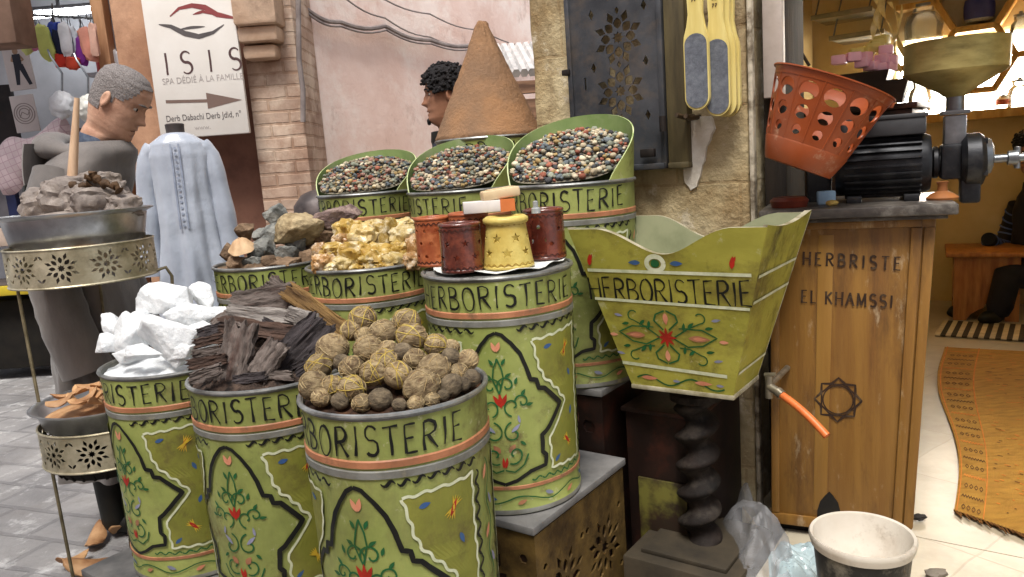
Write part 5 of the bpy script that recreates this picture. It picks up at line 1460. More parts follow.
# ISIS sign
Ys = 4.62
a0, a1, a2 = W(152, 5, Ys), W(248, 5, Ys), W(160, 137, Ys)
SGW, SGZ0, SGZ1 = 254 and (W(254, 134, Ys).x - W(165, 137, Ys).x), W(210, 136, Ys).z, W(200, -45, Ys).z
sx0 = W(165, 137, Ys).x - .02
SGH = SGZ1 - SGZ0
t = E('sign', 'white hanging sign with a hand emblem and an arrow pointing right', 'sign', (sx0 + SGW / 2, Ys, SGZ0), 0)
b = B(); b.box((0, 0, SGH / 2), (SGW, .03, SGH), bev=.006); b.out('board', M('sign_white', rgb(226, 222, 216), rgb(212, 206, 198), 2, .5), t)
si = lambda px, py: (W(px, py, Ys).x - sx0 - SGW / 2, W(px, py, Ys).z - SGZ0)
smp = lambda x, z, h: V((x, -.0155 - h, z))
TAUPE = M('taupe_print', rgb(112, 92, 84), rgb(112, 92, 84)); MAROON = M('maroon_print', rgb(140, 66, 66)); GREYP = M('grey_print', rgb(90, 84, 84)); PALEP = M('pale_print', rgb(176, 168, 164))
b = B()
ax0, ax1, ax2 = si(167, 102), si(208, 101), si(243, 100)
ribbon(b, [ax0, ax1], .018, 0, smp, .05); patch(b, [(ax1[0], ax1[1] + .046), ax2, (ax1[0], ax1[1] - .046)], 0, smp)
b.out('arrow', [TAUPE], t, smooth=0)
b = B()
ribbon(b, [si(*p) for p in ((171, 17), (180, 9), (193, 6), (206, 8), (218, 15), (238, 19))], .036, 1, smp, .02, wf=lambda q: .12 + math.sin(PI * q) ** .8 * (.4 + .6 * q))
ribbon(b, [si(*p) for p in ((194, 15), (204, 12), (214, 15))], .014, 1, smp, .02, wf=lambda q: .2 + math.sin(PI * q))
ribbon(b, [si(*p) for p in ((160, 25), (172, 27), (186, 34), (200, 37), (214, 33), (225, 25))], .034, 2, smp, .02, wf=lambda q: .12 + math.sin(PI * q) ** .8 * (1.0 - .5 * q))
ribbon(b, [si(*p) for p in ((180, 30), (192, 28), (206, 27))], .013, 2, smp, .02, wf=lambda q: .2 + math.sin(PI * q))
b.out('emblem', [TAUPE, MAROON, GREYP], t, smooth=0)
zt2, zb2 = si(200, 51)[1], si(200, 73)[1]; hgt = zt2 - zb2
NPR = M('name_print', rgb(84, 60, 60))
def tt(ch, px):
    b = B()
    wd_, st = LET[ch]; x = si(px, 60)[0]
    for q in st: ribbon(b, [(x + (u - wd_ / 2) * hgt * (.8 if ch == 'S' else .62), zb2 + v * hgt) for u, v in q], .012, 0, smp, .01, wf=(lambda k: .55 + .75 * math.sin(PI * k)) if ch == 'S' else None)
    b.out('letter', [NPR], t, smooth=0)
for ch, px in (('I', 167), ('S', 187), ('I', 211), ('S', 236)): tt(ch, px)
def font_line(txt, px0, px1, py, size, mat, nm):
    cu = bpy.data.curves.new('tmp', 'FONT'); cu.body = txt; cu.size = size; cu.align_x = 'CENTER'; cu.fill_mode = 'FRONT'
    o = bpy.data.objects.new('tmp', cu); COL.objects.link(o); bpy.context.view_layer.update()
    me = bpy.data.meshes.new_from_object(o.evaluated_get(bpy.context.evaluated_depsgraph_get())); bpy.data.objects.remove(o)
    xs = [v.co.x for v in me.vertices]; wd_ = max(xs) - min(xs)
    A_, B_ = si(px0, py), si(px1, py); k = (B_[0] - A_[0]) / wd_
    for v in me.vertices: v.co = V(((A_[0] + B_[0]) / 2 + v.co.x * k, -.0165, A_[1] + v.co.y))
    me.materials.clear(); me.materials.append(mat)
    return link_mesh(nm, me, t)
font_line('SPA DÉDIÉ À LA FAMILLE', 164, 245, 85, .05, PALEP, 'small_lettering')
font_line('Derb Dabachi Derb Jdid, n°', 168, 243, 122, .05, GREYP, 'small_lettering')
font_line('www.', 196, 212, 130, .036, PALEP, 'small_lettering')

# ------------------------------------------------------------------ shop on the left
GREYW = M('shop_wall', rgb(190, 192, 198), rgb(164, 166, 172), 2, .8)
b = B(); b.box((-4.4, 7.0, 1.7), (5.6, .2, 3.4)); tag(b.out('shop_back_wall', GREYW), 'grey wall at the back of the accessory shop', 'wall')
b = B(); b.box((-4.6, 5.9, 3.3), (5.6, 2.4, .1)); tag(b.out('shop_ceiling', GREYW), 'grey ceiling of the accessory shop', 'ceiling')
q = W(58, 14, 6.4)
t = E('tube_lamp', 'lit white tube lamp inside the accessory shop', 'lamp', q)
b = B(); b.tube([(-.35, 0, 0), (.35, 0, .02)], .03, 12); b.out('tube', M('lit_tube', (1, 1, 1, 1), emis=((.95, .98, 1, 1), 14)), t)
b = B(); b.box((0, .02, .05), (.8, .08, .03), bev=.004); b.box((0, .02, .3), (.02, .02, .5)); b.out('fixture', STEEL, t)
xl = W(104, 60, 4.9).x
b = B(); b.box((xl, 4.95, 1.7), (.075, .09, 3.4), bev=.006); tag(b.out('wooden_post', M('post_wood', rgb(186, 142, 104), rgb(150, 106, 74), 6, .6, stretch=(5, 5, .5))), 'slim brown wooden post of the accessory shop front', 'post')
b = B(); q = W(114, 25, 5.1); b.box((q.x + .02, 5.12, 2.4), (.20, .03, 1.2), bev=.004)
for z in (2.18, 2.45): b.box((q.x + .02, 5.10, z), (.20, .02, .012))
tag(b.out('glazed_partition', M('grey_panel', rgb(170, 166, 168), rgb(146, 142, 146), 3, .5)), 'grey glazed partition between the wooden post and the peach pillar', 'partition')
q = W(12, 15, 4.3)
b = B(); b.box((q.x - .28, 4.35, W(10, 45, 4.3).z + .6), (.62, .2, 1.2), bev=.01); o = b.out('brown_beam', M('beam_brown', rgb(140, 112, 96), rgb(108, 84, 70), 5, .8)); tag(o, 'brown wooden fascia at the top left corner of the street', 'beam')
b = B(); q0_, q1_ = W(-8, 45, 6.0), W(20, 175, 6.0)
b.box(((q0_.x + q1_.x) / 2 - .1, 6.08, 1.1), (q1_.x - q0_.x + .2, .05, 2.2), bev=.005); o = b.out('dark_stand', M('dark_stand', rgb(50, 44, 44), rgb(28, 26, 28), 6, .7)); tag(o, 'dark upright stand behind the picture cards', 'stand')
CARD = M('card_white', rgb(214, 206, 204), rgb(196, 190, 190), 4, .6)
SK = M('print_skin', rgb(170, 140, 116)); SD = M('print_dark', rgb(44, 48, 62)); SG = M('print_grey', rgb(150, 140, 138))
def card(x0, y0, x1, y1, lab, kind):
    A_, B_ = W(x0, y0, 6.0), W(x1, y1, 6.0); w, h = B_.x - A_.x, A_.z - B_.z
    t = E('picture_card', lab, 'picture card', ((A_.x + B_.x) / 2, 6.0, B_.z), 0, 'picture cards on the dark stand', )
    t.rotation_euler = (0, R_(-3), 0)
    b = B(); b.box((0, 0, h / 2), (w, .012, h), bev=.002); b.out('card', CARD, t)
    mp_ = lambda x, z, hh: V((x * 1.35, -.0062 - hh, z))
    b = B()
    if kind:
        patch(b, [(.0 + .016 * math.cos(a), h * .86 + .022 * math.sin(a)) for a in [2 * PI * i / 14 for i in range(14)]], 0, mp_)
        ribbon(b, [(-.02, h * .76), (-.03, h * .66), (.0, h * .62)], .012, 0, mp_); ribbon(b, [(.02, h * .76), (.035, h * .66), (.01, h * .62)], .012, 0, mp_)
        ribbon(b, [(0, h * .80), (0, h * .55)], .046, 1, mp_); ribbon(b, [(-.006, h * .56), (-.02, h * .12)], .028, 1, mp_, wf=lambda t: 1.2 - .5 * t); ribbon(b, [(.012, h * .56), (.05, h * .10)], .028, 1, mp_, wf=lambda t: 1.2 - .5 * t)
    else:
        for k in range(3): ribbon(b, [((.03 + .014 * k) * math.cos(a), h * .5 + (.04 + .018 * k) * math.sin(a)) for a in [2 * PI * i / 30 for i in range(31)]], .006, 2, mp_)
        ribbon(b, [(-.03, h * .4), (-.012, h * .55), (.018, h * .45), (.034, h * .6)], .006, 2, mp_)
    b.out('print', [SK, SD, SG], t, smooth=0)
card(3, 46, 37, 89, 'white picture card with a standing dark clothed figure, the upper of the two', 1)
card(11, 96, 41, 131, 'white picture card with a faint oval drawing, the lower of the two', 0)
# hanging rack with pouches
t = E('hanging_rack', 'thin metal rail from which the coloured pouches hang', 'rail', W(50, 14, 5.0))
b = B(); A_, B_ = W(14, 14, 5.0) - t.location, W(97, 18, 5.0) - t.location
b.tube([A_, B_], .008, 8); b.tube([A_, A_ + V((0, 0, .7))], .005, 6); b.tube([B_, B_ + V((0, 0, .7))], .005, 6); b.out('rail', STEEL, t)
b = B()
for k in range(7):
    p = A_.lerp(B_, k / 6); b.tube([p, p + V((0, -.12, -.03)), p + V((0, -.13, .02))], .004, 6)
b.out('hook', STEEL, t)
pouch = [(26, 35, 9, 26, rgb(206, 212, 130), 'lime'), (36, 38, 6, 18, rgb(206, 120, 160), 'pink'), (45, 43, 9, 26, rgb(196, 200, 110), 'yellow green'), (54, 38, 9, 24, rgb(38, 60, 150), 'blue'), (60, 44, 7, 20, rgb(24, 30, 60), 'navy'), (66, 40, 7, 24, rgb(226, 226, 230), 'white'), (72, 42, 8, 22, rgb(200, 206, 214), 'pale grey'),
         (62, 60, 9, 10, rgb(206, 56, 40), 'red'), (73, 63, 8, 9, rgb(200, 70, 46), 'orange red'), (82, 50, 7, 20, rgb(130, 50, 150), 'purple'), (88, 44, 9, 24, rgb(220, 150, 130), 'salmon'), (94, 40, 5, 24, rgb(226, 180, 160), 'pale pink')]
for i, (px, py, w, h, c, nm) in enumerate(pouch):
    k_ = 5.0 / FPX; p = W(px, py, 4.86 - .02 * (i % 3))
    t = E('pouch', '%s cloth pouch hanging from the rail of the accessory shop' % nm, 'pouch', p, rd.uniform(-.3, .3), 'pouches hanging in the accessory shop')
    t.rotation_euler.y = rd.uniform(-.2, .2)
    b = B(); b.rock((w * k_ * .72, .022, h * k_ * .62), i, .25, 1.7, 3, box=.5); b.out('bag', M('pouch_' + nm.replace(' ', '_'), c, tuple(x * .7 for x in c[:3]) + (1,), 8, .7, bump=.3), t)
    b = B(); b.tube([(-.01, 0, h * k_ * .45), (0, 0, h * k_ * .5 + .12), (.01, 0, h * k_ * .45)], .004, 6); b.out('strap', STEEL, t)
for px, py, w, h, lab, c in ((62, 105, 24, 26, 'white plastic bag bundle hanging behind the old man', rgb(206, 208, 212)), (88, 108, 22, 24, 'white bag with a yellow patch hanging nearest the old man', rgb(214, 214, 206))):
    k_ = 4.7 / FPX; b = B(); b.rock((w * k_ * .5, .05, h * k_ * .5), int(px), .22, 1.8, 4); o = b.out('hanging_bag', M('bag_white', c, tuple(x * .8 for x in c[:3]) + (1,), 10, .5, bump=.6, bscale=20), loc=W(px, py, 4.6)); tag(o, lab, 'bag')
    b = B(); p = W(px, py - h * .4, 4.6); b.tube([p, p + V((.02, 0, .12)), p + V((-.03, 0, .22)), p + V((-.05, .02, .26))], .006, 6); o = b.out('hanger_hook', STEEL); tag(o, 'wire hook above the %s' % lab.split(' hanging')[0], 'hook')
for px, py, c, lab in ((114, 58, rgb(220, 216, 214), 'white spray bottle with an orange cap on the accessory shop shelf'), (124, 60, rgb(206, 206, 214), 'pale jar on the accessory shop shelf, next to the spray bottle'), (104, 62, rgb(190, 70, 70), 'reddish bottle on the accessory shop shelf by the wooden post')):
    p = W(px, py + 12, 4.98); b = B(); b.lathe([(.001, 0), (.034, 0), (.036, .01), (.036, .11), (.014, .14), (.014, .17), (.001, .17)], 24)
    b.lathe([(.001, .165), (.018, .165), (.018, .195), (.001, .195)], 20, 1)
    o = b.out('bottle', [M('bottle_plastic', c, None, 8, .3), M('cap', rgb(196, 80, 60), None, 8, .4)], loc=p); tag(o, lab, 'bottle')
b = B(); p = W(113, 72, 4.98); b.box((p.x, 5.0, p.z - .012), (.30, .14, .022), bev=.003); tag(b.out('shelf', GREYW), 'small shelf carrying the bottles beside the peach pillar', 'shelf')
b = B(); p = W(52, 108, 6.2); b.box((p.x, 6.3, .8), (1.0, .5, 1.6), bev=.01)
tag(b.out('shop_counter', M('shop_counter', rgb(130, 128, 132), rgb(100, 98, 104), 4, .6)), 'grey counter inside the accessory shop', 'counter')

# goods on the back shelves of the accessory shop
for k, zz_ in enumerate((1.05, 1.5)):
    b = B(); b.box((-3.6, 6.78, zz_), (2.6, .22, .03)); tag(b.out('wall_shelf', GREYW, smooth=0), '%s grey shelf on the back wall of the accessory shop' % ('lower', 'upper')[k], 'shelf')
gc = [('cream', rgb(214, 204, 176)), ('teal', rgb(70, 130, 136)), ('white', rgb(222, 222, 222)), ('brown', rgb(130, 96, 74)), ('lilac', rgb(170, 150, 190)), ('red', rgb(176, 64, 56)), ('yellow', rgb(206, 186, 92))]
for k in range(14):
    nm, c = gc[(k * 3) % 7]; up_ = k % 2; zz_ = (1.05, 1.5)[up_] + .015
    w_, h__ = .10 + .05 * ((k * 7) % 3), .14 + .05 * ((k * 5) % 4)
    b = B(); b.box((0, 0, h__ / 2), (w_, .12, h__), bev=.006); b.box((0, -.061, h__ * .55), (w_ * .7, .004, h__ * .4))
    o = b.out('goods_box', M('box_' + nm, c, None, 9, .6), loc=(-4.75 + (k // 2) * .34, 6.76, zz_ + .001), rz=.1 * math.sin(k * 2.0)); tag(o, '%s box of goods on the %s shelf at the back of the accessory shop' % (nm, ('lower', 'upper')[up_]), 'box', 'boxes on the shop shelves')
# yellow table with cartons, bundle of checked cloth
YT = M('yellow_paint_table', rgb(206, 186, 52), rgb(176, 150, 40), 6, .5, dirt=(rgb(90, 80, 50), .5, 6))
A_, B_ = W(-30, 262, 5.4), W(52, 250, 5.4)
zt = W(20, 290, 5.4).z
t = E('market_table', 'yellow edged market table on castors behind the tray stand', 'table', (B_.x - .5, 5.65, 0), 0)
b = B(); b.box((0, 0, zt), (1.0, .5, .07), bev=.006); b.out('table_top', YT, t)
b = B(); b.box((0, 0, zt + .004 + .036), (.94, .46, .008)); b.out('top_cloth', M('grey_cloth', rgb(90, 80, 76), rgb(60, 54, 52), 9, .9), t)
for sx in (-1, 1):
    for sy in (-1, 1):
        b = B(); b.box((sx * .46, sy * .21, zt / 2 + .01), (.04, .04, zt - .10)); b.out('leg', INK, t)
        b = B(); b.torus(.022, .014, 16, 8, mat=Matrix.Translation((sx * .46, sy * .21, .036)) @ Matrix.Rotation(PI / 2, 4, 'X')); b.out('castor', INK, t)
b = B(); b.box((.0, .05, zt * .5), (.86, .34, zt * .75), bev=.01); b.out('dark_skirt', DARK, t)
for i, (px, py, w, h, c, lab) in enumerate(((36, 243, 34, 13, rgb(186, 150, 128), 'flat brown carton on the yellow table, nearest the stand'), (14, 236, 30, 18, rgb(196, 176, 160), 'pale carton on the yellow table behind the flat one'), (42, 228, 26, 12, rgb(164, 120, 100), 'small reddish carton lying on top of the flat carton'))):
    k_ = 5.5 / FPX; p = W(px, py, 5.52 + .12 * (i == 1)); p.z = max(p.z, zt + .05 + h * k_ / 2)
    b = B(); b.box((0, 0, 0), (w * k_, .16, h * k_), bev=.004); o = b.out('carton', M('carton', c, None, 8, .7), loc=p, rz=.15 * (i - 1)); tag(o, lab, 'carton')
CHK = M('checked_cloth', rgb(214, 196, 200), rgb(196, 178, 184), 6, .9, bump=.4)
brick(CHK, .045, .045, (.62, .5, .56, 1), size=.003, rot=(PI / 2, 0, .3), bump=.0, amount=.8, off=0)
c0 = W(34, 160, 5.7)
b = B(); n, mm = 26, 14; rows = []
for i in range(n + 1):
    u = i / n; row = []
    for j in range(mm):
        a = 2 * PI * j / mm
        p = W(lerp(2, 66, u), lerp(172, 132, u), 5.7) - c0
        hh = lerp(.17, .09, u) * (1 + .2 * math.sin(9 * u))
        row.append(p + V((.02 * math.sin(a), .05 * math.sin(a) , hh * math.cos(a) + .012 * math.sin(a * 3 + u * 8))))
    rows.append(row)
b.loft(rows, 0, True, True, True); o = b.out('checked_cloth', CHK, loc=c0, smooth=70); tag(o, 'pink and white checked cloth slung behind the old man', 'cloth')
b = B(); p = W(9, 176, 5.82); b.box((p.x, 5.82, p.z / 2 + .02), (.07, .05, p.z - .02)); b.box((p.x + .15, 5.82, p.z + .03), (.7, .05, .04)); tag(b.out('clothes_rack', M('rack_blue', rgb(40, 50, 90), rgb(26, 32, 60), 6, .5)), 'dark blue rack over which the checked cloth hangs', 'rack')

# ------------------------------------------------------------------ mannequin
SAT = M('satin_silver', rgb(170, 177, 189), rgb(148, 155, 168), 3, .24, bump=.35, bscale=9, spec=.8, sheen=.3, bdist=.02)
mp_ = W(186, 300, 3.75); zs = W(183, 140, 3.75).z; zh = W(190, 306, 3.75).z - .1
t = E('mannequin', 'headless mannequin in a long silvery blue satin kaftan', 'mannequin', (W(185, 200, 3.75).x, 3.75, 0), .25)
b = B(); rings = []
tb = [(zh, .175, .15), (zh + .25, .160, .14), (zh + .5, .145, .12), (zs - .25, .138, .105), (zs - .08, .148, .092), (zs - .02, .132, .083), (zs + .015, .09, .07), (zs + .035, .05, .055)]
def interp(tb, z):
    for p, q in zip(tb[:-1], tb[1:]):
        if p[0] <= z <= q[0]:
            k = (z - p[0]) / (q[0] - p[0]); k = k * k * (3 - 2 * k); return [lerp(a, c, k) for a, c in zip(p[1:], q[1:])]
    return tb[-1][1:] if z > tb[-1][0] else tb[0][1:]
for i in range(80):
    z = lerp(zh, zs + .035, i / 79); w, d = interp(tb, z); row = []
    for j in range(110):
        a = 2 * PI * j / 110; f = (1 - (z - zh) / (zs - zh)) if z < zs else 0
        k = 1 + f * (.13 * math.sin(7 * a + 1.3 * math.sin(z * 4)) + .08 * math.sin(13 * a + z * 3)) + .05 * noise.noise(V((a * 2, z * 5, 3))) + .04 * abs(noise.noise(V((math.cos(a) * 4, math.sin(a) * 4 + z * 6, z * 4))))
        row.append((w * k * math.cos(a), d * k * math.sin(a), z))
    rings.append(row)
b.loft(rings, 0, True, True, True)
for sx in (-1, 1):
    pts = [(sx * .105, 0, zs - .025), (sx * .142, 0, zs - .08), (sx * .165, -.01, zs - .25), (sx * .178, -.02, zs - .45), (sx * .185, -.03, zs - .64)]
    pp = []
    for p, q in zip(pts[:-1], pts[1:]):
        for k in range(5): pp.append(V(p).lerp(V(q), k / 5))
    pp.append(V(pts[-1]))
    b.tube(pp, [lerp(.042, .056, i / 20) * (1 + .06 * math.sin(i * 1.1)) for i in range(21)], 18)
b.out('kaftan', SAT, t, smooth=70)
b = B(); km = lambda x, z, h: V((x, -interp(tb, z)[1] * 1.04 - .004 - h, z))
for x in (-.018, .018): ribbon(b, [(x, zs - .02), (x, zs - .42)], .008, 0, km, .02)
for k in range(14):
    patch(b, [(.007 * math.cos(a), zs - .04 - k * .028 + .007 * math.sin(a)) for a in [2 * PI * i / 8 for i in range(8)]], 0, km)
b.out('embroidery', M('braid', rgb(142, 150, 166), rgb(122, 130, 148), 30, .5), t, smooth=0)
b = B(); b.lathe([(.001, zs - .05), (.045, zs - .05), (.042, zs + .05), (.044, zs + .075), (.036, zs + .08), (.001, zs + .08)], 24); b.out('neck', M('neck_dark', rgb(80, 72, 70), rgb(56, 50, 50), 8, .5), t)
b = B(); b.lathe([(.001, 0), (.16, 0), (.16, .015), (.016, .03), (.016, zh + .3), (.001, zh + .3)], 24); b.out('stand', STEEL, t)

# ------------------------------------------------------------------ people
HT = [(-.24, .052, -.075, .066), (-.20, .046, -.070, .060), (-.165, .044, -.070, .057), (-.135, .060, -.068, .056), (-.118, .080, -.066, .052), (-.108, .091, -.068, .055), (-.09, .096, -.074, .061), (-.07, .093, -.082, .066), (-.05, .096, -.090, .069), (-.03, .094, -.096, .072), (0, .092, -.102, .075), (.025, .090, -.104, .077), (.045, .095, -.106, .078), (.07, .092, -.104, .078), (.095, .080, -.096, .072), (.115, .060, -.078, .058), (.128, .034, -.05, .038), (.134, .004, -.012, .012)]
def hp(th, z, grow=0):
    f, k, w = interp(HT, z)
    s, c = math.sin(th), math.cos(th)
    x = (w + grow) * math.copysign(abs(s) ** .9, s)
    fw = ((f + grow) if c > 0 else (-k + grow)) * math.copysign(abs(c) ** .9, c)
    if c > 0 and not grow:
        g = lambda x0, z0, sx, sz: math.exp(-((x - x0) / sx) ** 2 - ((z - z0) / sz) ** 2)
        fw += .026 * g(0, -.022, .012, .012) + .016 * g(0, .0, .010, .018) + .006 * g(0, .03, .012, .02)
        fw += .007 * (g(0, -.056, .022, .006) + g(0, -.072, .020, .007)) - .006 * g(0, -.064, .026, .003)
        fw -= .009 * (g(.032, .018, .016, .010) + g(-.032, .018, .016, .010))
        fw += .006 * (g(.03, .040, .018, .007) + g(-.03, .040, .018, .007)) + .006 * (g(.045, -.01, .018, .016) + g(-.045, -.01, .018, .016))
        fw += .008 * g(0, -.10, .018, .012)
    return V((x, -fw, z))
def mk_person(label, loc, rz, zh_, pitch, skin, hairmat, hairline, torso, group=None, hairgrow=.006, lean=0, beard=None, grey=False):
    """zh_: height of the head centre; torso: list of (z, half width, half depth, y shift) from low to neck"""
    t = E('person', label, 'person', loc, rz)
    piv = V((0, .0, zh_ - .15))
    Rm = Matrix.Rotation(pitch, 3, 'X')
    def place(p):
        q = p + V((0, 0, zh_))
        k = min(1, max(0, (p.z + .21) / .09)); 
        r = Matrix.Rotation(pitch * k, 3, 'X') @ (q - piv) + piv
        return r + V((0, -lean, 0))
    n = 56
    rings = []
    for z, w, d, ys in torso:
        rings.append([V((w * math.sin(a), -d * math.cos(a) + ys, z)) for a in [2 * PI * j / n for j in range(n)]])
    m_ = 60
    for i in range(m_ + 1):
        z = -.235 + (.134 + .235) * i / m_
        rings.append([place(hp(2 * PI * j / n, z)) for j in range(n)])
    b = B(); b.loft(rings, 0, True, True, True)
    for sx in (-1, 1):
        e = bmesh.new(); bmesh.ops.create_icosphere(e, subdivisions=3, radius=1)
        for v in e.verts:
            c = v.co
            dish = max(0, 1 - (c.y ** 2 + (c.z - .1) ** 2) * 2.6)
            c2 = V((c.x * .010 - sx * 0 + sx * (-.008 * dish if c.x * sx > 0 else 0), c.y * .019 * (1 - .25 * (c.z < 0) * abs(c.z)), c.z * .033))
            v.co = place(Matrix.Rotation(sx * .35, 3, 'Z') @ c2 + V((sx * .079, .012, .002)))
        b.merge(e, 0)
    b.out('body', skin, t, smooth=80)
    # eyes, brows, mouth line
    for sx in (-1, 1):
        b = B(); b.rock((.0125, .008, .0075), 1, 0, 1, 3, 0); b.rock((.006, .003, .006), 1, 0, 1, 2, 1, mat=Matrix.Translation((0, -.0066, 0)))
        for v in b.bm.verts: v.co = place(v.co + hp(sx * .37, .018) + V((0, .001, 0)))
        b.out('eye', [M('eye_white', rgb(196, 186, 176)), M('iris', rgb(30, 20, 16), None, 5, .2)], t, smooth=80)
        b = B(); b.tube([place(hp(sx * a, .040 + .004 * math.sin(a * 4)) + V((0, -.002, 0))) for a in (.14, .24, .36, .48, .60)], [.002, .0038, .004, .0034, .0015], 6); b.out('eyebrow', hairmat, t, smooth=60)
    b = B(); b.tube([place(hp(a, -.064) + V((0, -.001, 0))) for a in (-.26, -.13, 0, .13, .26)], [.0008, .0016, .0018, .0016, .0008], 6); b.out('mouth', M('lip_line', rgb(86, 48, 42)), t)
    # hair cap
    b = B(); rows = []; zz = [-.09 + (.135 + .09) * i / 54 for i in range(55)]
    vs = [[None] * n for _ in zz]
    keep = lambda th, z: hairline(abs((th + PI) % (2 * PI) - PI), z)
    for i, z in enumerate(zz):
        for j in range(n):
            th = 2 * PI * j / n
            if keep(th, z):
                g = hairgrow * (1 + .5 * noise.noise(V((math.cos(th) * 9, math.sin(th) * 9, z * 90)))) 
                p = hp(th, min(z, .133), g); p.z += g * max(0, (z - .06) / .07)
                vs[i][j] = b.bm.verts.new(place(p))
    for i in range(len(zz) - 1):
        for j in range(n):
            q = [vs[i][j], vs[i][(j + 1) % n], vs[i + 1][(j + 1) % n], vs[i + 1][j]]
            if all(q): b.bm.faces.new(q)
    top = [v for v in vs[-1] if v]
    if len(top) > 3: b.bm.faces.new(top)
    if hairgrow > .01:
        rh = random.Random(4)
        hv = [v.co.copy() for r_ in vs for v in r_ if v]
        for p_ in rh.sample(hv, min(420, len(hv))):
            e = bmesh.new(); bmesh.ops.create_icosphere(e, subdivisions=1, radius=rh.uniform(.006, .012))
            b.merge(e, 0, Matrix.Translation(p_ + V((rh.uniform(-.004, .004), rh.uniform(-.004, .004), rh.uniform(-.002, .006)))))
    b.out('hair', hairmat, t, smooth=80)
    if beard:
        b = B(); vs = [[None] * n for _ in zz]
        for i, z in enumerate(zz + []):
            z2 = z - .03
            for j in range(n):
                th = 2 * PI * j / n; a = abs((th + PI) % (2 * PI) - PI)
                if a < 1.5 and z2 < -.05 - .0 * a and z2 > -.118:
                    if a < .35 and z2 > -.078: continue
                    vs[i][j] = b.bm.verts.new(place(hp(th, z2) + V((0, -.002, 0)) * 1.0))
        for i in range(len(zz) - 1):
            for j in range(n):
                q = [vs[i][j], vs[i][(j + 1) % n], vs[i + 1][(j + 1) % n], vs[i + 1][j]]
                if all(q): b.bm.faces.new(q)
        b.out('beard', beard, t, smooth=80)
    return t, place
def robe(tb, n=120, fold=.05, zlow=None, seed=0, steps=70):
    b = B(); z0, z1 = tb[0][0], tb[-1][0]; rings = []
    for i in range(steps + 1):
        z = lerp(z0, z1, i / steps); w, d, ys = interp(tb, z); f = 1 - (z - z0) / (z1 - z0)
        rings.append([V((w * (1 + f * fold * (math.sin(6 * a + seed + math.sin(z * 5)) + .6 * math.sin(11 * a + z * 4 + seed))) * math.sin(a), -d * (1 + f * fold * 1.3 * (math.sin(6 * a + seed + math.sin(z * 5)) + .6 * math.sin(11 * a + z * 4 + seed))) * math.cos(a) + ys, z)) for a in [2 * PI * j / n for j in range(n)]])
    for r in rings:
        for p in r:
            q = V((p.x * 5.5, p.y * 5.5, p.z * 1.6 + seed)); f = min(1, max(0, (z1 - p.z) / .25))
            d_ = noise.noise(q) * .022 + abs(noise.noise(V((p.x * 11 + p.z * 3, p.y * 11, p.z * 3 + seed)))) * .022
            k = 1 + f * d_ / max(.08, math.hypot(p.x, p.y)); p.x *= k; p.y *= k
    b.loft(rings, 0, True, True, False)
    return b
SKO = M('skin_old', rgb(198, 158, 134), rgb(168, 126, 104), 12, .55, bump=.25, bscale=60, sss=.06)
GREYH = M('hair_grey', rgb(146, 140, 138), rgb(104, 98, 96), 220, .9, bump=.8, bscale=160)
pd = 2.84
hd = atd(126, 112, pd)
mz = hd.z + .06
tors = [(.8, .13, .09, 0), (1.1, .14, .095, 0), (mz - .36, .14, .08, .02), (mz - .30, .11, .07, .02), (mz - .26, .075, .07, .005)]
t, plc = mk_person('old man with short grey hair in a hooded grey djellaba, looking down', (hd.x - .20, hd.y - .02, 0), R_(90), mz, R_(36), SKO, GREYH,
    lambda a, z: z > (.095 if a < .5 else (.095 - (a - .5) * .11 if a < 1.15 else (.025 if a < 1.35 else .0 if a < 1.75 else -.045))) , tors, hairgrow=.0025, lean=.10)
ROBE = M('djellaba_grey', rgb(118, 112, 108), rgb(92, 88, 86), 5, .9, bump=.3, bscale=60, stretch=(1, 1, .4), sheen=.2)
tb = [(.26, .225, .185, .02), (.55, .205, .165, .02), (.9, .185, .145, .02), (1.12, .185, .14, .02), (mz - .40, .21, .145, .01), (mz - .27, .20, .15, -.035), (mz - .20, .15, .14, -.075), (mz - .165, .095, .115, -.085)]
b = robe(tb, fold=.09, seed=1, steps=70)
for sx in (-1, 1):
    pts = [V((sx * .16, .0, mz - .27)), V((sx * .21, .01, mz - .37)), V((sx * .235, .03, mz - .62)), V((sx * .235, .0, mz - .82)), V((sx * .225, -.04, mz - .98))]
    pp = []
    for p, q in zip(pts[:-1], pts[1:]):
        for k in range(6): pp.append(p.lerp(q, k / 6))
    pp.append(pts[-1]); b.tube(pp, [lerp(.068, .088, i / 24) * (1 + .09 * math.sin(i * 1.3) * noise.noise(V((i * .4, 1, 2)))) for i in range(25)], 20)
b.out('djellaba', ROBE, t, smooth=70)
b = B(); rings = []
for i in range(30):
    a = lerp(-2.5, 2.5, i / 29)   # measured from the back
    k = math.cos(a / 2)
    c = V((.115 * math.sin(a), -.04 + .115 * math.cos(a), mz - .20 + .035 * math.cos(a)))
    rr = .022 + .030 * max(0, math.cos(a)) ; rad = V((math.sin(a), math.cos(a), 0))
    rings.append([c + rad * rr * math.cos(q) * 1.2 + V((0, 0, 1)) * rr * math.sin(q) for q in [2 * PI * j / 14 for j in range(14)]])
b.loft(rings, 0, True, True, True)
rings = []
for i in range(12):
    q = i / 11; z = lerp(mz - .16, mz - .56, q); w = lerp(.14, .02, q ** 1.4)
    rings.append([V((w * math.sin(a), .10 + .045 * math.sin(PI * q) + .03 * math.cos(a) * (1 - .6 * q), z)) for a in [2 * PI * j / 20 for j in range(20)]])
b.loft(rings, 0, True, True, True)
b.out('hood', ROBE, t, smooth=70)
b = B(); b.tube([V((-.228, .03, mz - .66)), V((-.235, .06, mz - .50)), V((-.205, .10, mz - .39)), V((-.14, .125, mz - .31)), V((-.06, .14, mz - .30))], .006, 8)
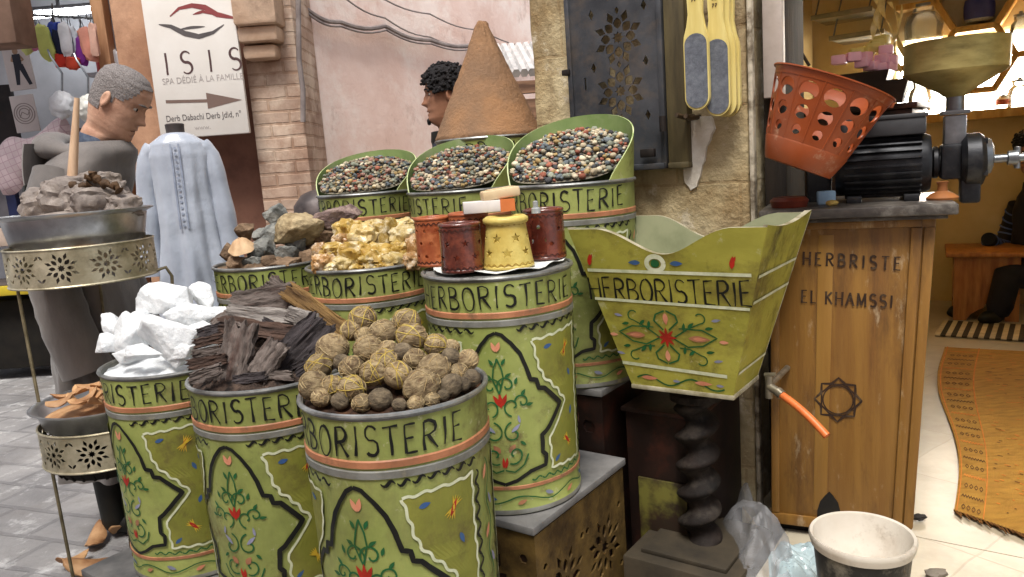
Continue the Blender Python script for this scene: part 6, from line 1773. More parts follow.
b.tube([V((.228, .03, mz - .66)), V((.245, .06, mz - .50)), V((.21, .10, mz - .39)), V((.14, .125, mz - .31)), V((.06, .14, mz - .30))], .009, 8); b.out('piping', INK, t, smooth=60)
b = B(); rings = []
for z, r in ((-.21, .90), (-.17, .88), (-.135, .86), (-.132, .80)): rings.append([V((.082 * r * math.sin(a), -.082 * r * math.cos(a) - .075, mz + z - .03 * math.cos(a))) for a in [2 * PI * j / 30 for j in range(30)]])
b.loft(rings); CLR = M('collar_check', rgb(48, 58, 78), rgb(84, 94, 110), 60, .8); b.out('shirt_collar', CLR, t, smooth=60)
for sx in (-1, 1):
    b = B(); b.rock((.05, .13, .045), 3, .05, 1.2, 3, mat=Matrix.Translation((sx * .09, -.05, .045))); b.tube([(sx * .09, .02, .05), (sx * .09, .03, .34)], [.055, .06], 16); b.out('boot', INK, t, smooth=60)

SKY_ = M('skin_young', rgb(168, 122, 96), rgb(144, 100, 76), 10, .5, bump=.1, bscale=60, sss=.06)
BLKH = M('hair_black', rgb(30, 26, 28), rgb(14, 12, 14), 70, .7, bump=1, bscale=120)
yd = 3.62; hy = atd(447, 97, yd); yz = hy.z
tors = [(.8, .15, .11, 0), (1.1, .17, .115, 0), (yz - .36, .17, .10, .01), (yz - .29, .13, .085, .01), (yz - .26, .09, .08, .005)]
t, plc = mk_person('young man with black curly hair and dark jacket, in profile behind the spice cone', (hy.x + .005, hy.y, 0), R_(-84), yz, R_(3), SKY_, BLKH,
    lambda a, z: z > (.066 if a < .75 else (.03 if a < .95 else (.02 if a < 1.35 else (.02 if a < 1.7 else -.045)))), tors, hairgrow=.015)
b = B(); b.rock((.020, .010, .016), 7, .2, 2, 3)
for v in b.bm.verts: v.co = plc(v.co + hp(0, -.105))
b.out('goatee', BLKH, t, smooth=60)
JK = M('jacket_dark', rgb(60, 64, 76), rgb(38, 40, 50), 6, .7, bump=.2)
tb = [(.0, .14, .11, .01), (.45, .16, .13, .01), (.75, .19, .14, .01), (1.05, .21, .145, .01), (yz - .40, .215, .14, .01), (yz - .31, .18, .12, .01), (yz - .235, .10, .095, .0), (yz - .19, .085, .09, -.005)]
b = robe(tb, fold=.02, seed=3); b.out('jacket', JK, t, smooth=70)
b = B(); b.lathe([(.083, 0), (.092, .03), (.088, .075), (.078, .078), (.078, .0)], 36, mat=Matrix.Translation((0, -.0, yz - .235)) @ Matrix.Diagonal((1, 1.08, 1, 1))); b.out('jacket_collar', INK, t, smooth=50)

# ------------------------------------------------------------------ tray stand with bowls
BRP = M('pierced_tin', rgb(206, 198, 172), rgb(156, 148, 122), 12, .4, metal=.55, bump=.2, bscale=50, dirt=(rgb(84, 76, 56), .7, 10))
ALU = M('aluminium', rgb(206, 208, 210), rgb(164, 166, 170), 6, .3, metal=.85, bump=.08, dirt=(rgb(96, 94, 90), .5, 8))
WIRE = M('wire_brass', rgb(140, 130, 104), rgb(96, 88, 66), 20, .45, metal=.5)
sd = 2.5
sc_ = atd(83, 258, sd); R1 = 66 * sd / FPX
ST = E('tray_stand', 'wire plant-style stand with two pierced metal rings, left of the drums', 'stand', (sc_.x, sc_.y, 0), face_cam(sc_))
zr1a, zr1b = atd(83, 279, sd).z, atd(83, 243, sd).z
lowc = atd(112, 430, sd); zr2a, zr2b = atd(90, 452, sd).z, atd(90, 416, sd).z; R2 = 62 * sd / FPX
lo_off = Matrix.Rotation(-face_cam(sc_), 3, 'Z') @ (V((lowc.x, lowc.y, 0)) - V((sc_.x, sc_.y, 0)))
def ringplate(Rr, h, cells):
    Cc = 2 * PI * Rr; holes = []
    cw = Cc / cells
    for k in range(cells):
        cx = cw * (k + .5); r_ = min(cw / 2, h / 2) * .90
        holes += rosette(cx, h / 2, r_)
        for sy in (-1, 1):
            for sx in (-1, 1): holes.append(petal(cx + sx * cw * .45, h / 2 + sy * h * .30, -.010, .010, .004, PI / 4 * sx * sy))
    bm = plate([(0, 0), (Cc, 0), (Cc, h), (0, h)], [q for q in holes if all(.001 < x < Cc - .001 and .001 < y < h - .001 for x, y in q)], .002)
    bmesh.ops.triangulate(bm, faces=bm.faces); slice_x(bm, [Cc * i / 72 for i in range(1, 72)])
    for v in bm.verts:
        a = v.co.x / Rr; rr = Rr + v.co.z; v.co = V((rr * math.sin(a), -rr * math.cos(a), v.co.y))
    bmesh.ops.remove_doubles(bm, verts=bm.verts, dist=1e-5)
    return bm
b = B(); b.merge(ringplate(R1, zr1b - zr1a, 11), 0, Matrix.Translation((0, 0, zr1a)))
b.out('upper_ring', BRP, ST)
b = B(); b.torus(R1, .004, 64, 6, mat=Matrix.Translation((0, 0, zr1a))); b.torus(R1, .004, 64, 6, mat=Matrix.Translation((0, 0, zr1b))); b.out('ring_bead', BRP, ST)
b = B(); b.merge(ringplate(R2, zr2b - zr2a, 10), 0, Matrix.Translation(lo_off + V((0, 0, zr2a)))); b.out('lower_ring', BRP, ST)
b = B()
for z in (zr2a, zr2b): b.torus(R2, .004, 64, 6, mat=Matrix.Translation(lo_off + V((0, 0, z))))
b.out('ring_bead', BRP, ST)
iv = Matrix.Rotation(-face_cam(sc_), 3, 'Z')
loc = lambda p: iv @ (p - V((sc_.x, sc_.y, 0)))
l0, l1, l2 = loc(atd(18, 292, sd - .02)), loc(atd(24, 281, sd - .02)), loc(atd(46, 440, sd - .03))
foot = loc(atz(72, 640, .0)); foot = V((l2.x + (l2.x - l0.x) * .9, l2.y - .03, 0))
b = B(); b.tube([V((-R1 * .72, -R1 * .69, zr1a + .004)), l1 + V((.012, 0, .006)), l1, l0, l0.lerp(l2, .5), l2, l2.lerp(foot, .5), foot], .0055, 8); b.tube([l2, l2 + V((.05, -.0, .012)), V((lo_off.x - R2 * .8, lo_off.y - R2 * .6, zr2a))], .0045, 8); b.out('leg', WIRE, ST)
r0_ = loc(atd(146, 247, sd - .05)); 
b = B(); rr_ = V((R1 + .03, -.03, zr1a + .005)); b.tube([V((R1 * .95, -R1 * .3, zr1a + .004)), V((R1 + .02, -R1 * .3, zr1a + .012)), V((R1 + .035, -R1 * .3, zr1a - .02)), V((R1 + .0, .02, .5)), V((R1 - .02, .06, 0))], .0055, 8); b.out('leg', WIRE, ST)
b = B(); b.tube([V((.04, R1, zr1a)), V((.04, R1 + .03, zr1a - .03)), V((.02, R1 - .02, .5)), V((0, R1 - .06, 0))], .0055, 8); b.out('leg', WIRE, ST)
b = B(); b.torus(R2 * .96, .006, 48, 6, mat=Matrix.Translation(lo_off + V((0, 0, zr2a - .004))));
for k in range(30):
    a = 2 * PI * k / 30; p = lo_off + V((R2 * .9 * math.sin(a), -R2 * .9 * math.cos(a), zr2a - .004)); b.tube([p, p + V((-.02 * math.sin(a), .02 * math.cos(a), -.035))], .006, 6)
b.lathe([(R2 * .92, -.004), (R2 * .8, -.04), (.05, -.05), (.001, -.05)], 40, mat=Matrix.Translation(lo_off + V((0, 0, zr2a))))
b.out('dark_fringe', DARK, ST)
# bowls
def bowl(name, lab, R, h, loc_, rz):
    t = E(name, lab, 'bowl', loc_, rz)
    b = B(); b.lathe([(.001, .004), (R * .80, .004), (R * .9, .02), (R * .97, h - .01), (R * 1.07, h), (R * 1.08, h + .004), (R * 1.05, h + .005), (R * .95, h - .006), (R * .87, .02), (R * .78, .009), (.001, .009)], 72, wob=lambda a, z: .002 * math.sin(2 * a) + .001 * math.sin(7 * a)); b.out('basin', ALU, t, smooth=50)
    return t
zb1 = zr1b - .012; h1 = atd(83, 212, sd).z - zb1
bowl('aluminium_bowl', 'dented aluminium bowl of grey resin bark on the upper ring of the stand', R1 * .99, h1, (sc_.x, sc_.y, zb1), 0)
zb2 = zr2b - .02; h2 = atd(80, 398, sd).z - zb2
bowl('aluminium_bowl', 'aluminium bowl of brown husks on the lower ring of the stand', R2 * 1.0, h2, (lowc.x, lowc.y, zb2), 0)
GRS = M('grey_gum', rgb(156, 146, 138), rgb(104, 94, 88), 14, .6, bump=.8, bscale=30, dirt=(rgb(84, 66, 44), .8, 9), spec=.5)
gum = [(46, 205, 40, 30, 'brownish left lump'), (70, 202, 44, 34, 'grey front lump'), (96, 203, 48, 30, 'pale grey front lump'), (122, 207, 32, 20, 'low right lump'), (82, 188, 40, 24, 'upper lump beside the stick'), (100, 184, 32, 20, 'topmost lump'), (60, 192, 30, 20, 'curled upper left lump'), (110, 195, 30, 20, 'upper right lump')]
for i, (px, py, w, h, nm) in enumerate(gum):
    d = 2.46 + .03 * (py < 198) ; p = atd(px, py, d); k_ = d / FPX / 2
    b = B(); b.rock((w * k_ * 1.15, w * k_ * .9, h * k_ * 1.15), i + 200, .28, 1.6, 4, box=.3, ridge=.25)
    o = b.out('gum_lump', GRS, loc=p, smooth=35); o.rotation_euler = (0, rd.uniform(-.3, .3), rd.uniform(0, 1)); tag(o, 'rough grey gum, %s in the upper aluminium bowl' % nm, 'gum lump', 'gum lumps in the upper bowl')
b = B(); b.lathe([(R1 * .92 * i / 10 + .001, h1 * .7 + .05 * (1 - (i / 10) ** 2)) for i in range(11)], 40); o = b.out('gum_crumbs', GRS, loc=(sc_.x, sc_.y, zb1), smooth=60); tag(o, 'crumbled grey gum filling the upper aluminium bowl', 'gum crumbs', kind='stuff')
GB = M('gum_rim', rgb(92, 66, 38), rgb(60, 42, 26), 14, .7, bump=.8, bscale=40)
for i, (pts, lab) in enumerate((([(50, 188), (62, 189), (72, 186), (82, 188), (92, 181)], 'brown curled strip of gum bark across the upper heap'), ([(88, 180), (92, 174), (96, 179), (104, 184), (116, 186), (120, 192)], 'brown peeling strip of gum bark at the top right of the heap'))):
    q = [atd(x, y, 2.42) for x, y in pts]; d = []
    for a, c in zip(q[:-1], q[1:]):
        for k in range(4): d.append(a.lerp(c, k / 4) + V((0, 0, .004 * math.sin(k * 2))))
    b = B(); b.tube(d, [.012 * (1 + .4 * math.sin(j * 1.7)) for j in range(len(d))], 9); o = b.out('gum_strip', GB, smooth=60); tag(o, lab, 'gum bark')
st0, st1 = atd(72, 182, 2.46), atd(77, 98, 2.44)
b = B(); b.tube([st0, st0.lerp(st1, .5), st1], [.016, .0125, .008], 12); o = b.out('wooden_stick', M('stick', rgb(206, 176, 146), rgb(180, 146, 116), 8, .6, stretch=(6, 6, .6))); tag(o, 'pale wooden stick standing upright in the upper bowl', 'stick')
HUS = M('husk', rgb(190, 150, 108), rgb(150, 106, 70), 14, .6, bump=.3, bscale=40, rnd=.2)
def husk(p, L, seed, lab, group):
    b = B(); b.rock((L, L * .5, L * .16), seed, .15, 1.3, 3)
    for v in b.bm.verts: v.co.z += .35 * v.co.x ** 2 / L - .5 * v.co.y ** 2 / L
    o = b.out('husk', HUS, loc=p, smooth=50); o.rotation_euler = (rd.uniform(-.4, .4), rd.uniform(-.3, .3), rd.uniform(0, 6)); tag(o, lab, 'husk', group)
for i, (px, py) in enumerate(((66, 396), (80, 391), (92, 386), (98, 394), (86, 398), (76, 402), (104, 385), (60, 402), (95, 402))):
    p = atd(px, py, 2.44 - (py - 385) * .006); husk(p, .042, i + 300, 'brown dried husk lying in the lower aluminium bowl', 'brown husks in the lower bowl')
b = B(); b.lathe([(R2 * .9 * i / 10 + .001, h2 * .55 + .03 * (1 - (i / 10) ** 2)) for i in range(11)], 40); o = b.out('husk_crumbs', HUS, loc=(lowc.x, lowc.y, zb2), smooth=60); tag(o, 'broken husk filling the lower aluminium bowl', 'husk crumbs', kind='stuff')
for i, (px, py, L, lab) in enumerate(((120, 528, .06, 'brown husk leaning on the corner of the lowest step'), (96, 538, .07, 'curled brown husk with a dark hollow at the foot of the lowest step'), (88, 566, .085, 'large pale brown husk on the paving at the bottom left'), (72, 560, .06, 'flat brown husk on the paving left of the large one'), (112, 522, .05, 'small pinkish brown husk behind the leaning one'))):
    p = atz(px, py, .03); husk(p, L, i + 330, lab, 'brown husks on the ground')

# ------------------------------------------------------------------ inside the herbalist's shop
OCH = M('ochre_wall', rgb(206, 186, 136), rgb(184, 160, 108), 2, .8, bump=.1)
OCW = M('ochre_wood', rgb(196, 158, 88), rgb(168, 124, 58), 5, .5, stretch=(5, 5, .6), dirt=(rgb(150, 104, 50), .5, 8))
def room(name, lab, cat, c, s, mat):
    b = B(); b.box(c, s, mat=mf); tag(b.out(name, mat, smooth=0), lab, cat)
BW_ = 3.85
room('shop_inner_wall', 'ochre back wall of the herbalist shop behind the lattice shelf', 'wall', (.75, BW_ + .08, 1.5), (3.3, .16, 3.0), OCH)
room('shop_side_wall', 'ochre side wall of the herbalist shop behind the stone pillar', 'wall', (-.80, 2.2, 1.5), (.10, 3.2, 3.0), OCH)
room('shop_far_side_wall', 'ochre side wall of the herbalist shop at the right', 'wall', (2.36, 1.9, 1.5), (.10, 3.8, 3.0), OCH)
room('shop_roof', 'plaster ceiling of the herbalist shop', 'ceiling', (.78, 1.95, 3.05), (3.4, 4.1, .12), OCH)
room('shop_lintel', 'wooden lintel over the herbalist shop entrance', 'lintel', (1.2, .10, 2.85), (2.4, .2, .5), OCW)
bw0 = fr(0, BW_, 0)
def bp_(px, py, off=0):
    q = mf.inverted() @ atp(px, py, fr(0, BW_ - off), N); return q
# unseen house wall, added to cut the low frontal skylight on the stall
b = B(); b.box((-1.0, -4.3, 2.5), (12, .4, 5.0), mat=mf)
tag(b.out('skylight_blocker_wall', PINK), 'unseen house wall added across the street to cut low skylight on the stall', 'house')
# lattice shelf
hc = bp_(975, 60, .10); hs = (bp_(995, 25, .10).x - bp_(955, 25, .10).x); 
t = E('lattice_shelf', 'yellow wooden hexagon lattice shelf on the back wall', 'shelf', fr(0, BW_, 0), SRZ)
hsz = hs * 1.02; z_low = bp_(960, 112, .1).z
b = B(); done = set()
a_lo, a_hi = bp_(896, 60, .1).x, 1.6
for ci in range(-3, 6):
    for ri in range(-2, 4):
        cx = hc.x + 1.5 * hsz * ci; cz = hc.z + math.sqrt(3) * hsz * (ri + .5 * (ci % 2))
        for k in range(6):
            p = (cx + hsz * math.cos(PI / 3 * k), cz + hsz * math.sin(PI / 3 * k)); q = (cx + hsz * math.cos(PI / 3 * (k + 1)), cz + hsz * math.sin(PI / 3 * (k + 1)))
            key = (round((p[0] + q[0]) / 2, 2), round((p[1] + q[1]) / 2, 2))
            if key in done: continue
            done.add(key)
            if min(p[1], q[1]) < z_low - .01 or max(p[1], q[1]) > 2.95 or min(p[0], q[0]) < a_lo or max(p[0], q[0]) > a_hi: continue
            L = math.hypot(q[0] - p[0], q[1] - p[1]); an = math.atan2(q[1] - p[1], q[0] - p[0])
            b.box(((p[0] + q[0]) / 2, -.09, (p[1] + q[1]) / 2), (L + .012, .16, .040), rot=Matrix.Rotation(-an, 4, 'Y'), bev=.004)
b.out('lattice', OCW, t)
b = B(); b.box(((a_lo + a_hi) / 2, -.11, z_low - .03), (a_hi - a_lo, .22, .06), bev=.005); b.out('bottom_plank', OCW, t)
zl1 = bp_(960, 38, 0).z
o = None
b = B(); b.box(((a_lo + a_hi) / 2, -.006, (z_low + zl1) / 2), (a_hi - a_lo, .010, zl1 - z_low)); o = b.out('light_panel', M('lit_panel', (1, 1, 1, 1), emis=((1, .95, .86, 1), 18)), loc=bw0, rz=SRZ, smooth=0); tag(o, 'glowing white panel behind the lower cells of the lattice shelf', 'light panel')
b = B(); b.box(((a_lo + a_hi) / 2, -.006, (2.9 + zl1) / 2 + .01), (a_hi - a_lo, .008, 2.86 - zl1)); o = b.out('grey_back_panel', M('grey_backing', rgb(206, 192, 158), rgb(170, 156, 124), 3, .4), loc=bw0, rz=SRZ, smooth=0); tag(o, 'grey backing behind the upper cells of the lattice shelf', 'panel')
JG = glass('jar_glass', (.86, .88, .84, 1), .05, .25)
def jar(px, py, r, h, lab, body, band=None):
    q = bp_(px, py, .10); t = E('jar', lab, 'jar', mf @ V((q.x, BW_ - .10, q.z)), 0)
    b = B(); b.lathe([(.001, 0), (r * .9, 0), (r, .01), (r * 1.05, h * .45), (r * .9, h * .75), (r * .62, h * .86), (r * .66, h), (r * .60, h), (r * .55, h * .86), (r * .84, h * .74), (r * .98, h * .45), (r * .94, .016), (.001, .012)], 32); b.out('glass_body', body, t, smooth=50)
    if band:
        b = B(); b.lathe([(r * 1.01, h * .08), (r * 1.07, h * .2), (r * 1.08, h * .45), (r * 1.0, h * .6)], 32); b.out('label_band', band, t)
    b = B(); b.lathe([(.001, h * 1.0), (r * .7, h * 1.0), (r * .7, h * 1.08), (r * .2, h * 1.1), (r * .2, h * 1.18), (.001, h * 1.18)], 24); b.out('lid', STEEL, t)
jar(924, 40, .12, .22, 'round clear glass jar in the lattice cell left of the funnel', JG)
jar(979, 22, .085, .24, 'clear jar with a blue band standing on the lattice above the funnel', JG, M('blue_label', rgb(60, 66, 130), rgb(46, 50, 110), 9, .5))
jar(1003, 105, .045, .06, 'small pale pot on the lit shelf right of the grinder neck', M('pale_pot', rgb(206, 196, 180), None, 9, .5), M('pot_band', rgb(160, 80, 60), None, 9, .5))
jar(920, 112, .075, .20, 'tall clear jar on the lattice shelf behind the grinder motor', JG)
jar(1019, 108, .07, .17, 'clear jar on the lit shelf at the right edge', JG)
jar(1020, 45, .06, .18, 'clear jar in the upper lattice cell at the right edge', JG)
# hanging glass shelves
GSH = glass('shelf_glass', (.50, .50, .44, 1), .08, .8)
for i, (p0_, p1_, off, lab) in enumerate((((812, 19), (872, 8), .42, 'upper glass shelf hanging on the ochre wall'), ((830, 39), (884, 31), .42, 'lower glass shelf hanging on the ochre wall'))):
    A_, B_ = bp_(*p0_, off), bp_(*p1_, off)
    z = (A_.z + B_.z) / 2
    t = E('glass_shelf', lab, 'shelf', mf @ V((A_.x, BW_ - off, z)), SRZ, 'glass shelves on the ochre wall')
    L = B_.x - A_.x
    b = B(); b.box((L / 2, off / 2 - .01, 0), (L, off - .02, .022), bev=.003); b.out('pane', GSH, t)
    b = B(); b.box((L / 2, -.012, 0), (L + .01, .02, .034), bev=.003); b.out('front_edge', M('shelf_edge', rgb(130, 124, 104), rgb(100, 96, 80), 5, .4, metal=.3), t)
    b = B()
    for x in (.02, L - .02): b.tube([(x, 0, 0), (x, off - .02, .45)], .006, 6)
    b.out('hanger_wire', STEEL, t)
# wooden spoon and dried garland hanging
q = atd(798, 32, 2.9)
t = E('wooden_spoon', 'long brown wooden spoon hanging beside the white channel', 'spoon', q, SRZ)
b = B(); b.rock((.018, .010, .085), 2, .05, 1, 3); b.out('blade', M('spoon_wood', rgb(160, 108, 58), rgb(120, 76, 38), 6, .5), t); b = B(); b.tube([(.008, 0, -.07), (.04, 0, -.13)], .006, 8); b.out('handle', M('spoon_handle', rgb(60, 50, 40)), t)
GA = M('cellophane', rgb(226, 214, 160), rgb(186, 160, 90), 9, .2, spec=.8, coat=.5)
t = E('garland', 'shiny pale cellophane garland hanging above the pink soap', 'garland', atd(886, -10, 3.6), SRZ)
for k in range(5):
    b = B(); n = 26
    rows = []
    for i in range(n):
        q = i / (n - 1); z = -.42 * q - .02 * k; x = -.06 + .028 * k + .05 * q + .018 * math.sin(q * 9 + k * 2); y = .02 * math.cos(q * 8 + k)
        a = q * 9 + k * 1.3; w = .012 + .006 * math.sin(q * 6 + k)
        rows.append([(x - w * math.cos(a), y - w * math.sin(a), z), (x, y + .003, z), (x + w * math.cos(a), y + w * math.sin(a), z), (x, y - .003, z)])
    b.loft(rows, 0, True, True, True); b.out('strand', GA, t, smooth=40)
# display cabinet with soap trays
cz = .1
ct = mf.inverted() @ atd(870, 74, 3.05)
t = E('display_cabinet', 'dark cabinet behind the counter carrying the soap trays', 'cabinet', fr(ct.x - .30, ct.y - .05, .1), SRZ)
zt3 = ct.z - .15
b = B(); b.box((.21, .18, (zt3 - .1) / 2), (.50, .36, zt3 - .1), bev=.005); b.out('carcass', DKWOOD, t)
b = B(); b.box((.21, .175, zt3 - .1 + .012), (.54, .39, .022), bev=.004); b.out('top_board', DKWOOD, t)
def tray(px, py, d, w, lab):
    p = mf.inverted() @ atd(px, py, d); z0_ = zt3 + .024; z1_ = p.z
    t = E('soap_tray', lab, 'tray', mf @ V((p.x, p.y, z0_)), SRZ, 'dark trays behind the motor')
    h = z1_ - z0_; b = B(); w2 = w / 2
    O = [[(-w2 * k, -w2 * k * .7, z), (w2 * k, -w2 * k * .7, z), (w2 * k, w2 * k * .7, z), (-w2 * k, w2 * k * .7, z)] for k, z in ((.6, 0), (1, h), (.95, h), (.6, .012))]
    b.loft(O, 0, True, True, True); b.out('tray_body', M('tray_black', rgb(58, 44, 36), rgb(34, 26, 22), 8, .4), t, smooth=0); return t
tray(866, 73, 3.03, .19, 'dark tray heaped with pink soap cubes'); tray(893, 80, 2.93, .12, 'dark tray in front of the soap tray, nearer the funnel')
PS = M('soap_pink', rgb(234, 182, 198), rgb(222, 164, 182), 8, .5, sss=.15); YS = M('soap_yellow', rgb(206, 196, 116), rgb(186, 170, 90), 8, .5, sss=.15)
for i, (px, py, c) in enumerate(((839, 60, 0), (853, 57, 0), (863, 63, 0), (872, 66, 0), (880, 68, 0), (888, 67, 0), (883, 59, 0), (891, 60, 0), (886, 50, 0), (864, 57, 0), (866, 51, 1), (877, 44, 1), (882, 40, 1), (856, 53, 1), (872, 48, 1))):
    p = atd(px, py, 3.03 + .06 * c); b = B(); b.box((0, 0, 0), (.052, .05, .036), bev=.005)
    o = b.out('soap_cube', YS if c else PS, loc=p, rz=SRZ + rd.uniform(-.5, .5))
    lab = ('pale yellow soap cube stacked behind the pink soap' if c else 'pink soap cube in the heap above the basket rim'); tag(o, lab, 'soap', lab.replace('cube', 'cubes'))

# stool, mat, rug
STW = M('stool_wood', rgb(178, 122, 62), rgb(140, 88, 42), 5, .5, stretch=(5, 5, .6), dirt=(rgb(96, 56, 28), .6, 4))
s0, s1 = atz(953, 320, .1), atz(1017, 318, .1)
sl = mf.inverted() @ s0
t = E('stool', 'low wooden stool box with an arched cutout, under the seated person', 'stool', (s0.x, s0.y, .1), SRZ + .12)
sw = (s1 - s0).length * .95; sh = .42
def archside(w, h):
    base = [(0, 0), (w * .20, 0), (w * .27, h * .10), (w * .38, h * .17), (w * .46, h * .20), (w * .5, h * .27), (w * .54, h * .20), (w * .62, h * .17), (w * .73, h * .10), (w * .80, 0), (w, 0), (w, h), (0, h)]
    return base
b = B(); b.prism(archside(sw, sh), 0, .02, mat=Matrix.Translation((0, .02, 0)) @ Matrix.Rotation(PI / 2, 4, 'X')); b.prism(archside(sw, sh), 0, .02, mat=Matrix.Translation((0, .40, 0)) @ Matrix.Rotation(PI / 2, 4, 'X'))
for x in (.0, sw - .02): b.prism(archside(.34, sh), 0, .02, mat=Matrix.Translation((x, .03, 0)) @ Matrix.Rotation(PI / 2, 4, 'Z') @ Matrix.Rotation(PI / 2, 4, 'X'))
b.out('side_panel', STW, t); b = B(); b.box((sw / 2, .2, sh + .015), (sw + .10, .5, .03), bev=.008); b.out('seat', STW, t)
mt = [mf.inverted() @ atz(x, y, .1) for x, y in ((935, 336), (935, 320), (1006, 336))]
b = B(); ax, ay = mt[0].x, mt[0].y; L = .62
for k in range(22):
    b.box((ax + L * (k + .5) / 22, ay + .2, .108), (L / 22 + .0005, .42, .008 + .0006 * (k % 2)), k % 2, mat=mf)
o = b.out('striped_mat', [M('mat_cream', rgb(196, 182, 150), None, 20, .9), M('mat_dark', rgb(60, 52, 44), None, 20, .9)], smooth=0); tag(o, 'cream and dark striped mat in front of the stool', 'mat')
KIL = M('kilim_yellow', rgb(168, 126, 48), rgb(140, 100, 34), 14, .95, bump=.6, bscale=120, dirt=(rgb(140, 90, 34), .7, 7), stretch=(1, 3, 1))
kp = [atz(941, 348, .105), atz(1050, 353, .105), atz(1046, 545, .105), atz(954, 512, .105)]
t = E('rug', 'mustard yellow woven rug with a patterned border on the shop floor', 'rug', kp[3], 0)
nu, nv = 20, 60
def kmap(u, v, h=0):
    p = kp[3].lerp(kp[2], u).lerp(kp[0].lerp(kp[1], u), v)
    w = .03 * math.sin(v * 7) * (1 - u) 
    return V((p.x - kp[3].x + w * .8, p.y - kp[3].y - w * .5, .004 + .006 * (1 + math.sin(v * 9 + u * 2)) * .5 + h))
b = B()
rows = [[kmap(i / nu, j / nv) for i in range(nu + 1)] for j in range(nv + 1)]
b.loft(rows, 0, closed=False)
b.loft([[p + V((0, 0, -.006)) for p in r] for r in rows], 0, closed=False); b.out('weave', KIL, t, smooth=80)
KB, KR = M('kilim_brown', rgb(104, 68, 26), rgb(84, 54, 22), 30, .95), M('kilim_orange', rgb(196, 120, 44), rgb(176, 100, 36), 30, .95)
b = B(); kf = lambda x, y, h: kmap(x, y, h + .001)
for u in (.03, .34): ribbon(b, [(u, v / 60) for v in range(61)], .012, 1, kf, .02)
for k in range(24):
    v = .02 + k * .0405
    if k % 2 == 0:
        for u in (.10, .16, .22, .28):
            ribbon(b, [(u - .022, v), (u, v + .008), (u + .022, v), (u, v - .008)], .0045, 0, kf, .01, closed=True)
    else:
        ribbon(b, [(.06 + .26 * i / 16, v + (.004 if i % 2 else -.004)) for i in range(17)], .006, 0 if k % 4 == 1 else 1, kf, .01)
rdk = random.Random(8)
for k in range(130):
    u, v = rdk.uniform(.4, .98), rdk.uniform(.02, .98); l_ = rdk.uniform(.02, .06)
    ribbon(b, [(u, v), (u + l_, v)], .003, rdk.choice([0, 1, 1]), kf, .02)
b.out('pattern', [KB, KR], t, smooth=0)
b = B()
for k in range(26):
    p = kmap(k / 26, 0); b.tube([p, p + V((-.01 * math.sin(k), -.03 - .012 * math.sin(k * 2.3), -.004))], .0025, 5)
b.out('fringe', KB, t)
for px, py, s_, lab, c in ((919, 517, .022, 'small dark scrap with an orange tip on the floor beside the counter', rgb(40, 34, 30)), (936, 574, .03, 'grey scrap on the shop floor at the bottom edge', rgb(120, 112, 100))):
    p = atz(px, py, .115); b = B(); b.rock((s_, s_ * .6, s_ * .5), int(px), .35, 1.8, 3); o = b.out('scrap', M('scrap', c, None, 9, .8), loc=p); tag(o, lab, 'scrap')

# seated person at the right edge
sp = atz(1030, 330, .1); seat = t
hd2 = atd(1018, 152, 4.9)
zz2 = hd2.z
base = V((hd2.x + .18, hd2.y, .1))
DKC = M('dark_clothes', rgb(26, 26, 34), rgb(14, 14, 20), 6, .8, bump=.2)
tors = [(zz2 - .9, .15, .12, .05), (zz2 - .6, .15, .12, .03), (zz2 - .36, .16, .10, .01), (zz2 - .29, .13, .085, .01), (zz2 - .26, .09, .08, .005)]
zz2 -= .1
t, plc = mk_person('person in dark clothes with blue striped sleeves seated on the wooden stool', base, R_(-75), zz2, R_(18), SKY_, BLKH, lambda a, z: z > (.07 if a < .9 else -.05), [(z - .1, w, d, y) for z, w, d, y in tors], hairgrow=.012, lean=.06)
tb = [(zz2 - .86, .20, .17, .06), (zz2 - .6, .20, .16, .04), (zz2 - .40, .21, .14, .02), (zz2 - .31, .18, .12, .01), (zz2 - .24, .10, .095, -.03), (zz2 - .20, .085, .09, -.045)]
b = robe(tb, fold=.04, seed=5)
for sx in (-1, 1):
    b.tube([(sx * .10, .05, zz2 - .80), (sx * .13, -.22, zz2 - .77), (sx * .14, -.44, zz2 - .77), (sx * .13, -.48, zz2 - .95), (sx * .12, -.48, .06)], [.11, .10, .085, .075, .06], 18)
b.out('dark_clothes', DKC, t, smooth=70)
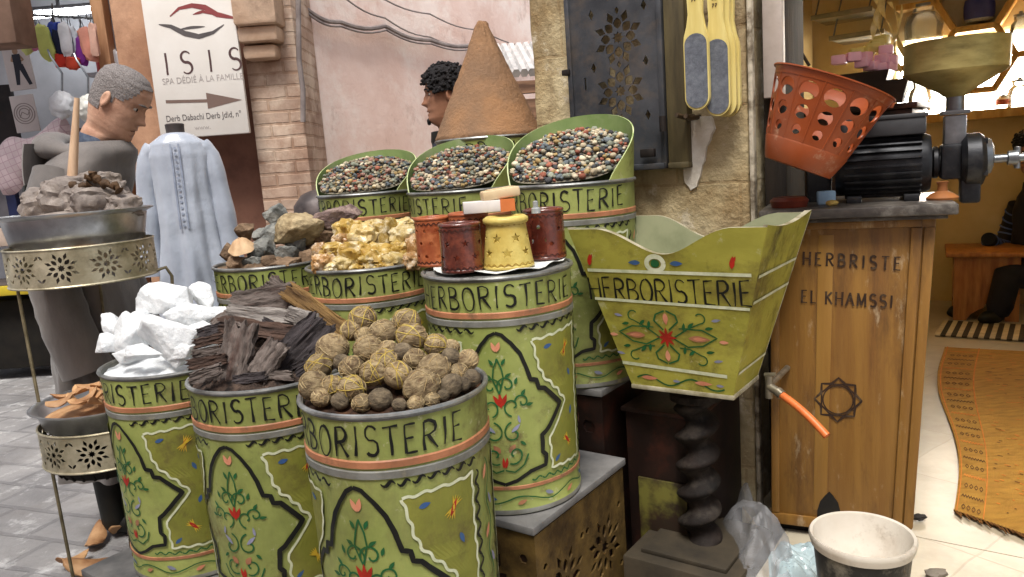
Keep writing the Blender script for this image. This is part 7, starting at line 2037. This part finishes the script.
for sx in (-1, 1):
    pts = [V((sx * .19, .02, zz2 - .36)), V((sx * .26, .03, zz2 - .52)), V((sx * .27, -.02, zz2 - .66)), V((sx * .22, -.16, zz2 - .62)), V((sx * .15, -.28, zz2 - .56))]
    pp = []
    for p, q in zip(pts[:-1], pts[1:]):
        for k in range(6): pp.append(p.lerp(q, k / 6))
    pp.append(pts[-1]); rr = [.068 - .001 * i for i in range(len(pp))]
    b = B(); b.tube(pp, rr, 18); b.out('sleeve', DKC, t, smooth=70)
    b = B()
    for k in range(2, 23, 2):
        d = (pp[min(k + 1, 24)] - pp[k - 1]).normalized()
        b.torus(rr[k] + .001, .006, 20, 6, mat=Matrix.Translation(pp[k]) @ d.to_track_quat('Z', 'Y').to_matrix().to_4x4())
    b.out('sleeve_stripes', M('blue_stripe', rgb(92, 112, 160), rgb(70, 88, 136), 20, .8), t, smooth=60)
    b = B(); b.rock((.045, .10, .045), 4, .08, 1.2, 3, mat=Matrix.Translation((sx * .12, -.53, .045))); b.out('shoe', INK, t, smooth=60)

# ------------------------------------------------------------------ light
w = bpy.data.worlds.new('World'); scene.world = w; w.use_nodes = True
nt = w.node_tree; bg = nt.nodes['Background']
sky = nt.nodes.new('ShaderNodeTexSky'); sky.sky_type = 'NISHITA'; sky.sun_disc = False
SEL, SAZ = R_(63), R_(190)     # from the upper left, behind the camera
sky.sun_elevation = SEL; sky.sun_rotation = SAZ
sky.air_density = 1.0; sky.dust_density = 3.0
hsv = nt.nodes.new('ShaderNodeHueSaturation'); hsv.inputs['Saturation'].default_value = .35
nt.links.new(sky.outputs[0], hsv.inputs['Color']); nt.links.new(hsv.outputs[0], bg.inputs[0]); bg.inputs[1].default_value = .115
sl_ = bpy.data.lights.new('sun', 'SUN'); sl_.energy = 2.1; sl_.angle = R_(22); sl_.color = (1, .96, .90)
so = bpy.data.objects.new('sun', sl_); COL.objects.link(so)
dv = V((math.sin(SAZ) * math.cos(SEL), math.cos(SAZ) * math.cos(SEL), math.sin(SEL)))
so.rotation_euler = dv.to_track_quat('Z', 'Y').to_euler(); so.location = dv * 20
vs_ = scene.view_settings
vs_.view_transform = 'Standard'; vs_.look = 'None'; vs_.gamma = 1; vs_.exposure = 0.95; vs_.use_curve_mapping = False
